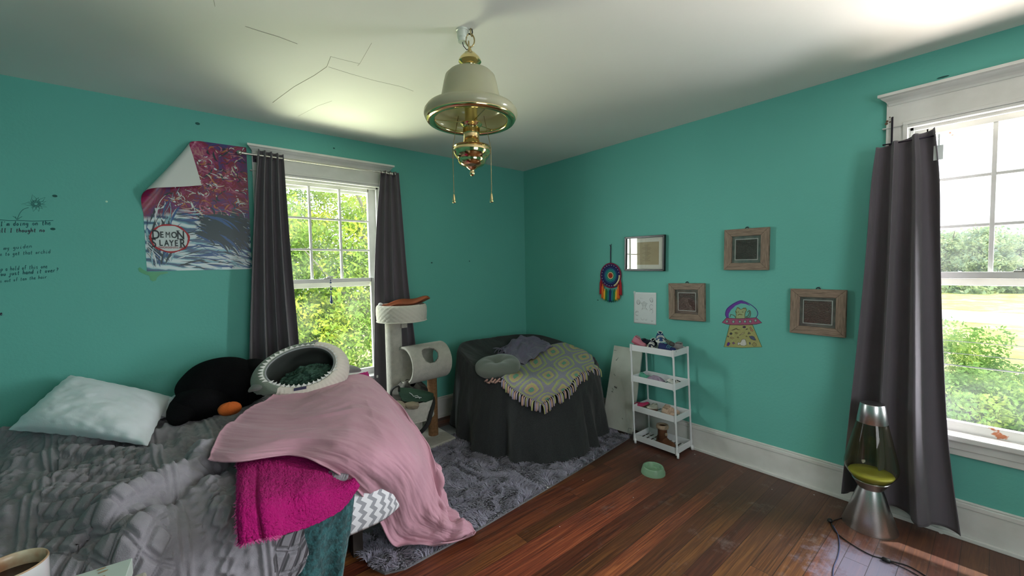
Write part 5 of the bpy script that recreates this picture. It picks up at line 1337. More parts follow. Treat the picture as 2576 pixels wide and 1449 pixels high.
mag = mat('magenta_sherpa', (0.42, 0.010, 0.155), 0.95, spec=0.1, noise=(30, (0.34, 0.008, 0.13), 0.3), bump=(160, 1.0, 0.008), sheen=0.03)
t = thing('throw_blanket', 'magenta sherpa blanket hanging over the front of the bed, under the pink one', 'blanket', tuple(P[nu // 2, -1]))
part('blanket', b, mag, t, True, smooth=True, solid=0.008)
hem = [tuple(P[i, -1]) for i in range(2, nu, 6)]
b = MB(); rng = np.random.RandomState(4); e = [P[i, nv - 1] for i in range(0, 80)] + [P[0, j] for j in range(nv - 1, 110, -1)]
for p in e:
    for k in range(3):
        d = rng.normal(size=3) * 0.0035; b.tube([p + d * 0.3, p + d + np.array((0, -0.004, -0.004)), p + d * 1.8 + np.array((0, -0.003, -0.008))], [0.0016, 0.0012, 0.0004], 3)
part('fuzzy_hem', b, mat('light_magenta_fuzz', (0.62, 0.10, 0.32), 0.95), t, True, label='lighter fuzzy hem')

# ---- dusty pink blanket
pk = ctl([[(694, 998, 'z', .735), (622, 1035, 'z', .725), (560, 1090, 'z', .705), (527, 1165, 'z', .675)],
          [(760, 985, 'z', .735), (735, 1045, 'z', .715), (665, 1100, 'z', .705), (600, 1168, 'z', .680)],
          [(825, 965, 'z', .745), (830, 1030, 'z', .730), (790, 1095, 'z', .700), (722, 1148, 'z', .655)],
          [(880, 948, 'z', .740), (905, 1020, 'z', .725), (880, 1105, 'z', .690), (805, 1168, 'z', .630)],
          [(930, 950, 'z', .715), (972, 1050, 'z', .690), (955, 1145, 'z', .620), (885, 1218, 'z', .520)],
          [(985, 1005, 'z', .650), (1030, 1110, 'z', .590), (1015, 1205, 'z', .450), (945, 1290, 'z', .270)],
          [(1040, 1068, 'z', .560), (1078, 1165, 'z', .400), (1045, 1285, 'z', .190), (988, 1368, 'z', .050)],
          [(1082, 1135, 'z', .430), (1100, 1240, 'z', .240), (1092, 1325, 'z', .090), (1040, 1373, 'z', .040)],
          [(1099, 1195, 'z', .310), (1128, 1290, 'z', .130), (1142, 1345, 'z', .055), (1110, 1372, 'z', .030)],
          [(1103, 1232, 'z', .215), (1152, 1300, 'z', .080), (1196, 1332, 'z', .045), (1185, 1350, 'z', .030)]])
nu, nv = 300, 230; P = surf(pk, nu, nv); u = np.linspace(0, 1, nu)[:, None] * np.ones((1, nv)); v = np.linspace(0, 1, nv)[None, :] * np.ones((nu, 1))
NN = normals(P); NN *= np.sign(NN[:120, :, 2].mean())
flr = np.clip((u - 0.58) / 0.3, 0, 1)
hang = np.clip((u - 0.45) / 0.2, 0, 1)
wr = 0.014 * fbm(u * 3 + v * 1.2, v * 5 - u, 5) + 0.010 * (1 - np.abs(fbm(u * 4 + v * 2, v * 4 - u * 3, 6)) * 3) * 0.6 + 0.0045 * (1 - 3 * np.abs(fbm(u * 3 - v * 2, v * 9 + u * 2, 16)))
wr += hang * (0.016 * np.sin(v * 11 + 3.0 * u + 1.0 * np.sin(u * 6)) + 0.008 * np.sin(v * 29 + 5 * u) * flr)
wr += flr ** 2 * (0.016 * np.sin(u * 60 + 4 * v) + 0.012 * fbm(u * 22, v * 9, 7)) * np.clip((u - 0.7) / 0.15, 0, 1)
edge = np.exp(-(1 - v) / 0.02) + np.exp(-v / 0.02) * 0.7 + np.exp(-u / 0.012)
wr += 0.010 * edge + 0.012 * np.exp(-((v - 0.90) / 0.03) ** 2) * (u < 0.5) * 0.4 + 0.010 * np.exp(-((1 - v) / 0.10)) * np.sin(u * 70) * np.clip(u * 4 - 0.8, 0, 1) * np.clip((0.75 - u) * 6, 0, 1) * 0.45
P = P + NN * wr[..., None]; P[:, :, 2] = np.maximum(P[:, :, 2], 0.014 + 0.010 * v)
PPK = P[::3, ::3].copy()
b = MB(); b.grid(P)
pinkm = mat('dusty_pink_plush', (0.54, 0.30, 0.365), 0.85, spec=0.15, noise=(5, (0.46, 0.25, 0.315), 0.3), bump=(60, 0.25, 0.004), sheen=0.15)
t = thing('throw_blanket', 'dusty pink fleece blanket spread over the bed corner and trailing onto the rug', 'blanket', (-2.1, -1.6, 0.0))
part('blanket', b, pinkm, t, True, smooth=True, solid=0.006)
# ---- teal blanket hanging beneath, only its lower part shows
tl_ = ctl([[(770, 1300, 'y', -1.775), (745, 1370, 'y', -1.775), (715, 1450, 'y', -1.78), (690, 1500, 'y', -1.78)],
           [(830, 1260, 'y', -1.77), (800, 1350, 'y', -1.775), (780, 1450, 'y', -1.785), (770, 1520, 'y', -1.79)],
           [(868, 1240, 'y', -1.765), (850, 1330, 'y', -1.77), (838, 1440, 'y', -1.78), (830, 1500, 'y', -1.79)],
           [(893, 1225, 'y', -1.755), (882, 1330, 'y', -1.76), (872, 1400, 'y', -1.775), (862, 1475, 'y', -1.785)]])
nu, nv = 120, 110; P = surf(tl_, nu, nv); u = np.linspace(0, 1, nu)[:, None] * np.ones((1, nv)); v = np.linspace(0, 1, nv)[None, :] * np.ones((nu, 1))
P[:, :, 1] += 0.018 * np.sin(u * 14) * v + 0.006 * fbm(u * 8, v * 8, 3); P[:, :, 2] = np.maximum(P[:, :, 2], 0.006)
b = MB(); b.grid(P)
solo('throw_blanket', b, mat('dark_teal_plush', (0.006, 0.045, 0.05), 0.7, noise=(45, (0.015, 0.10, 0.11), 0.08), bump=(60, 0.8, 0.01), sheen=0.3), 'dark teal plush blanket hanging below the magenta one to the floor', 'blanket', smooth=True, solid=0.006)

# ---- shark-shaped pet bed
S0 = Vector(tuple(at(757, 924, Y=-0.76)))
w = Vector((-0.22, -0.80, 0.56)).normalized(); e1 = (_r2 * math.cos(rad(24)) + _u2 * math.sin(rad(24))); e1 = (e1 - w * e1.dot(w)).normalized(); e2 = w.cross(e1).normalized()
if e2.z < 0: e2 = -e2
M_SHK = mat('grey_green_plush', (0.20, 0.245, 0.19), 0.9, noise=(10, (0.17, 0.20, 0.165), 0.3), bump=(120, 0.5, 0.005), sheen=0.3)
M_CREAM = mat('cream_ribbed_plush', (0.62, 0.57, 0.50), 0.9, bump=(140, 0.3, 0.003), sheen=0.2)
t = thing('pet_bed', 'shark-shaped plush pet bed with an open toothed mouth, on top of the blankets', 'pet bed', (S0.x, S0.y, 0.70))
n = 220
def shell(prof, a, bb, ribs=0, keep=None, cut=None):
    vs = np.zeros((n, len(prof), 3))
    for j, (r, d) in enumerate(prof):
        for i in range(n):
            an = 2 * PI * i / n
            k = 1.0
            rr = r * k + (ribs * (0.5 + 0.5 * math.cos(an * 62)) if ribs else 0)
            x = a * rr * math.cos(an); y = bb * rr * math.sin(an)
            # the cave narrows toward the nose at the upper right and spreads at the chin
            y *= 1 + 0.10 * math.cos(an)
            if y < 0 and d < 0.02 and r > 0.85: y *= 1.12
            p = S0 + e1 * x + e2 * y + w * d
            p.z = max(p.z, 0.738 + 0.004 * (j % 2))
            vs[i, j] = p
    return vs
outer = [(0.83, 0.005), (0.90, 0.022), (1.02, 0.015), (1.16, -0.03), (1.23, -0.10), (1.18, -0.18), (1.02, -0.26), (0.75, -0.31), (0.40, -0.335), (0.02, -0.34)]
prof = catmull(np.array(outer), 34)
V = shell([tuple(q) for q in prof], 0.232, 0.150); Vr = shell([tuple(q) for q in prof], 0.232, 0.150, ribs=0.022)
bb_, bc_ = MB(), MB()
def an_is_body(an): an = math.degrees(an) % 360; return 62 < an < 232
for (mb_, V_, sel) in ((bb_, V, True), (bc_, Vr, False)):
    mb_.v = [tuple(p) for p in V_.reshape(-1, 3)]; m_ = V_.shape[1]
    for i in range(n):
        for j in range(m_ - 1):
            body_ = an_is_body(2 * PI * (i + .5) / n) or j > 21
            if body_ == sel:
                i2 = (i + 1) % n; mb_.f.append((i * m_ + j, i2 * m_ + j, i2 * m_ + j + 1, i * m_ + j + 1)); mb_.m.append(0)
part('body', bb_, M_SHK, t, True, smooth=True); part('belly', bc_, M_CREAM, t, True, smooth=True, label='cream ribbed belly')
inner = catmull(np.array([(0.83, 0.005), (0.80, -0.01), (0.83, -0.06), (0.88, -0.13), (0.80, -0.20), (0.5, -0.25), (0.02, -0.27)]), 24)
V = shell([tuple(q) for q in inner], 0.232, 0.150); b = MB(); b.grid(V, wrap=True); part('lining', b, mat('dark_grey_green_lining', (0.055, 0.065, 0.058), 0.95), t, True, smooth=True)
b = MB(); rp = [(0.84, 0.012)]
b.tube([S0 + e1 * (0.232 * 0.835 * math.cos(a)) + e2 * (0.150 * 0.835 * math.sin(a) * (1 + .10 * math.cos(a))) + w * 0.010 for a in np.linspace(0, 2 * PI, 80)], 0.005, 8, cap=False); part('mouth_rim', b, mat('grey_piping', (0.30, 0.31, 0.32), 0.8), t, True, smooth=True)
b = MB(); nt_ = 42
for i in range(nt_):
    a = 2 * PI * i / nt_; a2 = 2 * PI * (i + 1) / nt_; am = (a + a2) / 2; deg = math.degrees(am) % 360
    s_in, s_out = (0.88, 1.0)
    if 205 < deg < 330: s_in, s_out = 0.90, 0.76
    elif deg > 330 or deg < 95: s_in, s_out = 0.88, 0.94
    q = lambda an, r, d: S0 + e1 * (0.232 * r * math.cos(an)) + e2 * (0.150 * r * math.sin(an) * (1 + .10 * math.cos(an))) + w * d
    d0 = 0.024 if s_out > 0.9 else 0.016
    p0, p1, p2 = q(a, s_in, d0), q(a2, s_in, d0), q(am, s_out, d0 + 0.004); k = w * -0.006
    b.add([p0, p1, p2, p0 + k, p1 + k, p2 + k], [(0, 1, 2), (5, 4, 3), (0, 3, 4, 1), (1, 4, 5, 2), (2, 5, 3, 0)])
part('tooth_trim', b, mat('white_felt', (0.70, 0.70, 0.67), 0.9), t, True)
for (q0, q1, rr, hh, fl) in (((662, 968, 0.74, -0.72), (630, 980, 0.735, -0.70), 0.052, 0, 0.5), ((858, 928, 0, -0.62), (900, 930, 0, -0.54), 0.056, 0, 0.6), ((788, 868, 0, -0.47), (796, 858, 0, -0.45), 0.035, 0, 0.6)):
    a_ = at(q0[0], q0[1], Y=q0[3]); c_ = at(q1[0], q1[1], Y=q1[3]); m_ = a_.lerp(c_, 0.5)
    b = MB(); b.tube([a_ - (c_ - a_) * 0.5, a_, m_ + Vector((0, 0, 0.004)), c_, c_ + (c_ - a_) * 0.18 + Vector((0, 0, -0.010))], [rr * 0.9, rr, rr * 0.92, rr * 0.6, rr * 0.15], 20, flat=fl)
    part('fin', b, mat('grey_fin_plush', (0.17, 0.17, 0.16), 0.9, bump=(120, 0.5, 0.004), sheen=0.3), t, True, smooth=True, sub=1)
b = MB(); pa = at(739, 984, Y=-0.80); dq = _r2 * math.cos(rad(9)) + _u2 * math.sin(rad(9)); up_ = (_u2 - _r2 * 0.1).normalized(); nn = dq.cross(up_)
h = None
bv = BVHTree.FromPolygons([Vector(p) for p in bc_.v], bc_.f)
pts = []
for i in range(7):
    for j in range(3):
        px_ = 739 + i * 5.3; py_ = 984 - i * 1.0 - j * 3.5; d = (at(px_, py_, Y=0.0) - CV).normalized(); hh_ = bv.ray_cast(CV, d); pts.append((hh_[0] - d * 0.004) if hh_[0] is not None else at(px_, py_, Y=-0.85))
b.add(pts, [(i * 3 + j, i * 3 + j + 1, (i + 1) * 3 + j + 1, (i + 1) * 3 + j) for i in range(6) for j in range(2)]); part('label_patch', b, mat('navy_patch', (0.03, 0.025, 0.07), 0.7), t, True, solid=0.0015)
# green cloth bundled inside
cc_ = S0 + w * -0.10 + e1 * 0.03 + e2 * -0.045
nu = nv = 90; U = np.linspace(-1, 1, nu)[:, None] * np.ones((1, nv)); V_ = np.linspace(-1, 1, nv)[None, :] * np.ones((nu, 1))
hgt = 0.055 * (1 - np.clip(U ** 2 + V_ ** 2, 0, 1)) + 0.045 * np.abs(fbm(U * 2.6 + 4, V_ * 2.6, 5)) + 0.02 * fbm(U * 6, V_ * 6, 6)
sq_ = np.maximum(np.abs(U), np.abs(V_)) / np.sqrt(np.clip(U ** 2 + V_ ** 2, 1e-6, None)); U, V_ = U * sq_, V_ * sq_
P = np.array(cc_)[None, None] + np.array(e1) * (U * 0.165)[..., None] + np.array(e2) * (V_ * 0.085)[..., None] + np.array(w) * (hgt + 0.02 * U)[..., None]
b = MB(); b.grid(P); solo('cloth', b, mat('deep_green_fleece', (0.035, 0.085, 0.060), 0.9, bump=(90, 0.4, 0.004)), 'crumpled dark green cloth inside the mouth of the shark pet bed', 'cloth', smooth=True, solid=0.006)
# ------------------------------------------------------------------ covered armchair in the corner
CX, CY = -0.68, -0.76
th_ctl = [0, 30, 45, 60, 90, 120, 135, 160, 180, 205, 225, 250, 270, 300, 315, 335, 360]
r_top = [0.61, 0.66, 0.74, 0.64, 0.56, 0.60, 0.66, 0.58, 0.56, 0.60, 0.66, 0.67, 0.61, 0.62, 0.66, 0.64, 0.61]
r_bot = [0.63, 0.66, 0.74, 0.68, 0.60, 0.68, 0.72, 0.66, 0.66, 0.74, 0.80, 0.80, 0.74, 0.71, 0.74, 0.68, 0.63]
z_top = [0.68, 0.74, 0.76, 0.76, 0.76, 0.78, 0.78, 0.71, 0.63, 0.60, 0.585, 0.57, 0.57, 0.58, 0.60, 0.64, 0.68]
nth, nt2 = 400, 150
th = np.linspace(0, 2 * PI, nth); deg = np.degrees(th)
def smooth_interp(y):
    a = np.interp(deg, th_ctl, y); k = 17; pad = np.concatenate([a[-k - 1:-1], a, a[1:k + 1]]); return np.convolve(pad, np.ones(2 * k + 1) / (2 * k + 1), 'valid')
RT, RB, ZT = smooth_interp(r_top), smooth_interp(r_bot), smooth_interp(z_top)
tt = np.linspace(0, 1, nt2); P = np.zeros((nth, nt2, 3))
for j, t_ in enumerate(tt):
    if t_ < 0.5:
        k = t_ / 0.5; r = RT * k * (0.97); z = 0.575 + (ZT - 0.575) * k ** 2.2 + 0.01 * np.sin(k * 3)
    elif t_ < 0.58:
        k = (t_ - 0.5) / 0.08; r = RT * (0.97 + 0.06 * math.sin(k * PI / 2)); z = ZT - 0.055 * (1 - math.cos(k * PI / 2))
    else:
        k = (t_ - 0.58) / 0.42; r = RT * 1.03 + (RB - RT * 1.03) * k ** 0.9; z = (ZT - 0.055) * (1 - k) + 0.012 * k
    sk = max(0.0, (t_ - 0.55) / 0.45)
    f = 0.030 * np.sin(th * 9 + 2.6 * np.sin(th * 2 + 1)) * sk ** 1.6 + 0.010 * np.sin(th * 23 + 1.5 + 2 * np.sin(th * 3)) * sk ** 1.8 + 0.020 * fbm(th * 4, np.full(nth, t_ * 3), 31) + 0.006 * fbm(th * 14, np.full(nth, t_ * 9), 32)
    # one deep vertical fold near the front and a seam in the cloth
    f += -0.07 * np.exp(-((deg - 214) / 3.0) ** 2) * sk + 0.04 * np.exp(-((deg - 220) / 3.5) ** 2) * sk - 0.03 * np.exp(-((deg - 272) / 1.6) ** 2) * sk + 0.035 * np.exp(-((deg - 277) / 3) ** 2) * sk
    rr = r + f * (1 if t_ > 0.5 else k)
    P[:, j, 0] = CX + rr * np.cos(th); P[:, j, 1] = CY + rr * np.sin(th); P[:, j, 2] = z + (0.014 * fbm(np.cos(th) * k * 3 + 4, np.sin(th) * k * 3, 33) if t_ < 0.55 else 0)
P[:, :, 0] = np.minimum(P[:, :, 0], -0.045); P[:, :, 1] = np.minimum(P[:, :, 1], -0.045); P[-1] = P[0]
hemwob = 0.012 * np.sin(th * 9) * 0 ; P[:, -1, 2] = 0.030
M_HEATH = mat('charcoal_heather_cloth', (0.040, 0.043, 0.045), 0.92, spec=0.12, noise=(150, (0.030, 0.032, 0.034), 0.15), bump=(220, 0.25, 0.002), sheen=0.15)
arm = thing('armchair', 'armchair in the corner, fully draped with a charcoal heather throw', 'armchair', (CX, CY, 0.03))
b = MB(); b.grid(P[:, ::-1]); part('draped_cover', b, M_HEATH, arm, True, smooth=True)
b = MB()
for (x, y) in ((-1.05, -1.10), (-0.35, -1.10), (-1.05, -0.40), (-0.35, -0.40)): b.box((x - 0.03, y - 0.03, 0.030), (x + 0.03, y + 0.03, 0.25))
b.box((-1.1, -1.15, 0.22), (-0.30, -0.35, 0.42)); part('chair_base', b, M_BEDW, arm, True)
BV = bvh_of(P)
PARM = P

# lavender throw over the chair back
def drape(rows, nu, nv, off, bv=BV):
    px = surf(np.array([[(x, y, 0) for x, y in r] for r in rows], float), nu, nv)
    hit = np.zeros((nu, nv, 3))
    for i in range(nu):
        for j in range(nv): hit[i, j] = on(bv, px[i, j, 0], px[i, j, 1], off)
    S = hit.copy()
    for k in range(14):
        q = np.pad(S, ((1, 1), (1, 1), (0, 0)), 'edge'); S = 0.5 * S + 0.125 * (q[2:, 1:-1] + q[:-2, 1:-1] + q[1:-1, 2:] + q[1:-1, :-2])
        v_ = S - np.array(CAMPOS); h_ = hit - np.array(CAMPOS); ls = np.linalg.norm(v_, axis=2); lh = np.linalg.norm(h_, axis=2)
        S = np.array(CAMPOS) + v_ * (np.minimum(ls, lh) / ls)[..., None]      # never sinks below the cloth it lies on
    return S
lv = drape([[(1262, 893), (1272, 905), (1290, 918), (1318, 925)], [(1285, 868), (1298, 885), (1315, 903), (1345, 912)], [(1312, 856), (1330, 868), (1345, 885), (1372, 895)], [(1345, 853), (1362, 860), (1378, 868), (1392, 878)]], 90, 70, 0.02)
u = np.linspace(0, 1, 90)[:, None] * np.ones((1, 70)); v = np.linspace(0, 1, 70)[None, :] * np.ones((90, 1))
lv[:, :, 2] += 0.045 * np.abs(fbm(u * 3.5 + v, v * 3, 6)) + 0.05 * np.sin(PI * u) * np.sin(PI * (1 - v) * 0.6 + 0.5) * 0.7 + 0.008 * np.sin(u * 22 + v * 9)
t = thing('throw_blanket', 'lavender fringed throw bunched on the back of the covered armchair', 'blanket', tuple(lv[45, 35]))
M_LAV = mat('lavender_cloth', (0.165, 0.135, 0.215), 0.85, bump=(120, 0.3, 0.003), sheen=0.2)
b = MB(); b.grid(lv); part('blanket', b, M_LAV, t, True, smooth=True, solid=0.006)
b = MB(); rng = random.Random(8)
for i in range(26):
    k = i / 25; px = 1258 + (1275 - 1258) * k + rng.uniform(-3, 3); py = 878 + 26 * k
    p0 = lv[int(k * 40), 0] if i % 2 else lv[0, int(k * 60)]
    p1 = on(BV, px - 6 - rng.random() * 12, py - 2 + rng.random() * 12, 0.008)
    pm = Vector(p0).lerp(p1, 0.5) + Vector((rng.uniform(-.02, .02), rng.uniform(-.02, .02), 0.015)); b.tube(pline([tuple(p0), tuple(pm), tuple(p1)], 7), [0.0035] * 6 + [0.0015], 5)
part('fringe', b, M_LAV, t, True, smooth=True)

# crochet granny-square blanket
def granny():
    m = bpy.data.materials.new('crochet_squares'); m.use_nodes = True; nt = m.node_tree; L = nt.links; b = nt.nodes['Principled BSDF']; b.inputs['Roughness'].default_value = 0.95
    def M2(op, a, c=None, d=None):
        n = N(nt, 'ShaderNodeMath', operation=op)
        for i, q in enumerate((a, c, d)):
            if q is None: continue
            if isinstance(q, (int, float)): n.inputs[i].default_value = q
            else: L.new(q, n.inputs[i])
        return n.outputs[0]
    tc = N(nt, 'ShaderNodeTexCoord'); sp = N(nt, 'ShaderNodeSeparateXYZ'); L.new(tc.outputs['UV'], sp.inputs[0])
    nz = N(nt, 'ShaderNodeTexNoise'); nz.inputs['Scale'].default_value = 60; L.new(tc.outputs['UV'], nz.inputs['Vector'])
    fx = M2('ABSOLUTE', M2('SUBTRACT', M2('FRACT', M2('MULTIPLY', sp.outputs['X'], 4.0)), 0.5)); fy = M2('ABSOLUTE', M2('SUBTRACT', M2('FRACT', M2('MULTIPLY', sp.outputs['Y'], 2.6)), 0.5))
    ch = M2('MAXIMUM', fx, fy); eu = M2('SQRT', M2('ADD', M2('MULTIPLY', fx, fx), M2('MULTIPLY', fy, fy)))
    d = M2('MULTIPLY_ADD', nz.outputs['Fac'], 0.10, M2('ADD', M2('MULTIPLY', ch, 0.6), M2('MULTIPLY', eu, 0.4)))
    cr = N(nt, 'ShaderNodeValToRGB'); L.new(d, cr.inputs[0]); cr.color_ramp.interpolation = 'CONSTANT'; e = cr.color_ramp.elements
    st = [(0, (0.10, 0.33, 0.24)), (0.15, (0.52, 0.33, 0.20)), (0.23, (0.50, 0.47, 0.17)), (0.30, (0.27, 0.23, 0.36)), (0.38, (0.30, 0.34, 0.28)), (0.44, (0.44, 0.46, 0.15)), (0.50, (0.27, 0.25, 0.36))]
    e[0].position = 0; e[0].color = st[0][1] + (1,); e[1].position = st[-1][0]; e[1].color = st[-1][1] + (1,)
    for p_, c_ in st[1:-1]: k = e.new(p_); k.color = c_ + (1,)
    sp2 = N(nt, 'ShaderNodeTexNoise'); sp2.inputs['Scale'].default_value = 130; L.new(tc.outputs['UV'], sp2.inputs['Vector'])
    mx = N(nt, 'ShaderNodeMix', data_type='RGBA'); mr = N(nt, 'ShaderNodeMapRange'); L.new(sp2.outputs['Fac'], mr.inputs['Value']); mr.inputs['From Min'].default_value = 0.5; mr.inputs['From Max'].default_value = 0.62; mr.inputs['To Max'].default_value = 0.6
    L.new(mr.outputs[0], mx.inputs['Factor']); L.new(cr.outputs[0], mx.inputs['A']); mx.inputs['B'].default_value = (0.42, 0.45, 0.33, 1); L.new(mx.outputs['Result'], b.inputs['Base Color'])
    bp = N(nt, 'ShaderNodeBump'); bp.inputs['Strength'].default_value = 0.8; bp.inputs['Distance'].default_value = 0.006; L.new(sp2.outputs['Fac'], bp.inputs['Height']); L.new(bp.outputs['Normal'], b.inputs['Normal'])
    return m
gr = drape([[(1262, 954), (1330, 905), (1388, 872), (1462, 862)], [(1292, 978), (1352, 935), (1410, 900), (1482, 880)], [(1330, 1002), (1380, 960), (1432, 925), (1492, 902)], [(1362, 1018), (1408, 982), (1456, 950), (1500, 925)]], 110, 110, 0.022)
u = np.linspace(0, 1, 110)[:, None] * np.ones((1, 110)); v = np.linspace(0, 1, 110)[None, :] * np.ones((110, 1))
gr[:, :, 2] += 0.012 * fbm(u * 4, v * 4, 13) + 0.010 * np.sin(v * 12) * u
t = thing('crochet_blanket', 'crochet granny-square blanket in green, lilac and peach over the covered armchair', 'blanket', tuple(gr[55, 55]))
b = MB(); uvgrid(b, gr); b.uv = [(q, p) for p, q in b.uv]; part('blanket', b, granny(), t, True, smooth=True, solid=0.008)
fcols = [(0.45, 0.44, 0.20), (0.30, 0.27, 0.38), (0.52, 0.33, 0.26), (0.40, 0.34, 0.42)]
rng = random.Random(5)
edge_pts = [(gr[109, j], 0) for j in range(0, 110, 3)] + [(gr[i, 0], 1) for i in range(8, 108, 4)]
for k, (p, s) in enumerate(edge_pts):
    out = np.array((-0.18, -0.85, -0.25)) if s == 0 else np.array((-0.75, -0.45, -0.10))
    ln = 0.050 + 0.02 * rng.random(); a = Vector(p); d = Vector(out).normalized() * ln + Vector((rng.uniform(-.015, .015), 0, 0))
    c_ = a + d * 0.45 + Vector((0, 0, -0.006)); e_ = a + d * 0.6 + Vector((0, 0, -ln * 0.9))
    b = MB(); b.tube(pline([tuple(a), tuple(c_), tuple(e_)], 6), [0.0065, 0.006, 0.0065, 0.007, 0.007, 0.006], 6, flat=0.4); part('tassel', b, mat('fringe_yarn_%d' % (k % 4), fcols[k % 4], 0.95), t, True, smooth=True)

# round tufted cushion
cc_ = on(BV, 1250, 935, 0.0); cc_ = Vector((cc_.x + 0.01, cc_.y, cc_.z + 0.045))
Rm = Matrix.Rotation(rad(-8), 3, 'Y') @ Matrix.Rotation(rad(4), 3, 'X')
b = MB(); prof = [(0.001, 0.012), (0.02, 0.030), (0.06, 0.056), (0.11, 0.066), (0.155, 0.056), (0.185, 0.030), (0.192, 0.0), (0.185, -0.028), (0.15, -0.050), (0.09, -0.055), (0.0, -0.045)]
pr = [tuple(q) for q in catmull(np.array(prof), 36)]
b.lathe([(max(r, 0.0), z) for r, z in pr], 72, (0, 0, 0))
vv = []
for (x, y, z) in b.v:
    a = math.atan2(y, x); r = math.hypot(x, y); z2 = z * 0.92 * (1 + 0.03 * math.cos(a * 7 + 1) * min(1, r / 0.1)) + (0.004 * math.sin(a * 3 + 1) * (r / 0.19)); vv.append(tuple(Rm @ Vector((x * 1.0, y * 1.0, z2)) + cc_))
b.v = vv; solo('cushion', b, mat('sage_grey_velvet', (0.125, 0.140, 0.120), 0.8, bump=(70, 0.3, 0.003), sheen=0.5), 'round sage-grey tufted cushion on the covered armchair', 'cushion', smooth=True)
b = MB(); rng = random.Random(2)
for i in range(9):
    p0 = on(BV, 1222 + i * 5, 960 + (i % 3) * 2, 0.010); p1 = on(BV, 1230 + i * 5, 956 + (i % 2) * 6, 0.018); b.tube([p0, p1], 0.008, 6)
solo('ribbon', b, mat('peach_ribbon', (0.50, 0.30, 0.26), 0.85), 'small peach knotted ribbon between the round cushion and the crochet blanket', 'ribbon', smooth=True)

# ------------------------------------------------------------------ cat tree
M_CARP = mat('cream_carpet', (0.50, 0.48, 0.42), 0.95, spec=0.1, noise=(30, (0.40, 0.385, 0.335), 0.25), bump=(240, 1.0, 0.006), sheen=0.3)
M_CARP2 = mat('cream_quilted_fleece', (0.54, 0.52, 0.45), 0.95, spec=0.1, bump=(200, 0.6, 0.004), sheen=0.3)
M_SISAL = mat('sisal_rope', (0.26, 0.135, 0.06), 0.85, noise=(60, (0.17, 0.085, 0.035), 0.2))
t = thing('cat_tree', 'cream carpeted cat tree with a top bed, a tunnel and a low basket', 'cat tree', (-1.66, -0.42, 0))
b = MB(); slab(b, [(-1.372, -0.612), (-1.372, -0.10), (-2.0, -0.10), (-2.0, -0.645), (-1.60, -0.645)], [(0, 0), (0.035, 0), (0.042, 0.006)]); part('base', b, M_CARP, t, True, bevel=0.008)
def rope_post(x, y, z0, z1, r, m):
    b = MB(); prof = []; k = int((z1 - z0) / 0.0075)
    for i in range(k + 1): prof.append((r + 0.0022 * math.sin(i * PI / 1.0 + 0.5) * (1 if i % 2 else -1), z0 + (z1 - z0) * i / k))
    b.lathe(prof, 28, (x, y, 0)); part('post', b, m, t, True, smooth=True)
rope_post(-1.490, -0.435, 0.04, 0.60, 0.043, M_SISAL)
b = MB(); b.lathe([(0.066, 0.04), (0.067, 0.5), (0.066, 1.06)], 36, (-1.785, -0.34, 0)); b.box((-1.740, -0.405, 1.0), (-1.69, -0.36, 1.045)); part('post', b, M_CARP, t, True, smooth=True, auto=50, label='fat carpeted post')
b = MB(); b.lathe([(0.052, 0.04), (0.052, 0.30)], 30, (-1.700, -0.53, 0)); part('post', b, M_CARP, t, True, smooth=True, auto=50, label='short carpeted post under the basket')
# top bed
def ringbed(nm, c, ro, ri, z0, z1, zin, quilt, m):
    nA = 160; prof = [(0.02, z0), (ro * 0.93, z0), (ro * 0.985, z0 + 0.012), (ro, z0 + 0.04), (ro * 1.01, (z0 + z1) / 2), (ro, z1 - 0.02), ((ro + ri) / 2, z1), (ri, z1 - 0.015), (ri, zin + 0.02), (ri * 0.9, zin), (0.02, zin)]
    prof = catmull(np.array(prof), 60); V = np.zeros((nA, len(prof), 3))
    for i in range(nA):
        a = 2 * PI * i / nA
        for j, (r, z) in enumerate(prof):
            q = 0
            if quilt and r > ri and z > z0 + 0.005:
                f1 = (a * 26 / (2 * PI) * 1 + z / 0.036) % 1; f2 = (a * 26 / (2 * PI) - z / 0.036) % 1
                q = -0.004 * (math.exp(-(min(f1, 1 - f1) / 0.10) ** 2) + math.exp(-(min(f2, 1 - f2) / 0.10) ** 2))
            V[i, j] = (c[0] + (r + q) * math.cos(a), c[1] + (r + q) * math.sin(a), z)
    b = MB(); b.grid(V, wrap=True); return part(nm, b, m, t, True, smooth=True)
ringbed('top_bed', (-1.715, -0.36), 0.205, 0.175, 1.055, 1.195, 1.085, True, M_CARP2)
# tunnel lying along the wall with a round side hole
ax0 = Vector((-1.765, -0.475, 0.700)); ax1 = Vector((-1.395, -0.445, 0.700)); R0, R1 = 0.155, 0.137
dx = (ax1 - ax0).normalized(); ey = Vector((0, 0, 1)).cross(dx).normalized(); ez = dx.cross(ey)
nA, nL = 144, 64
hole_c = at(1085, 888, Y=-0.60); hv = (hole_c - ax0); hl = hv.dot(dx) / (ax1 - ax0).length; hd = hv - dx * hv.dot(dx); ha = math.atan2(hd.dot(ez), hd.dot(ey))
def tun(R_, inside):
    V = np.zeros((nA, nL, 3)); keep = np.ones((nA, nL), bool)
    for i in range(nA):
        a = 2 * PI * i / nA
        for j in range(nL):
            k = j / (nL - 1); lip = 0.010 * (k * (1 - k) * 4 < 0.12) * 0
            r = R_ + 0.0015 * math.sin(i * 2.1) * math.cos(j * 1.7); p = ax0.lerp(ax1, k) + ey * (r * math.cos(a)) + ez * (r * math.sin(a)); V[i, j] = p
            da = (a - ha + PI) % (2 * PI) - PI; keep[i, j] = math.hypot(da * R_, (k - hl) * 0.37) > 0.072
    return V, keep
Vo, K = tun(R0, 0); Vi, _ = tun(R1, 1)
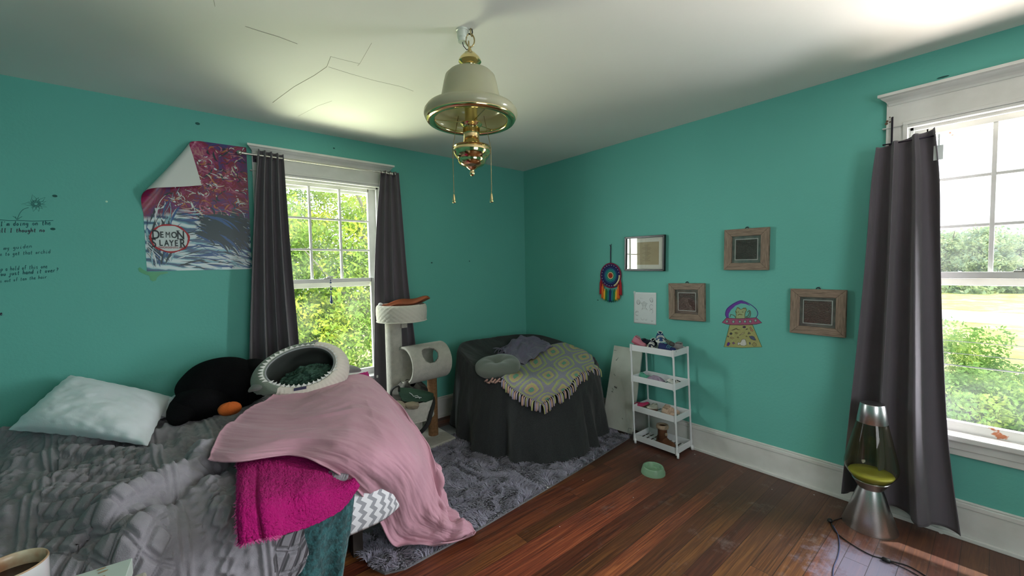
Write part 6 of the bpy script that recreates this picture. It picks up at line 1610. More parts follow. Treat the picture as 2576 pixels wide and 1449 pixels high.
b = MB(); b.v = [tuple(p) for p in Vo.reshape(-1, 3)] + [tuple(p) for p in Vi.reshape(-1, 3)]; o_ = nA * nL
def idx(i, j, s): return s * o_ + (i % nA) * nL + j
cellk = np.zeros((nA, nL - 1), bool)
for i in range(nA):
    for j in range(nL - 1): cellk[i, j] = K[i, j] and K[(i + 1) % nA, j] and K[i, j + 1] and K[(i + 1) % nA, j + 1]
for i in range(nA):
    for j in range(nL - 1):
        if not cellk[i, j]: continue
        b.f.append((idx(i, j, 0), idx(i, j + 1, 0), idx(i + 1, j + 1, 0), idx(i + 1, j, 0))); b.f.append((idx(i, j, 1), idx(i + 1, j, 1), idx(i + 1, j + 1, 1), idx(i, j + 1, 1)))
        for (di, dj, p, q) in ((1, 0, (i + 1, j), (i + 1, j + 1)), (-1, 0, (i, j), (i, j + 1)), (0, 1, (i, j + 1), (i + 1, j + 1)), (0, -1, (i, j), (i + 1, j))):
            jj = j + dj
            if jj < 0 or jj >= nL - 1 or not cellk[(i + di) % nA, jj]:
                b.f.append((idx(*p, 0), idx(*q, 0), idx(*q, 1), idx(*p, 1)))
b.m = [0] * len(b.f); part('tunnel', b, M_CARP, t, True, smooth=True)
# low basket
ringbed('basket', (-1.735, -0.50), 0.195, 0.168, 0.285, 0.435, 0.31, False, M_CARP)

# things on and in the cat tree
b = MB(); c_ = at(1030, 760, Y=-0.36)
P = np.zeros((60, 14, 3))
for i in range(60):
    a = 2 * PI * i / 59
    for j in range(14):
        k = j / 13; r = 0.165 * k
        P[i, j] = (-1.700 + (r * 1.15 + 0.02) * math.cos(a) + 0.03, -0.36 + r * 0.85 * math.sin(a), 1.178 + 0.040 * k ** 2 + 0.008 * math.sin(a * 5) * k + 0.025 * k * math.cos(a))
b.grid(P); solo('leather_disc', b, mat('rust_leather', (0.28, 0.075, 0.03), 0.5, bump=(60, 0.3, 0.004)), 'flat rust-brown leather disc lying on the top bed of the cat tree', 'leather disc', smooth=True, solid=0.006)
b = MB(); p = at(957, 758, Y=-0.33); b.ell((p.x, p.y, 1.203), (0.018, 0.018, 0.014), 14, 10); solo('toy_ball', b, mat('white_pompom', (0.72, 0.70, 0.70), 0.9), 'small white ball on the rim of the top bed of the cat tree', 'ball', smooth=True)
# bag stuffed in the basket
t2 = thing('bag', 'dark green and black bag stuffed into the low basket of the cat tree', 'bag', (-1.735, -0.50, 0.32))
nu, nv = 90, 60; P = np.zeros((nu, nv, 3))
for i in range(nu):
    a = 2 * PI * i / (nu - 1)
    for j in range(nv):
        k = j / (nv - 1); s = math.sin(k * PI * 0.5)
        r = 0.155 * (1 - 0.12 * k) * (1.0 if k > 0.1 else (0.8 + 2 * k)); z = 0.325 + 0.24 * k + 0.022 * math.sin(a * 2 + 0.6) * k + 0.014 * math.sin(5 * a) * k
        if k > 0.72: r *= 1 - ((k - 0.72) / 0.28) * 0.55
        P[i, j] = (-1.735 + r * 1.05 * math.cos(a), -0.50 + r * 0.95 * math.sin(a), z)
P += normals(P) * (0.012 * fbm(np.linspace(0, 8, nu)[:, None] * np.ones((1, nv)), np.linspace(0, 5, nv)[None, :] * np.ones((nu, 1)), 44))[..., None]
b = MB(); b.grid(P); part('bag_body', b, mat('black_canvas', (0.012, 0.013, 0.013), 0.8, noise=(14, (0.06, 0.055, 0.045), 0.06)), t2, True, smooth=True, solid=0.004)
def patchy(pxs, Yd, nu, nv, bulge, name, m, lab=None, par=t2):
    C = np.array([[tuple(at(x, y, Y=yy)) for (x, y, yy) in r] for r in pxs]); P_ = surf(C, nu, nv)
    u_ = np.linspace(0, 1, nu)[:, None] * np.ones((1, nv)); v_ = np.linspace(0, 1, nv)[None, :] * np.ones((nu, 1)); P_ += np.array((-0.2, -0.9, 0.3)) * (bulge * np.sin(PI * u_) * np.sin(PI * v_) + 0.006 * fbm(u_ * 5, v_ * 5, 3))[..., None]
    b = MB(); b.grid(P_); return part(name, b, m, par, True, smooth=True, solid=0.004, label=lab)
patchy([[(1003, 975, -.66), (1003, 990, -.68), (1012, 1008, -.69)], [(1035, 977, -.66), (1038, 990, -.69), (1035, 1012, -.70)], [(1075, 985, -.62), (1080, 995, -.66), (1062, 1010, -.69)], [(1090, 990, -.58), (1090, 1002, -.62), (1082, 1018, -.66)]], 0, 40, 30, 0.015, 'flap', mat('forest_green_canvas', (0.02, 0.055, 0.032), 0.75), 'dark green flap')
patchy([[(985, 1012, -.69), (988, 1022, -.69), (992, 1030, -.70)], [(1000, 1008, -.70), (1005, 1020, -.71), (1008, 1030, -.71)], [(1012, 1010, -.69), (1020, 1018, -.70), (1022, 1026, -.70)]], 0, 20, 16, 0.02, 'cloth_bundle', mat('khaki_cloth', (0.26, 0.22, 0.15), 0.9), 'khaki cloth')
patchy([[(1018, 1015, -.70), (1022, 1024, -.71), (1028, 1029, -.71)], [(1035, 1010, -.70), (1038, 1020, -.72), (1040, 1029, -.71)], [(1052, 1012, -.69), (1054, 1020, -.70), (1050, 1028, -.70)]], 0, 20, 16, 0.02, 'cloth_bundle', mat('khaki_cloth'), 'khaki cloth')
b = MB(); w_ = [tuple(at(x, y, Y=-.715)) for x, y in ((1030, 988), (1036, 992), (1040, 997), (1050, 995), (1056, 1003))]; b.tube(w_, 0.003, 5); b.tube([tuple(at(x, y, Y=-.715)) for x, y in ((1044, 1000), (1052, 999), (1060, 1000))], 0.0035, 5); part('buckle_strap', b, mat('silver_grey_webbing', (0.45, 0.48, 0.47), 0.5), t2, True)
sp_ = [tuple(at(x, y, Y=yy)) for x, y, yy in ((1088, 998, -.60), (1090, 1015, -.66), (1084, 1040, -.70), (1078, 1062, -.71), (1066, 1080, -.70), (1055, 1090, -.68))]
b = MB(); b.tube(pline(sp_, 22), 0.016, 8, flat=0.2); part('strap', b, mat('black_webbing', (0.008, 0.008, 0.008), 0.7), t2, True, smooth=True)
b = MB(); b.tube(pline([tuple(at(x, y, Y=yy)) for x, y, yy in ((985, 1002, -.66), (984, 985, -.66), (992, 975, -.66), (1003, 972, -.66), (1004, 985, -.68))], 16), 0.016, 8, flat=0.4); part('strap', b, mat('black_webbing'), t2, True, smooth=True)
b = MB(); rng = random.Random(6)
for i in range(8):
    x0 = 997 + rng.random() * 14; y0 = 1016 + rng.random() * 8
    b.tube(pline([tuple(at(x0, y0, Y=-.725)), tuple(at(x0 + rng.uniform(-6, 6), y0 + 8, Y=-.735)), tuple(at(x0 + rng.uniform(-8, 8), y0 + 16, Y=-.725)), tuple(at(x0 + rng.uniform(-4, 9), y0 + 20, Y=-.72))], 9), 0.0045, 6)
solo('cat_toy', b, mat('blue_braid', (0.02, 0.10, 0.42), 0.5, noise=(80, (0.10, 0.45, 0.60), 0.1)), 'knotted blue braided toy hanging out of the low basket', 'toy', smooth=True)
b = MB(); p = at(964, 1015, Y=-0.62); b.ell(p, (0.038, 0.03, 0.044), 20, 14); b.tube([p + Vector((0.01, 0, 0.03)), p + Vector((0.05, -0.01, 0.06))], 0.008, 6); solo('plush_toy', b, mat('lime_green_felt', (0.20, 0.42, 0.06), 0.8), 'small lime green plush peeking out beside the cat tree basket', 'plush toy', smooth=True)

# ------------------------------------------------------------------ white board leaning on the wall
b = MB(); B0, B1 = Vector((-0.215, -1.275, 0.030)), Vector((-0.190, -1.575, 0.030)); T0, T1 = Vector((-0.045, -1.290, 0.745)), Vector((-0.045, -1.585, 0.745))
nb = (T0 - B0).cross(B1 - B0).normalized(); nb = nb if nb.x < 0 else -nb; k = nb * 0.016
t = thing('leaning_board', 'scuffed white board leaning on the wall between the armchair and the cart', 'board', tuple(B0.lerp(B1, .5)))
b.add([B0, B1, T1, T0, B0 + k, B1 + k, T1 + k, T0 + k], [(0, 1, 2, 3), (7, 6, 5, 4), (0, 4, 5, 1), (1, 5, 6, 2), (2, 6, 7, 3), (3, 7, 4, 0)])
part('panel', b, mat('worn_white_laminate', (0.52, 0.54, 0.49), 0.6, noise=(7, (0.44, 0.45, 0.40), 0.15)), t, True, bevel=0.002)
def bd(u, v, o=0.0005): return B0 + k + (B1 - B0) * u + (T0 - B0) * v + nb * o
b = MB()
for (cu, cv, su, sv) in ((0.02, 0.985, 1, -1), (0.98, 0.985, -1, -1), (0.98, 0.015, -1, 1), (0.02, 0.015, 1, 1)):
    a_ = 0.11; c2 = 0.045; b.tube([bd(cu + su * a_, cv), bd(cu + su * a_, cv + sv * c2), bd(cu, cv + sv * c2)], 0.0018, 4)
part('corner_mark', b, mat('grey_print', (0.14, 0.15, 0.14), 0.8), t, True)
b = MB(); rng = random.Random(12)
for i in range(7):
    u0, v0 = rng.random() * .8 + .1, rng.random() * .8 + .1
    if i == 0: u0, v0 = 0.30, 0.50
    b.tube([bd(u0, v0), bd(u0 + rng.uniform(-.05, .05), v0 + rng.uniform(-.02, .02)), bd(u0 + rng.uniform(-.07, .07), v0 + rng.uniform(-.02, .03))], 0.0022 if i else 0.006, 4)
part('scratch', b, mat('grey_print'), t, True)
# ------------------------------------------------------------------ rolling cart
M_PLAS = mat('white_plastic', (0.72, 0.74, 0.76), 0.35)
cart = thing('rolling_cart', 'slim white four-tier rolling cart against the right wall', 'cart', (-0.155, -1.82, 0))
def shy(z): return 0.036 * (1 - z / 0.86)
def tray(zt):
    b = MB(); x0, x1 = -0.272, -0.048; s = shy(zt); y0, y1 = -1.985 - s, -1.612 - s; th_ = 0.004; hgt = 0.050
    b.box((x0, y0, zt - hgt), (x0 + th_, y1, zt)); b.box((x1 - th_, y0, zt - hgt), (x1, y1, zt)); b.box((x0 + th_, y0, zt - hgt), (x1 - th_, y0 + th_, zt)); b.box((x0 + th_, y1 - th_, zt - hgt), (x1 - th_, y1, zt))
    o = part('tray', b, M_PLAS, cart, True, bevel=0.0015)
    b = MB(); zf = zt - hgt
    # slotted floor: solid strips with real slots between
    ny = 9; L_ = (y1 - y0 - 2 * th_); 
    for i in range(ny):
        a0 = y0 + th_ + L_ * i / ny; b.box((x0 + th_, a0, zf), (x1 - th_, a0 + L_ / ny * 0.62, zf + 0.0025))
    for xx in (x0 + th_, x0 + 0.075, x1 - 0.079, x1 - 0.012): b.box((xx, y0 + th_, zf + 0.0003), (xx + 0.009, y1 - th_, zf + 0.0028))
    part('tray_floor', b, M_PLAS, o, True)
TZ = (0.828, 0.571, 0.324, 0.079)
for z in TZ: tray(z)
for (x, y) in ((-0.272, -1.985), (-0.272, -1.612), (-0.048, -1.985), (-0.048, -1.612)):
    b = MB(); b.tube([(x, y - shy(0.05), 0.045), (x, y - shy(0.83), 0.832)], 0.0075, 12)
    for z in TZ: b.tube([(x, y - shy(z), z - 0.054), (x, y - shy(z), z + 0.004)], 0.0095, 12)
    part('post', b, M_PLAS, cart, True, smooth=True, auto=50)
    b = MB(); yy = y - shy(0.02); b.lathe([(0.0195, -0.008), (0.021, -0.006), (0.021, 0.006), (0.0195, 0.008)], 22, M=Matrix.Translation((x + 0.004, yy - 0.006, 0.021)) @ Matrix.Rotation(PI / 2, 4, 'X') @ Matrix.Rotation(rad(25), 4, 'Y')); b.tube([(x, yy, 0.048), (x + 0.002, yy - 0.003, 0.030)], 0.008, 8); b.ell((x + 0.002, yy - 0.002, 0.036), (0.014, 0.014, 0.008), 12, 8)
    part('caster', b, M_PLAS, cart, True, smooth=True, auto=50)

# small shoes: one lofted body, a sole and a trim each
def shoe(label, M, ln, wd, ht, upper, sole, trim=None, boot=0.0, group=None, strap=None, toe=None, name='child_shoe'):
    t = thing(name, label, 'shoe', (0, 0, 0), 0, group)
    ns, na = 26, 28; V = np.zeros((ns, na, 3)); Vs = np.zeros((ns, na, 3))
    for i in range(ns):
        k = i / (ns - 1); x = (k - 0.5) * ln
        w_ = wd * 0.5 * (0.80 + 0.25 * math.sin(PI * min(1, k * 1.05)) - 0.12 * math.exp(-((k - .42) / .15) ** 2)) * math.sqrt(max(0.0, 1 - (2 * abs(k - 0.5)) ** 5))
        h_ = ht * (0.42 + 0.58 / (1 + math.exp((k - 0.50) * 14))) * (max(0.0, 1 - (2 * abs(k - 0.5)) ** 8)) ** 0.5
        for j in range(na):
            a = 2 * PI * j / na; cy_ = math.cos(a); sz_ = math.sin(a)
            z = 0.010 + (h_ * max(0, sz_) ** 0.8 if sz_ > 0 else 0.0)
            V[i, j] = (x, w_ * cy_ * (1 - 0.30 * max(0, sz_)), z)
            Vs[i, j] = (x * 1.03, w_ * 1.08 * cy_, 0.014 if sz_ > 0 else 0.0)
    open_top = []
    b = MB(); b.v = [tuple(p) for p in V.reshape(-1, 3)]
    for i in range(ns - 1):
        for j in range(na):
            k = (i + .5) / (ns - 1); a = 2 * PI * (j + .5) / na
            if 0.10 < k < 0.46 and math.sin(a) > 0.80: continue
            b.f.append((i * na + j, (i + 1) * na + j, (i + 1) * na + (j + 1) % na, i * na + (j + 1) % na))
    b.m = [0] * len(b.f); part('upper', b, upper, t, smooth=True, solid=0.002)
    b = MB(); b.grid(np.concatenate([Vs, Vs[:, :1]], axis=1)); b.f.append(tuple(range(na))); b.m.append(0); part('sole', b, sole, t, smooth=True, auto=40)
    if boot:
        b = MB(); x0 = -0.20 * ln
        b.lathe([(wd * 0.46, ht * 0.5), (wd * 0.44, ht + boot * 0.5), (wd * 0.47, ht + boot)], 26, (x0, 0, 0)); part('shaft', b, upper, t, smooth=True, solid=0.003)
        b = MB(); b.lathe([(wd * 0.42, ht + boot - 0.022), (wd * 0.60, ht + boot - 0.018), (wd * 0.64, ht + boot - 0.004), (wd * 0.58, ht + boot + 0.010), (wd * 0.42, ht + boot + 0.012), (wd * 0.32, ht + boot - 0.002)], 30, (x0, 0, 0), closed=True)
        part('fleece_cuff', b, mat('cream_fleece', (0.52, 0.38, 0.27), 0.95, bump=(160, 1.0, 0.006)), t, smooth=True); b = MB(); b.ell((x0 + wd * 0.55, -0.012, ht + boot - 0.055), (0.012, 0.012, 0.012), 12, 8); part('pompom', b, mat('cream_fleece'), t, smooth=True)
    else:
        b = MB(); rim = []
        for i in range(22):
            a = 2 * PI * i / 21; k = 0.28 + 0.17 * math.cos(a); x = (k - 0.5) * ln; h_ = ht * (0.42 + 0.58 / (1 + math.exp((k - 0.50) * 14))); rim.append((x, wd * 0.25 * math.sin(a), 0.010 + h_ * 0.94))
        b.tube(rim, 0.0028, 6, cap=False); part('collar', b, trim or upper, t, smooth=True)
    if trim:
        b = MB(); 
        for q in (0.56, 0.64, 0.72):
            x = (q - 0.5) * ln; h_ = ht * (0.42 + 0.58 / (1 + math.exp((q - 0.50) * 14))); b.tube([(x, wd * 0.42 * math.cos(a), 0.012 + h_ * max(0, math.sin(a)) ** 0.8 + 0.001) for a in np.linspace(0.25, PI - 0.25, 9)], 0.0026, 6, flat=0.6)
        part('strap', b, trim, t, smooth=True)
    if toe:
        b = MB(); b.ell(((0.86 - 0.5) * ln, 0, 0.012), (ln * 0.13, wd * 0.40, ht * 0.36), 18, 10); part('toe_cap', b, toe, t, smooth=True)
    t.matrix_world = M; 
    t.location = M.to_translation(); t.rotation_euler = M.to_euler()
    return t
def SM(px, py, X, rz, rx=0.0, ry=0.0, z=None):
    p = at(px, py, X=X)
    if z is not None: p.z = z
    return Matrix.Translation(p) @ Matrix.Rotation(rz, 4, 'Z') @ Matrix.Rotation(ry, 4, 'Y') @ Matrix.Rotation(rx, 4, 'X')
PKS = mat('pink_suede', (0.52, 0.19, 0.25), 0.85); NV = mat('navy_knit', (0.012, 0.020, 0.10), 0.8); BK = mat('black_navy_mesh', (0.012, 0.014, 0.035), 0.8); WS = mat('white_rubber', (0.66, 0.66, 0.62), 0.5); GY = mat('grey_wool', (0.22, 0.21, 0.21), 0.9); AQ = mat('aqua_trim', (0.12, 0.36, 0.40), 0.7); DG = mat('dark_grey_mesh', (0.06, 0.065, 0.065), 0.7); BL = mat('denim_blue', (0.015, 0.06, 0.17), 0.8); CB = mat('cream_rubber', (0.60, 0.58, 0.48), 0.6)
SG = 'small shoes on the top tier of the cart'; z0 = 0.792
def MZ(x, y, z, rz, ry=0.0, rx=0.0): return Matrix.Translation((x, y, z)) @ Matrix.Rotation(rad(rz), 4, 'Z') @ Matrix.Rotation(rad(ry), 4, 'Y') @ Matrix.Rotation(rad(rx), 4, 'X')
def yat(px, X): return at(px, 880, X=X).y
shoe('pink slipper at the left end of the top tier', MZ(-0.20, yat(1608, -.2) + 0.005, z0 + 0.028, -70, 22), 0.125, 0.075, 0.055, PKS, mat('rose_rubber', (0.35, 0.08, 0.12), 0.7), group=SG)
shoe('dark navy shoe lying just right of the pink slipper', MZ(-0.13, yat(1632, -.13), z0 + 0.030, -75, -16, 20), 0.125, 0.058, 0.048, BK, CB, group=SG)
shoe('patterned navy and white sneaker facing the room, second from the left in front', MZ(-0.185, yat(1640, -.19), z0 + 0.022, 192, 8), 0.125, 0.062, 0.055, BK, WS, WS, group=SG, toe=CB)
shoe('blue and white sneaker on top of the heap', MZ(-0.165, yat(1662, -.16) + 0.0, z0 + 0.078, 215, 4), 0.135, 0.072, 0.062, BL, WS, WS, group=SG, toe=CB)
shoe('dark grey shoe lying under the topmost sneaker', MZ(-0.150, yat(1678, -.15), z0 + 0.050, -95, 0, 12), 0.135, 0.062, 0.050, DG, mat('charcoal_rubber', (0.05, 0.05, 0.05), 0.6), mat('lime_grey_lace', (0.22, 0.26, 0.18), 0.7), group=SG)
shoe('navy shoe with aqua trim at the front edge of the top tier', MZ(-0.225, yat(1677, -.23), z0 + 0.018, -92, 0, -6), 0.150, 0.064, 0.058, NV, mat('navy_rubber', (0.01, 0.012, 0.06), 0.6), AQ, group=SG)
shoe('grey felt shoe at the right end of the top tier', MZ(-0.135, yat(1703, -.13) + 0.025, z0 + 0.022, 100, -14), 0.130, 0.075, 0.062, GY, mat('pale_grey_rubber', (0.45, 0.45, 0.45), 0.6), group=SG)
z0 = 0.526
shoe('mint green bootie at the left of the second tier', MZ(-0.14, yat(1622, -.14), z0, -60), 0.10, 0.055, 0.040, mat('mint_cloth', (0.12, 0.42, 0.30), 0.85), mat('mint_cloth'), group='small shoes on the second tier of the cart')
shoe('white sneaker with black straps at the right of the second tier', MZ(-0.19, yat(1692, -.19), z0 + 0.012, 150, -38), 0.115, 0.055, 0.05, mat('off_white_mesh', (0.60, 0.57, 0.54), 0.8), WS, mat('black_webbing'), group='small shoes on the second tier of the cart')
nu = nv = 50; U = np.linspace(-1, 1, nu)[:, None] * np.ones((1, nv)); V_ = np.linspace(-1, 1, nv)[None, :] * np.ones((nu, 1))
def heap(cx, cy, z, rx, ry, h, seed, m, label, cat, name, rough=1.0):
    H_ = h * np.clip(1 - U ** 2 - V_ ** 2 * 0.9, 0, 1) ** 0.6 + rough * 0.35 * h * fbm(U * 2.4 + seed, V_ * 2.4, seed) * np.clip(1.3 - U ** 2 - V_ ** 2, 0, 1)
    k = np.sqrt(np.clip(U ** 2 + V_ ** 2, 1e-6, None)); s = np.maximum(np.abs(U), np.abs(V_)) / k * 1.0
    P_ = np.stack([cx + rx * U * s * (1 + .15 * np.sin(5 * np.arctan2(V_, U) + seed)), cy + ry * V_ * s * (1 + .15 * np.cos(4 * np.arctan2(V_, U) + seed)), z + np.maximum(H_, 0.001)], -1)
    b = MB(); b.grid(P_); return solo(name, b, m, label, cat, smooth=True, solid=0.003)
heap(-0.155, yat(1650, -.15) , z0 + 0.002, 0.055, 0.085, 0.040, 3, mat('lilac_cloth', (0.36, 0.28, 0.38), 0.9), 'crumpled lilac cloth in the middle of the second tier', 'cloth', 'cloth')
z0 = 0.279
shoe('magenta shoe at the left of the third tier', MZ(-0.18, yat(1617, -.18), z0 + 0.010, -60, -28), 0.13, 0.058, 0.045, mat('magenta_satin', (0.42, 0.02, 0.10), 0.5), mat('brown_rubber', (0.12, 0.06, 0.04), 0.7), group='small shoes on the third tier of the cart')
shoe('silver ballet shoe beside the magenta one on the third tier', MZ(-0.175, yat(1640, -.17), z0 + 0.006, 170, -14), 0.12, 0.060, 0.050, mat('silver_leather', (0.55, 0.53, 0.45), 0.35, 0.3), mat('brown_rubber'), group='small shoes on the third tier of the cart')
shoe('peach sandal at the right of the third tier', MZ(-0.17, yat(1683, -.17), z0 + 0.004, -100), 0.13, 0.060, 0.045, mat('peach_leather', (0.60, 0.42, 0.32), 0.6), mat('peach_rubber', (0.50, 0.36, 0.27), 0.7), mat('peach_leather'), group='small shoes on the third tier of the cart')
shoe('second peach sandal behind the first on the third tier', MZ(-0.105, yat(1690, -.10), z0 + 0.004, -80), 0.13, 0.060, 0.045, mat('peach_leather'), mat('peach_rubber'), mat('peach_leather'), group='small shoes on the third tier of the cart')
b = MB(); b.box((-0.235, yat(1680, -.23), z0 + 0.003), (-0.205, yat(1650, -.23), z0 + 0.010)); solo('strap', b, mat('black_webbing'), 'flat black strap lying at the front of the third tier', 'strap', bevel=0.002)
shoe('brown ankle boot with a fleece cuff on the bottom tier', MZ(-0.175, yat(1672, -.175) - 0.012, 0.0330, -95, 0), 0.165, 0.078, 0.070, mat('brown_suede', (0.13, 0.050, 0.022), 0.85), mat('brown_rubber'), boot=0.075, name='child_boot')

# ------------------------------------------------------------------ green pet bowl
bx_, by_ = -0.600, -2.015
t = thing('pet_bowl', 'round sage green plastic pet bowl on the wood floor in front of the cart', 'bowl', (bx_, by_, 0))
M_BOWL = mat('sage_plastic', (0.20, 0.34, 0.22), 0.35)
nA = 72; prof = catmull(np.array([(0.083, 0.0), (0.081, 0.012), (0.076, 0.030), (0.071, 0.046), (0.067, 0.049), (0.062, 0.046), (0.057, 0.030), (0.052, 0.018), (0.03, 0.015), (0.002, 0.015)]), 36)
b = MB(); V = np.zeros((nA, 36, 3))
for i in range(nA):
    a = 2 * PI * i / nA
    for j, (r, z) in enumerate(prof):
        notch = 0.014 * math.exp(-(((a - rad(-52) + PI) % (2 * PI) - PI) / 0.22) ** 4) * max(0, 1 - z / 0.02) if j < 14 else 0
        V[i, j] = (bx_ + r * math.cos(a), by_ + r * math.sin(a), z + notch)
b.grid(V, wrap=True); part('bowl', b, M_BOWL, t, True, smooth=True)

# ------------------------------------------------------------------ lava lamp with its cord
lx, ly = -0.235, -3.135
t = thing('lava_lamp', 'large silver lava lamp with yellow wax standing on the floor by the curtain', 'lamp', (lx, ly, 0))
M_ALU = mat('brushed_aluminium', (0.62, 0.62, 0.62), 0.30, 1.0, noise=(200, (0.55, 0.55, 0.56), 0.2))
b = MB(); b.lathe([(0.121, 0.0), (0.122, 0.004), (0.055, 0.218), (0.054, 0.222)], 56, (lx, ly, 0)); part('base', b, M_ALU, t, True, smooth=True, auto=40)
b = MB(); b.lathe([(0.054, 0.222), (0.060, 0.230), (0.082, 0.268), (0.080, 0.270), (0.05, 0.262), (0.0, 0.262)], 56, (lx, ly, 0)); part('collar', b, M_ALU, t, True, smooth=True, auto=40)
gp = catmull(np.array([(0.074, 0.264), (0.094, 0.288), (0.113, 0.320), (0.118, 0.345), (0.116, 0.370), (0.103, 0.430), (0.088, 0.500), (0.072, 0.572), (0.066, 0.600), (0.064, 0.606)]), 30)
gm = bpy.data.materials.new('lamp_liquid'); gm.use_nodes = True; nt = gm.node_tree; nt.nodes.clear(); out = N(nt, 'ShaderNodeOutputMaterial'); tr_ = N(nt, 'ShaderNodeBsdfTransparent'); tr_.inputs[0].default_value = (0.80, 0.81, 0.66, 1); gl_ = N(nt, 'ShaderNodeBsdfGlossy'); gl_.inputs['Roughness'].default_value = 0.04
fr_ = facing_fresnel(nt); ms_ = N(nt, 'ShaderNodeMixShader'); nt.links.new(fr_.outputs[0], ms_.inputs[0]); nt.links.new(tr_.outputs[0], ms_.inputs[1]); nt.links.new(gl_.outputs[0], ms_.inputs[2]); nt.links.new(ms_.outputs[0], out.inputs[0])
b = MB(); b.lathe([tuple(q) for q in gp], 64, (lx, ly, 0)); part('globe', b, gm, t, True, smooth=True, auto=60)
b = MB(); b.lathe([(0.0, 0.268), (0.072, 0.268), (0.089, 0.287), (0.0965, 0.297), (0.100, 0.304), (0.097, 0.309), (0.06, 0.306), (0.0, 0.305)], 56, (lx, ly, 0)); part('wax', b, mat('yellow_wax', (0.40, 0.38, 0.07), 0.3), t, True, smooth=True, label='yellow wax')
b = MB(); b.lathe([(0.067, 0.592), (0.068, 0.594), (0.0545, 0.692), (0.052, 0.697), (0.0, 0.698)], 56, (lx, ly, 0)); part('cap', b, M_ALU, t, True, smooth=True, auto=40)
M_CORD = mat('black_cord', (0.008, 0.008, 0.009), 0.45)
def flr(px, py, z=0.004): p = at(px, py, Z=z); return tuple(p)
b = MB(); p0 = (lx - 0.085, ly - 0.065, 0.020); b.tube(pline([p0, flr(2140, 1302), flr(2112, 1305), flr(2092, 1314), flr(2100, 1335), flr(2118, 1352), flr(2150, 1374), flr(2190, 1396), flr(2222, 1405)], 60), 0.0028, 8); part('cord', b, M_CORD, t, True, smooth=True)
b = MB(); b.tube(pline([flr(2240, 1411), flr(2285, 1424), flr(2330, 1450), flr(2370, 1480)], 30), 0.0028, 8); b.tube(pline([flr(2236, 1413), flr(2280, 1432), flr(2315, 1452), flr(2350, 1480)], 30), 0.0024, 8); part('cord', b, M_CORD, t, True, smooth=True)
b = MB(); q0, q1 = Vector(flr(2218, 1404, .010)), Vector(flr(2242, 1413, .010)); b.tube([q0, q0.lerp(q1, .15), q0.lerp(q1, .85), q1], [0.006, 0.013, 0.013, 0.006], 10, flat=0.7); part('inline_switch', b, M_CORD, t, True, smooth=True)
b = MB(); b.ell(Vector(flr(2088, 1309, .012)), (0.017, 0.013, 0.011), 12, 8); part('plug', b, M_CORD, t, True, smooth=True)
b = MB(); b.tube(pline([flr(2096, 1322), flr(2108, 1345), flr(2112, 1372), flr(2108, 1400), flr(2098, 1425), flr(2096, 1450), flr(2104, 1475)], 40), 0.0026, 8); solo('cable', b, mat('blue_grey_cable', (0.06, 0.07, 0.16), 0.5), 'thin dark blue cable running over the pale floor stain toward the camera', 'cable', smooth=True)

# ------------------------------------------------------------------ shaggy rug
def rug_poly():
    c = [(-0.215, -0.22), (-0.215, -1.565), (-1.00, -1.645), (-1.90, -1.715), (-2.36, -1.725), (-2.45, -1.69), (-2.485, -1.60), (-2.47, -0.30)]
    return c
b = MB(); rp_ = rug_poly(); nR = len(rp_); b.add([(x, y, 0.0005) for x, y in rp_] + [(x, y, 0.010) for x, y in rp_], [tuple(range(nR, 2 * nR))] + [tuple(reversed(range(nR)))] + [(i, i + nR, (i + 1) % nR + nR, (i + 1) % nR) for i in range(nR)])
rug = thing('rug', 'shaggy blue-grey rug under the armchair and the bed corner', 'rug', (-1.3, -1.0, 0))
M_RUG = mat('rug_backing', (0.16, 0.16, 0.17), 0.95); part('backing', b, M_RUG, rug, True)
rng = np.random.RandomState(11); n = 62000
x = -2.49 + 2.28 * rng.rand(n); y = -1.735 + 1.25 * rng.rand(n) ** 1.0
yf = np.interp(x, [-2.485, -2.45, -2.36, -1.90, -1.00, -0.215], [-1.60, -1.69, -1.725, -1.715, -1.645, -1.565]); ok = (y > yf) & (x < -0.22)
ok &= ~((x - CX) ** 2 + (y - CY) ** 2 < 0.60 ** 2); ok &= ~((x < -2.3) & (y > -1.35))
x, y = x[ok], y[ok]; n = len(x)
ph = 2 * PI * vnoise(x * 9, y * 9, 5) * 2 + rng.rand(n) * 1.6; ln = 0.026 + 0.014 * rng.rand(n); lean = 0.020 + 0.022 * rng.rand(n); wd_ = 0.0016 + 0.0016 * rng.rand(n)
dx_, dy_ = np.cos(ph), np.sin(ph); sx_, sy_ = -dy_, dx_
lv_ = []
for (k, w_) in ((0.0, 1.0), (0.45, 1.25), (0.8, 0.9), (1.0, 0.25)):
    cx2 = x + dx_ * lean * k ** 1.5; cy2 = y + dy_ * lean * k ** 1.5; cz = 0.008 + ln * (k - 0.35 * k ** 2)
    lv_.append(np.stack([cx2 + sx_ * wd_ * w_, cy2 + sy_ * wd_ * w_, cz], -1)); lv_.append(np.stack([cx2 - sx_ * wd_ * w_, cy2 - sy_ * wd_ * w_, cz], -1))
V = np.stack(lv_, 1).reshape(-1, 3); b = MB(); b.v = [tuple(p) for p in V.tolist()]
for s in range(3): b.f += [(8 * i + 2 * s, 8 * i + 2 * s + 1, 8 * i + 2 * s + 3, 8 * i + 2 * s + 2) for i in range(n)]
b.m = [0] * len(b.f)
part('pile', b, mat('blue_grey_shag', (0.30, 0.285, 0.365), 0.9, noise=(14, (0.19, 0.18, 0.245), 0.25), sheen=0.3), rug, True, stuff=True)
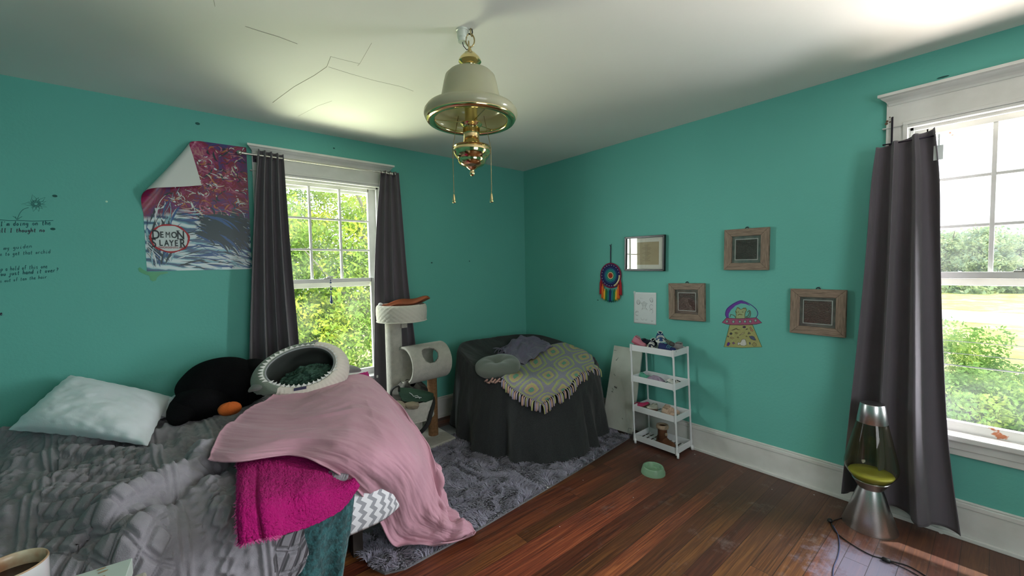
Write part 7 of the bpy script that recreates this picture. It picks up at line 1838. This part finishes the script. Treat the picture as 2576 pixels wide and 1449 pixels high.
# bits of paper on the rug and the floor
rng = random.Random(21)
for (px, py, z, s) in ((1378, 1226, .036, 5), (1372, 1222, .036, 3), (1494, 1157, .034, 3), (1131, 1130, .034, 3), (1748, 1143, .002, 3), (1593, 1252, .002, 2), (1467, 1208, .002, 2), (2048, 1245, .002, 3), (1942, 1231, .002, 2), (2366, 1341, .002, 6), (1408, 1325, .002, 2), (1640, 1190, .002, 2)):
    p = at(px, py, Z=z); r = s * 0.0016; b = MB(); b.add([(p.x + r * math.cos(a) * rng.uniform(.6, 1.3), p.y + r * math.sin(a) * rng.uniform(.6, 1.3), p.z + 0.001 * (i % 2)) for i, a in enumerate(np.linspace(0, 2 * PI, 6)[:-1])] , [(0, 1, 2, 3, 4)])
    solo('paper_scrap', b, mat('scrap_white', (0.75, 0.75, 0.75), 0.8), 'tiny white scrap of paper on the rug or floor', 'scrap', 'scraps on the floor', solid=0.0008)

# ------------------------------------------------------------------ dresser near the camera, with a mug and a box on it
t = thing('dresser', 'wooden dresser just below the picture edge, under the white mug', 'dresser', (-3.8, -2.83, 0))
M_DRS = mat('painted_dresser', (0.42, 0.40, 0.36), 0.6)
b = MB(); b.box((-4.40, -3.06, 0.905), (-3.238, -2.565, 0.930)); part('top', b, M_DRS, t, True, bevel=0.004)
b = MB(); b.box((-4.38, -3.04, 0.08), (-3.25, -2.58, 0.905)); part('carcass', b, M_DRS, t, True, bevel=0.003)
for i in range(3):
    b = MB(); b.box((-4.35, -3.058, 0.12 + i * 0.262), (-3.28, -3.040, 0.365 + i * 0.262)); d_ = part('drawer', b, M_DRS, t, True, bevel=0.003)
    for x in (-4.08, -3.49):
        b = MB(); b.lathe([(0.008, 0), (0.008, 0.012), (0.016, 0.018), (0.014, 0.026), (0, 0.028)], 16, M=Matrix.Translation((x, -3.058, 0.24 + i * 0.262)) @ Matrix.Rotation(PI / 2, 4, 'X')); part('knob', b, M_STEEL, d_, True, smooth=True)
for x in (-4.34, -3.29):
    for y in (-3.0, -2.66):
        b = MB(); b.box((x - 0.025, y - 0.025, 0), (x + 0.025, y + 0.025, 0.08)); part('leg', b, M_DRS, t, True)
mc = at(22, 1424, Z=1.030); mx_, my_ = mc.x, mc.y
t = thing('mug', 'white mug of black coffee with a stained rim at the bottom left', 'mug', (mx_, my_, 0.93))
M_CER = mat('white_ceramic', (0.74, 0.74, 0.76), 0.18, coat=0.3)
M_CERI = mat('coffee_stained_ceramic', (0.62, 0.58, 0.42), 0.25, noise=(25, (0.40, 0.22, 0.12), 0.14))
b = MB(); b.lathe([(0.030, 0.930), (0.036, 0.934), (0.0405, 0.960), (0.0415, 1.022), (0.0420, 1.028)], 64, (mx_, my_, 0)); b.f = b.f[:-1] if False else b.f
part('body', b, M_CER, t, True, smooth=True, auto=60)
b.f.pop(); b.m.pop()
t.children[0].data = make_mesh('body', b, M_CER, WM[t.name].inverted(), True)
b = MB(); b.lathe([(0.0420, 1.028), (0.0412, 1.0305), (0.0395, 1.0295), (0.0385, 1.020), (0.0380, 0.960), (0.030, 0.940), (0.0, 0.938)], 64, (mx_, my_, 0)); b.f = [f for f in b.f if len(f) < 10]; b.m = [0] * len(b.f); part('inside', b, M_CERI, t, True, smooth=True, label='coffee-stained cream inside')
b = MB(); b.lathe([(0.0, 1.008), (0.0384, 1.008)], 64, (mx_, my_, 0)); b.f = [f for f in b.f if len(f) < 10]; b.m = [0] * len(b.f); part('coffee', b, mat('black_coffee', (0.018, 0.006, 0.005), 0.12), t, True, smooth=True)
b = MB(); b.tube([(mx_ + (0.040 + 0.026 * math.sin(k)) * math.cos(rad(200)), my_ + (0.040 + 0.026 * math.sin(k)) * math.sin(rad(200)), 0.978 + 0.028 * math.cos(k)) for k in np.linspace(0.05, PI - 0.05, 14)], 0.0055, 10); part('handle', b, M_CER, t, True, smooth=True)
K1 = at(333, 1403, Z=1.03); K2 = at(185, 1449, Z=1.03); e_ = (K2 - K1).normalized(); nrm = Vector((e_.y, -e_.x, 0)); nrm = nrm if nrm.dot(CV - K1) > 0 else -nrm
t = thing('stained_box', 'pale white box with brown drips on its lid, right of the mug', 'box', (K1.x, K1.y, 0.93))
def bxq(mb, o, a, c, z0, z1): mb.add([o + Vector((0, 0, z)) for z in ()] or [Vector((p.x, p.y, z)) for z in (z0, z1) for p in (o, o + a, o + a + c, o + c)], [(0, 3, 2, 1), (4, 5, 6, 7), (0, 1, 5, 4), (1, 2, 6, 5), (2, 3, 7, 6), (3, 0, 4, 7)])
b = MB(); bxq(b, K1 + e_ * 0.002, e_ * 0.10, nrm * 0.11, 0.93, 1.012); part('carton', b, mat('white_card', (0.66, 0.68, 0.70), 0.6), t, True, bevel=0.001)
b = MB(); bxq(b, K1, e_ * 0.104, nrm * 0.114, 1.005, 1.030); ld = part('lid', b, mat('pale_mint_card', (0.52, 0.62, 0.58), 0.5, noise=(30, (0.56, 0.64, 0.60), 0.3)), t, True, bevel=0.001)
b = MB(); rng = random.Random(3)
for i in range(7):
    o_ = K1 + e_ * rng.uniform(0.01, 0.09) + nrm * rng.uniform(0.004, 0.05); o_.z = 1.0306; b.ell(o_, (rng.uniform(.002, .006), rng.uniform(.001, .003), 0.0004), 12, 6)
part('coffee_drip', b, mat('coffee_stain', (0.38, 0.26, 0.15), 0.6), ld, True)
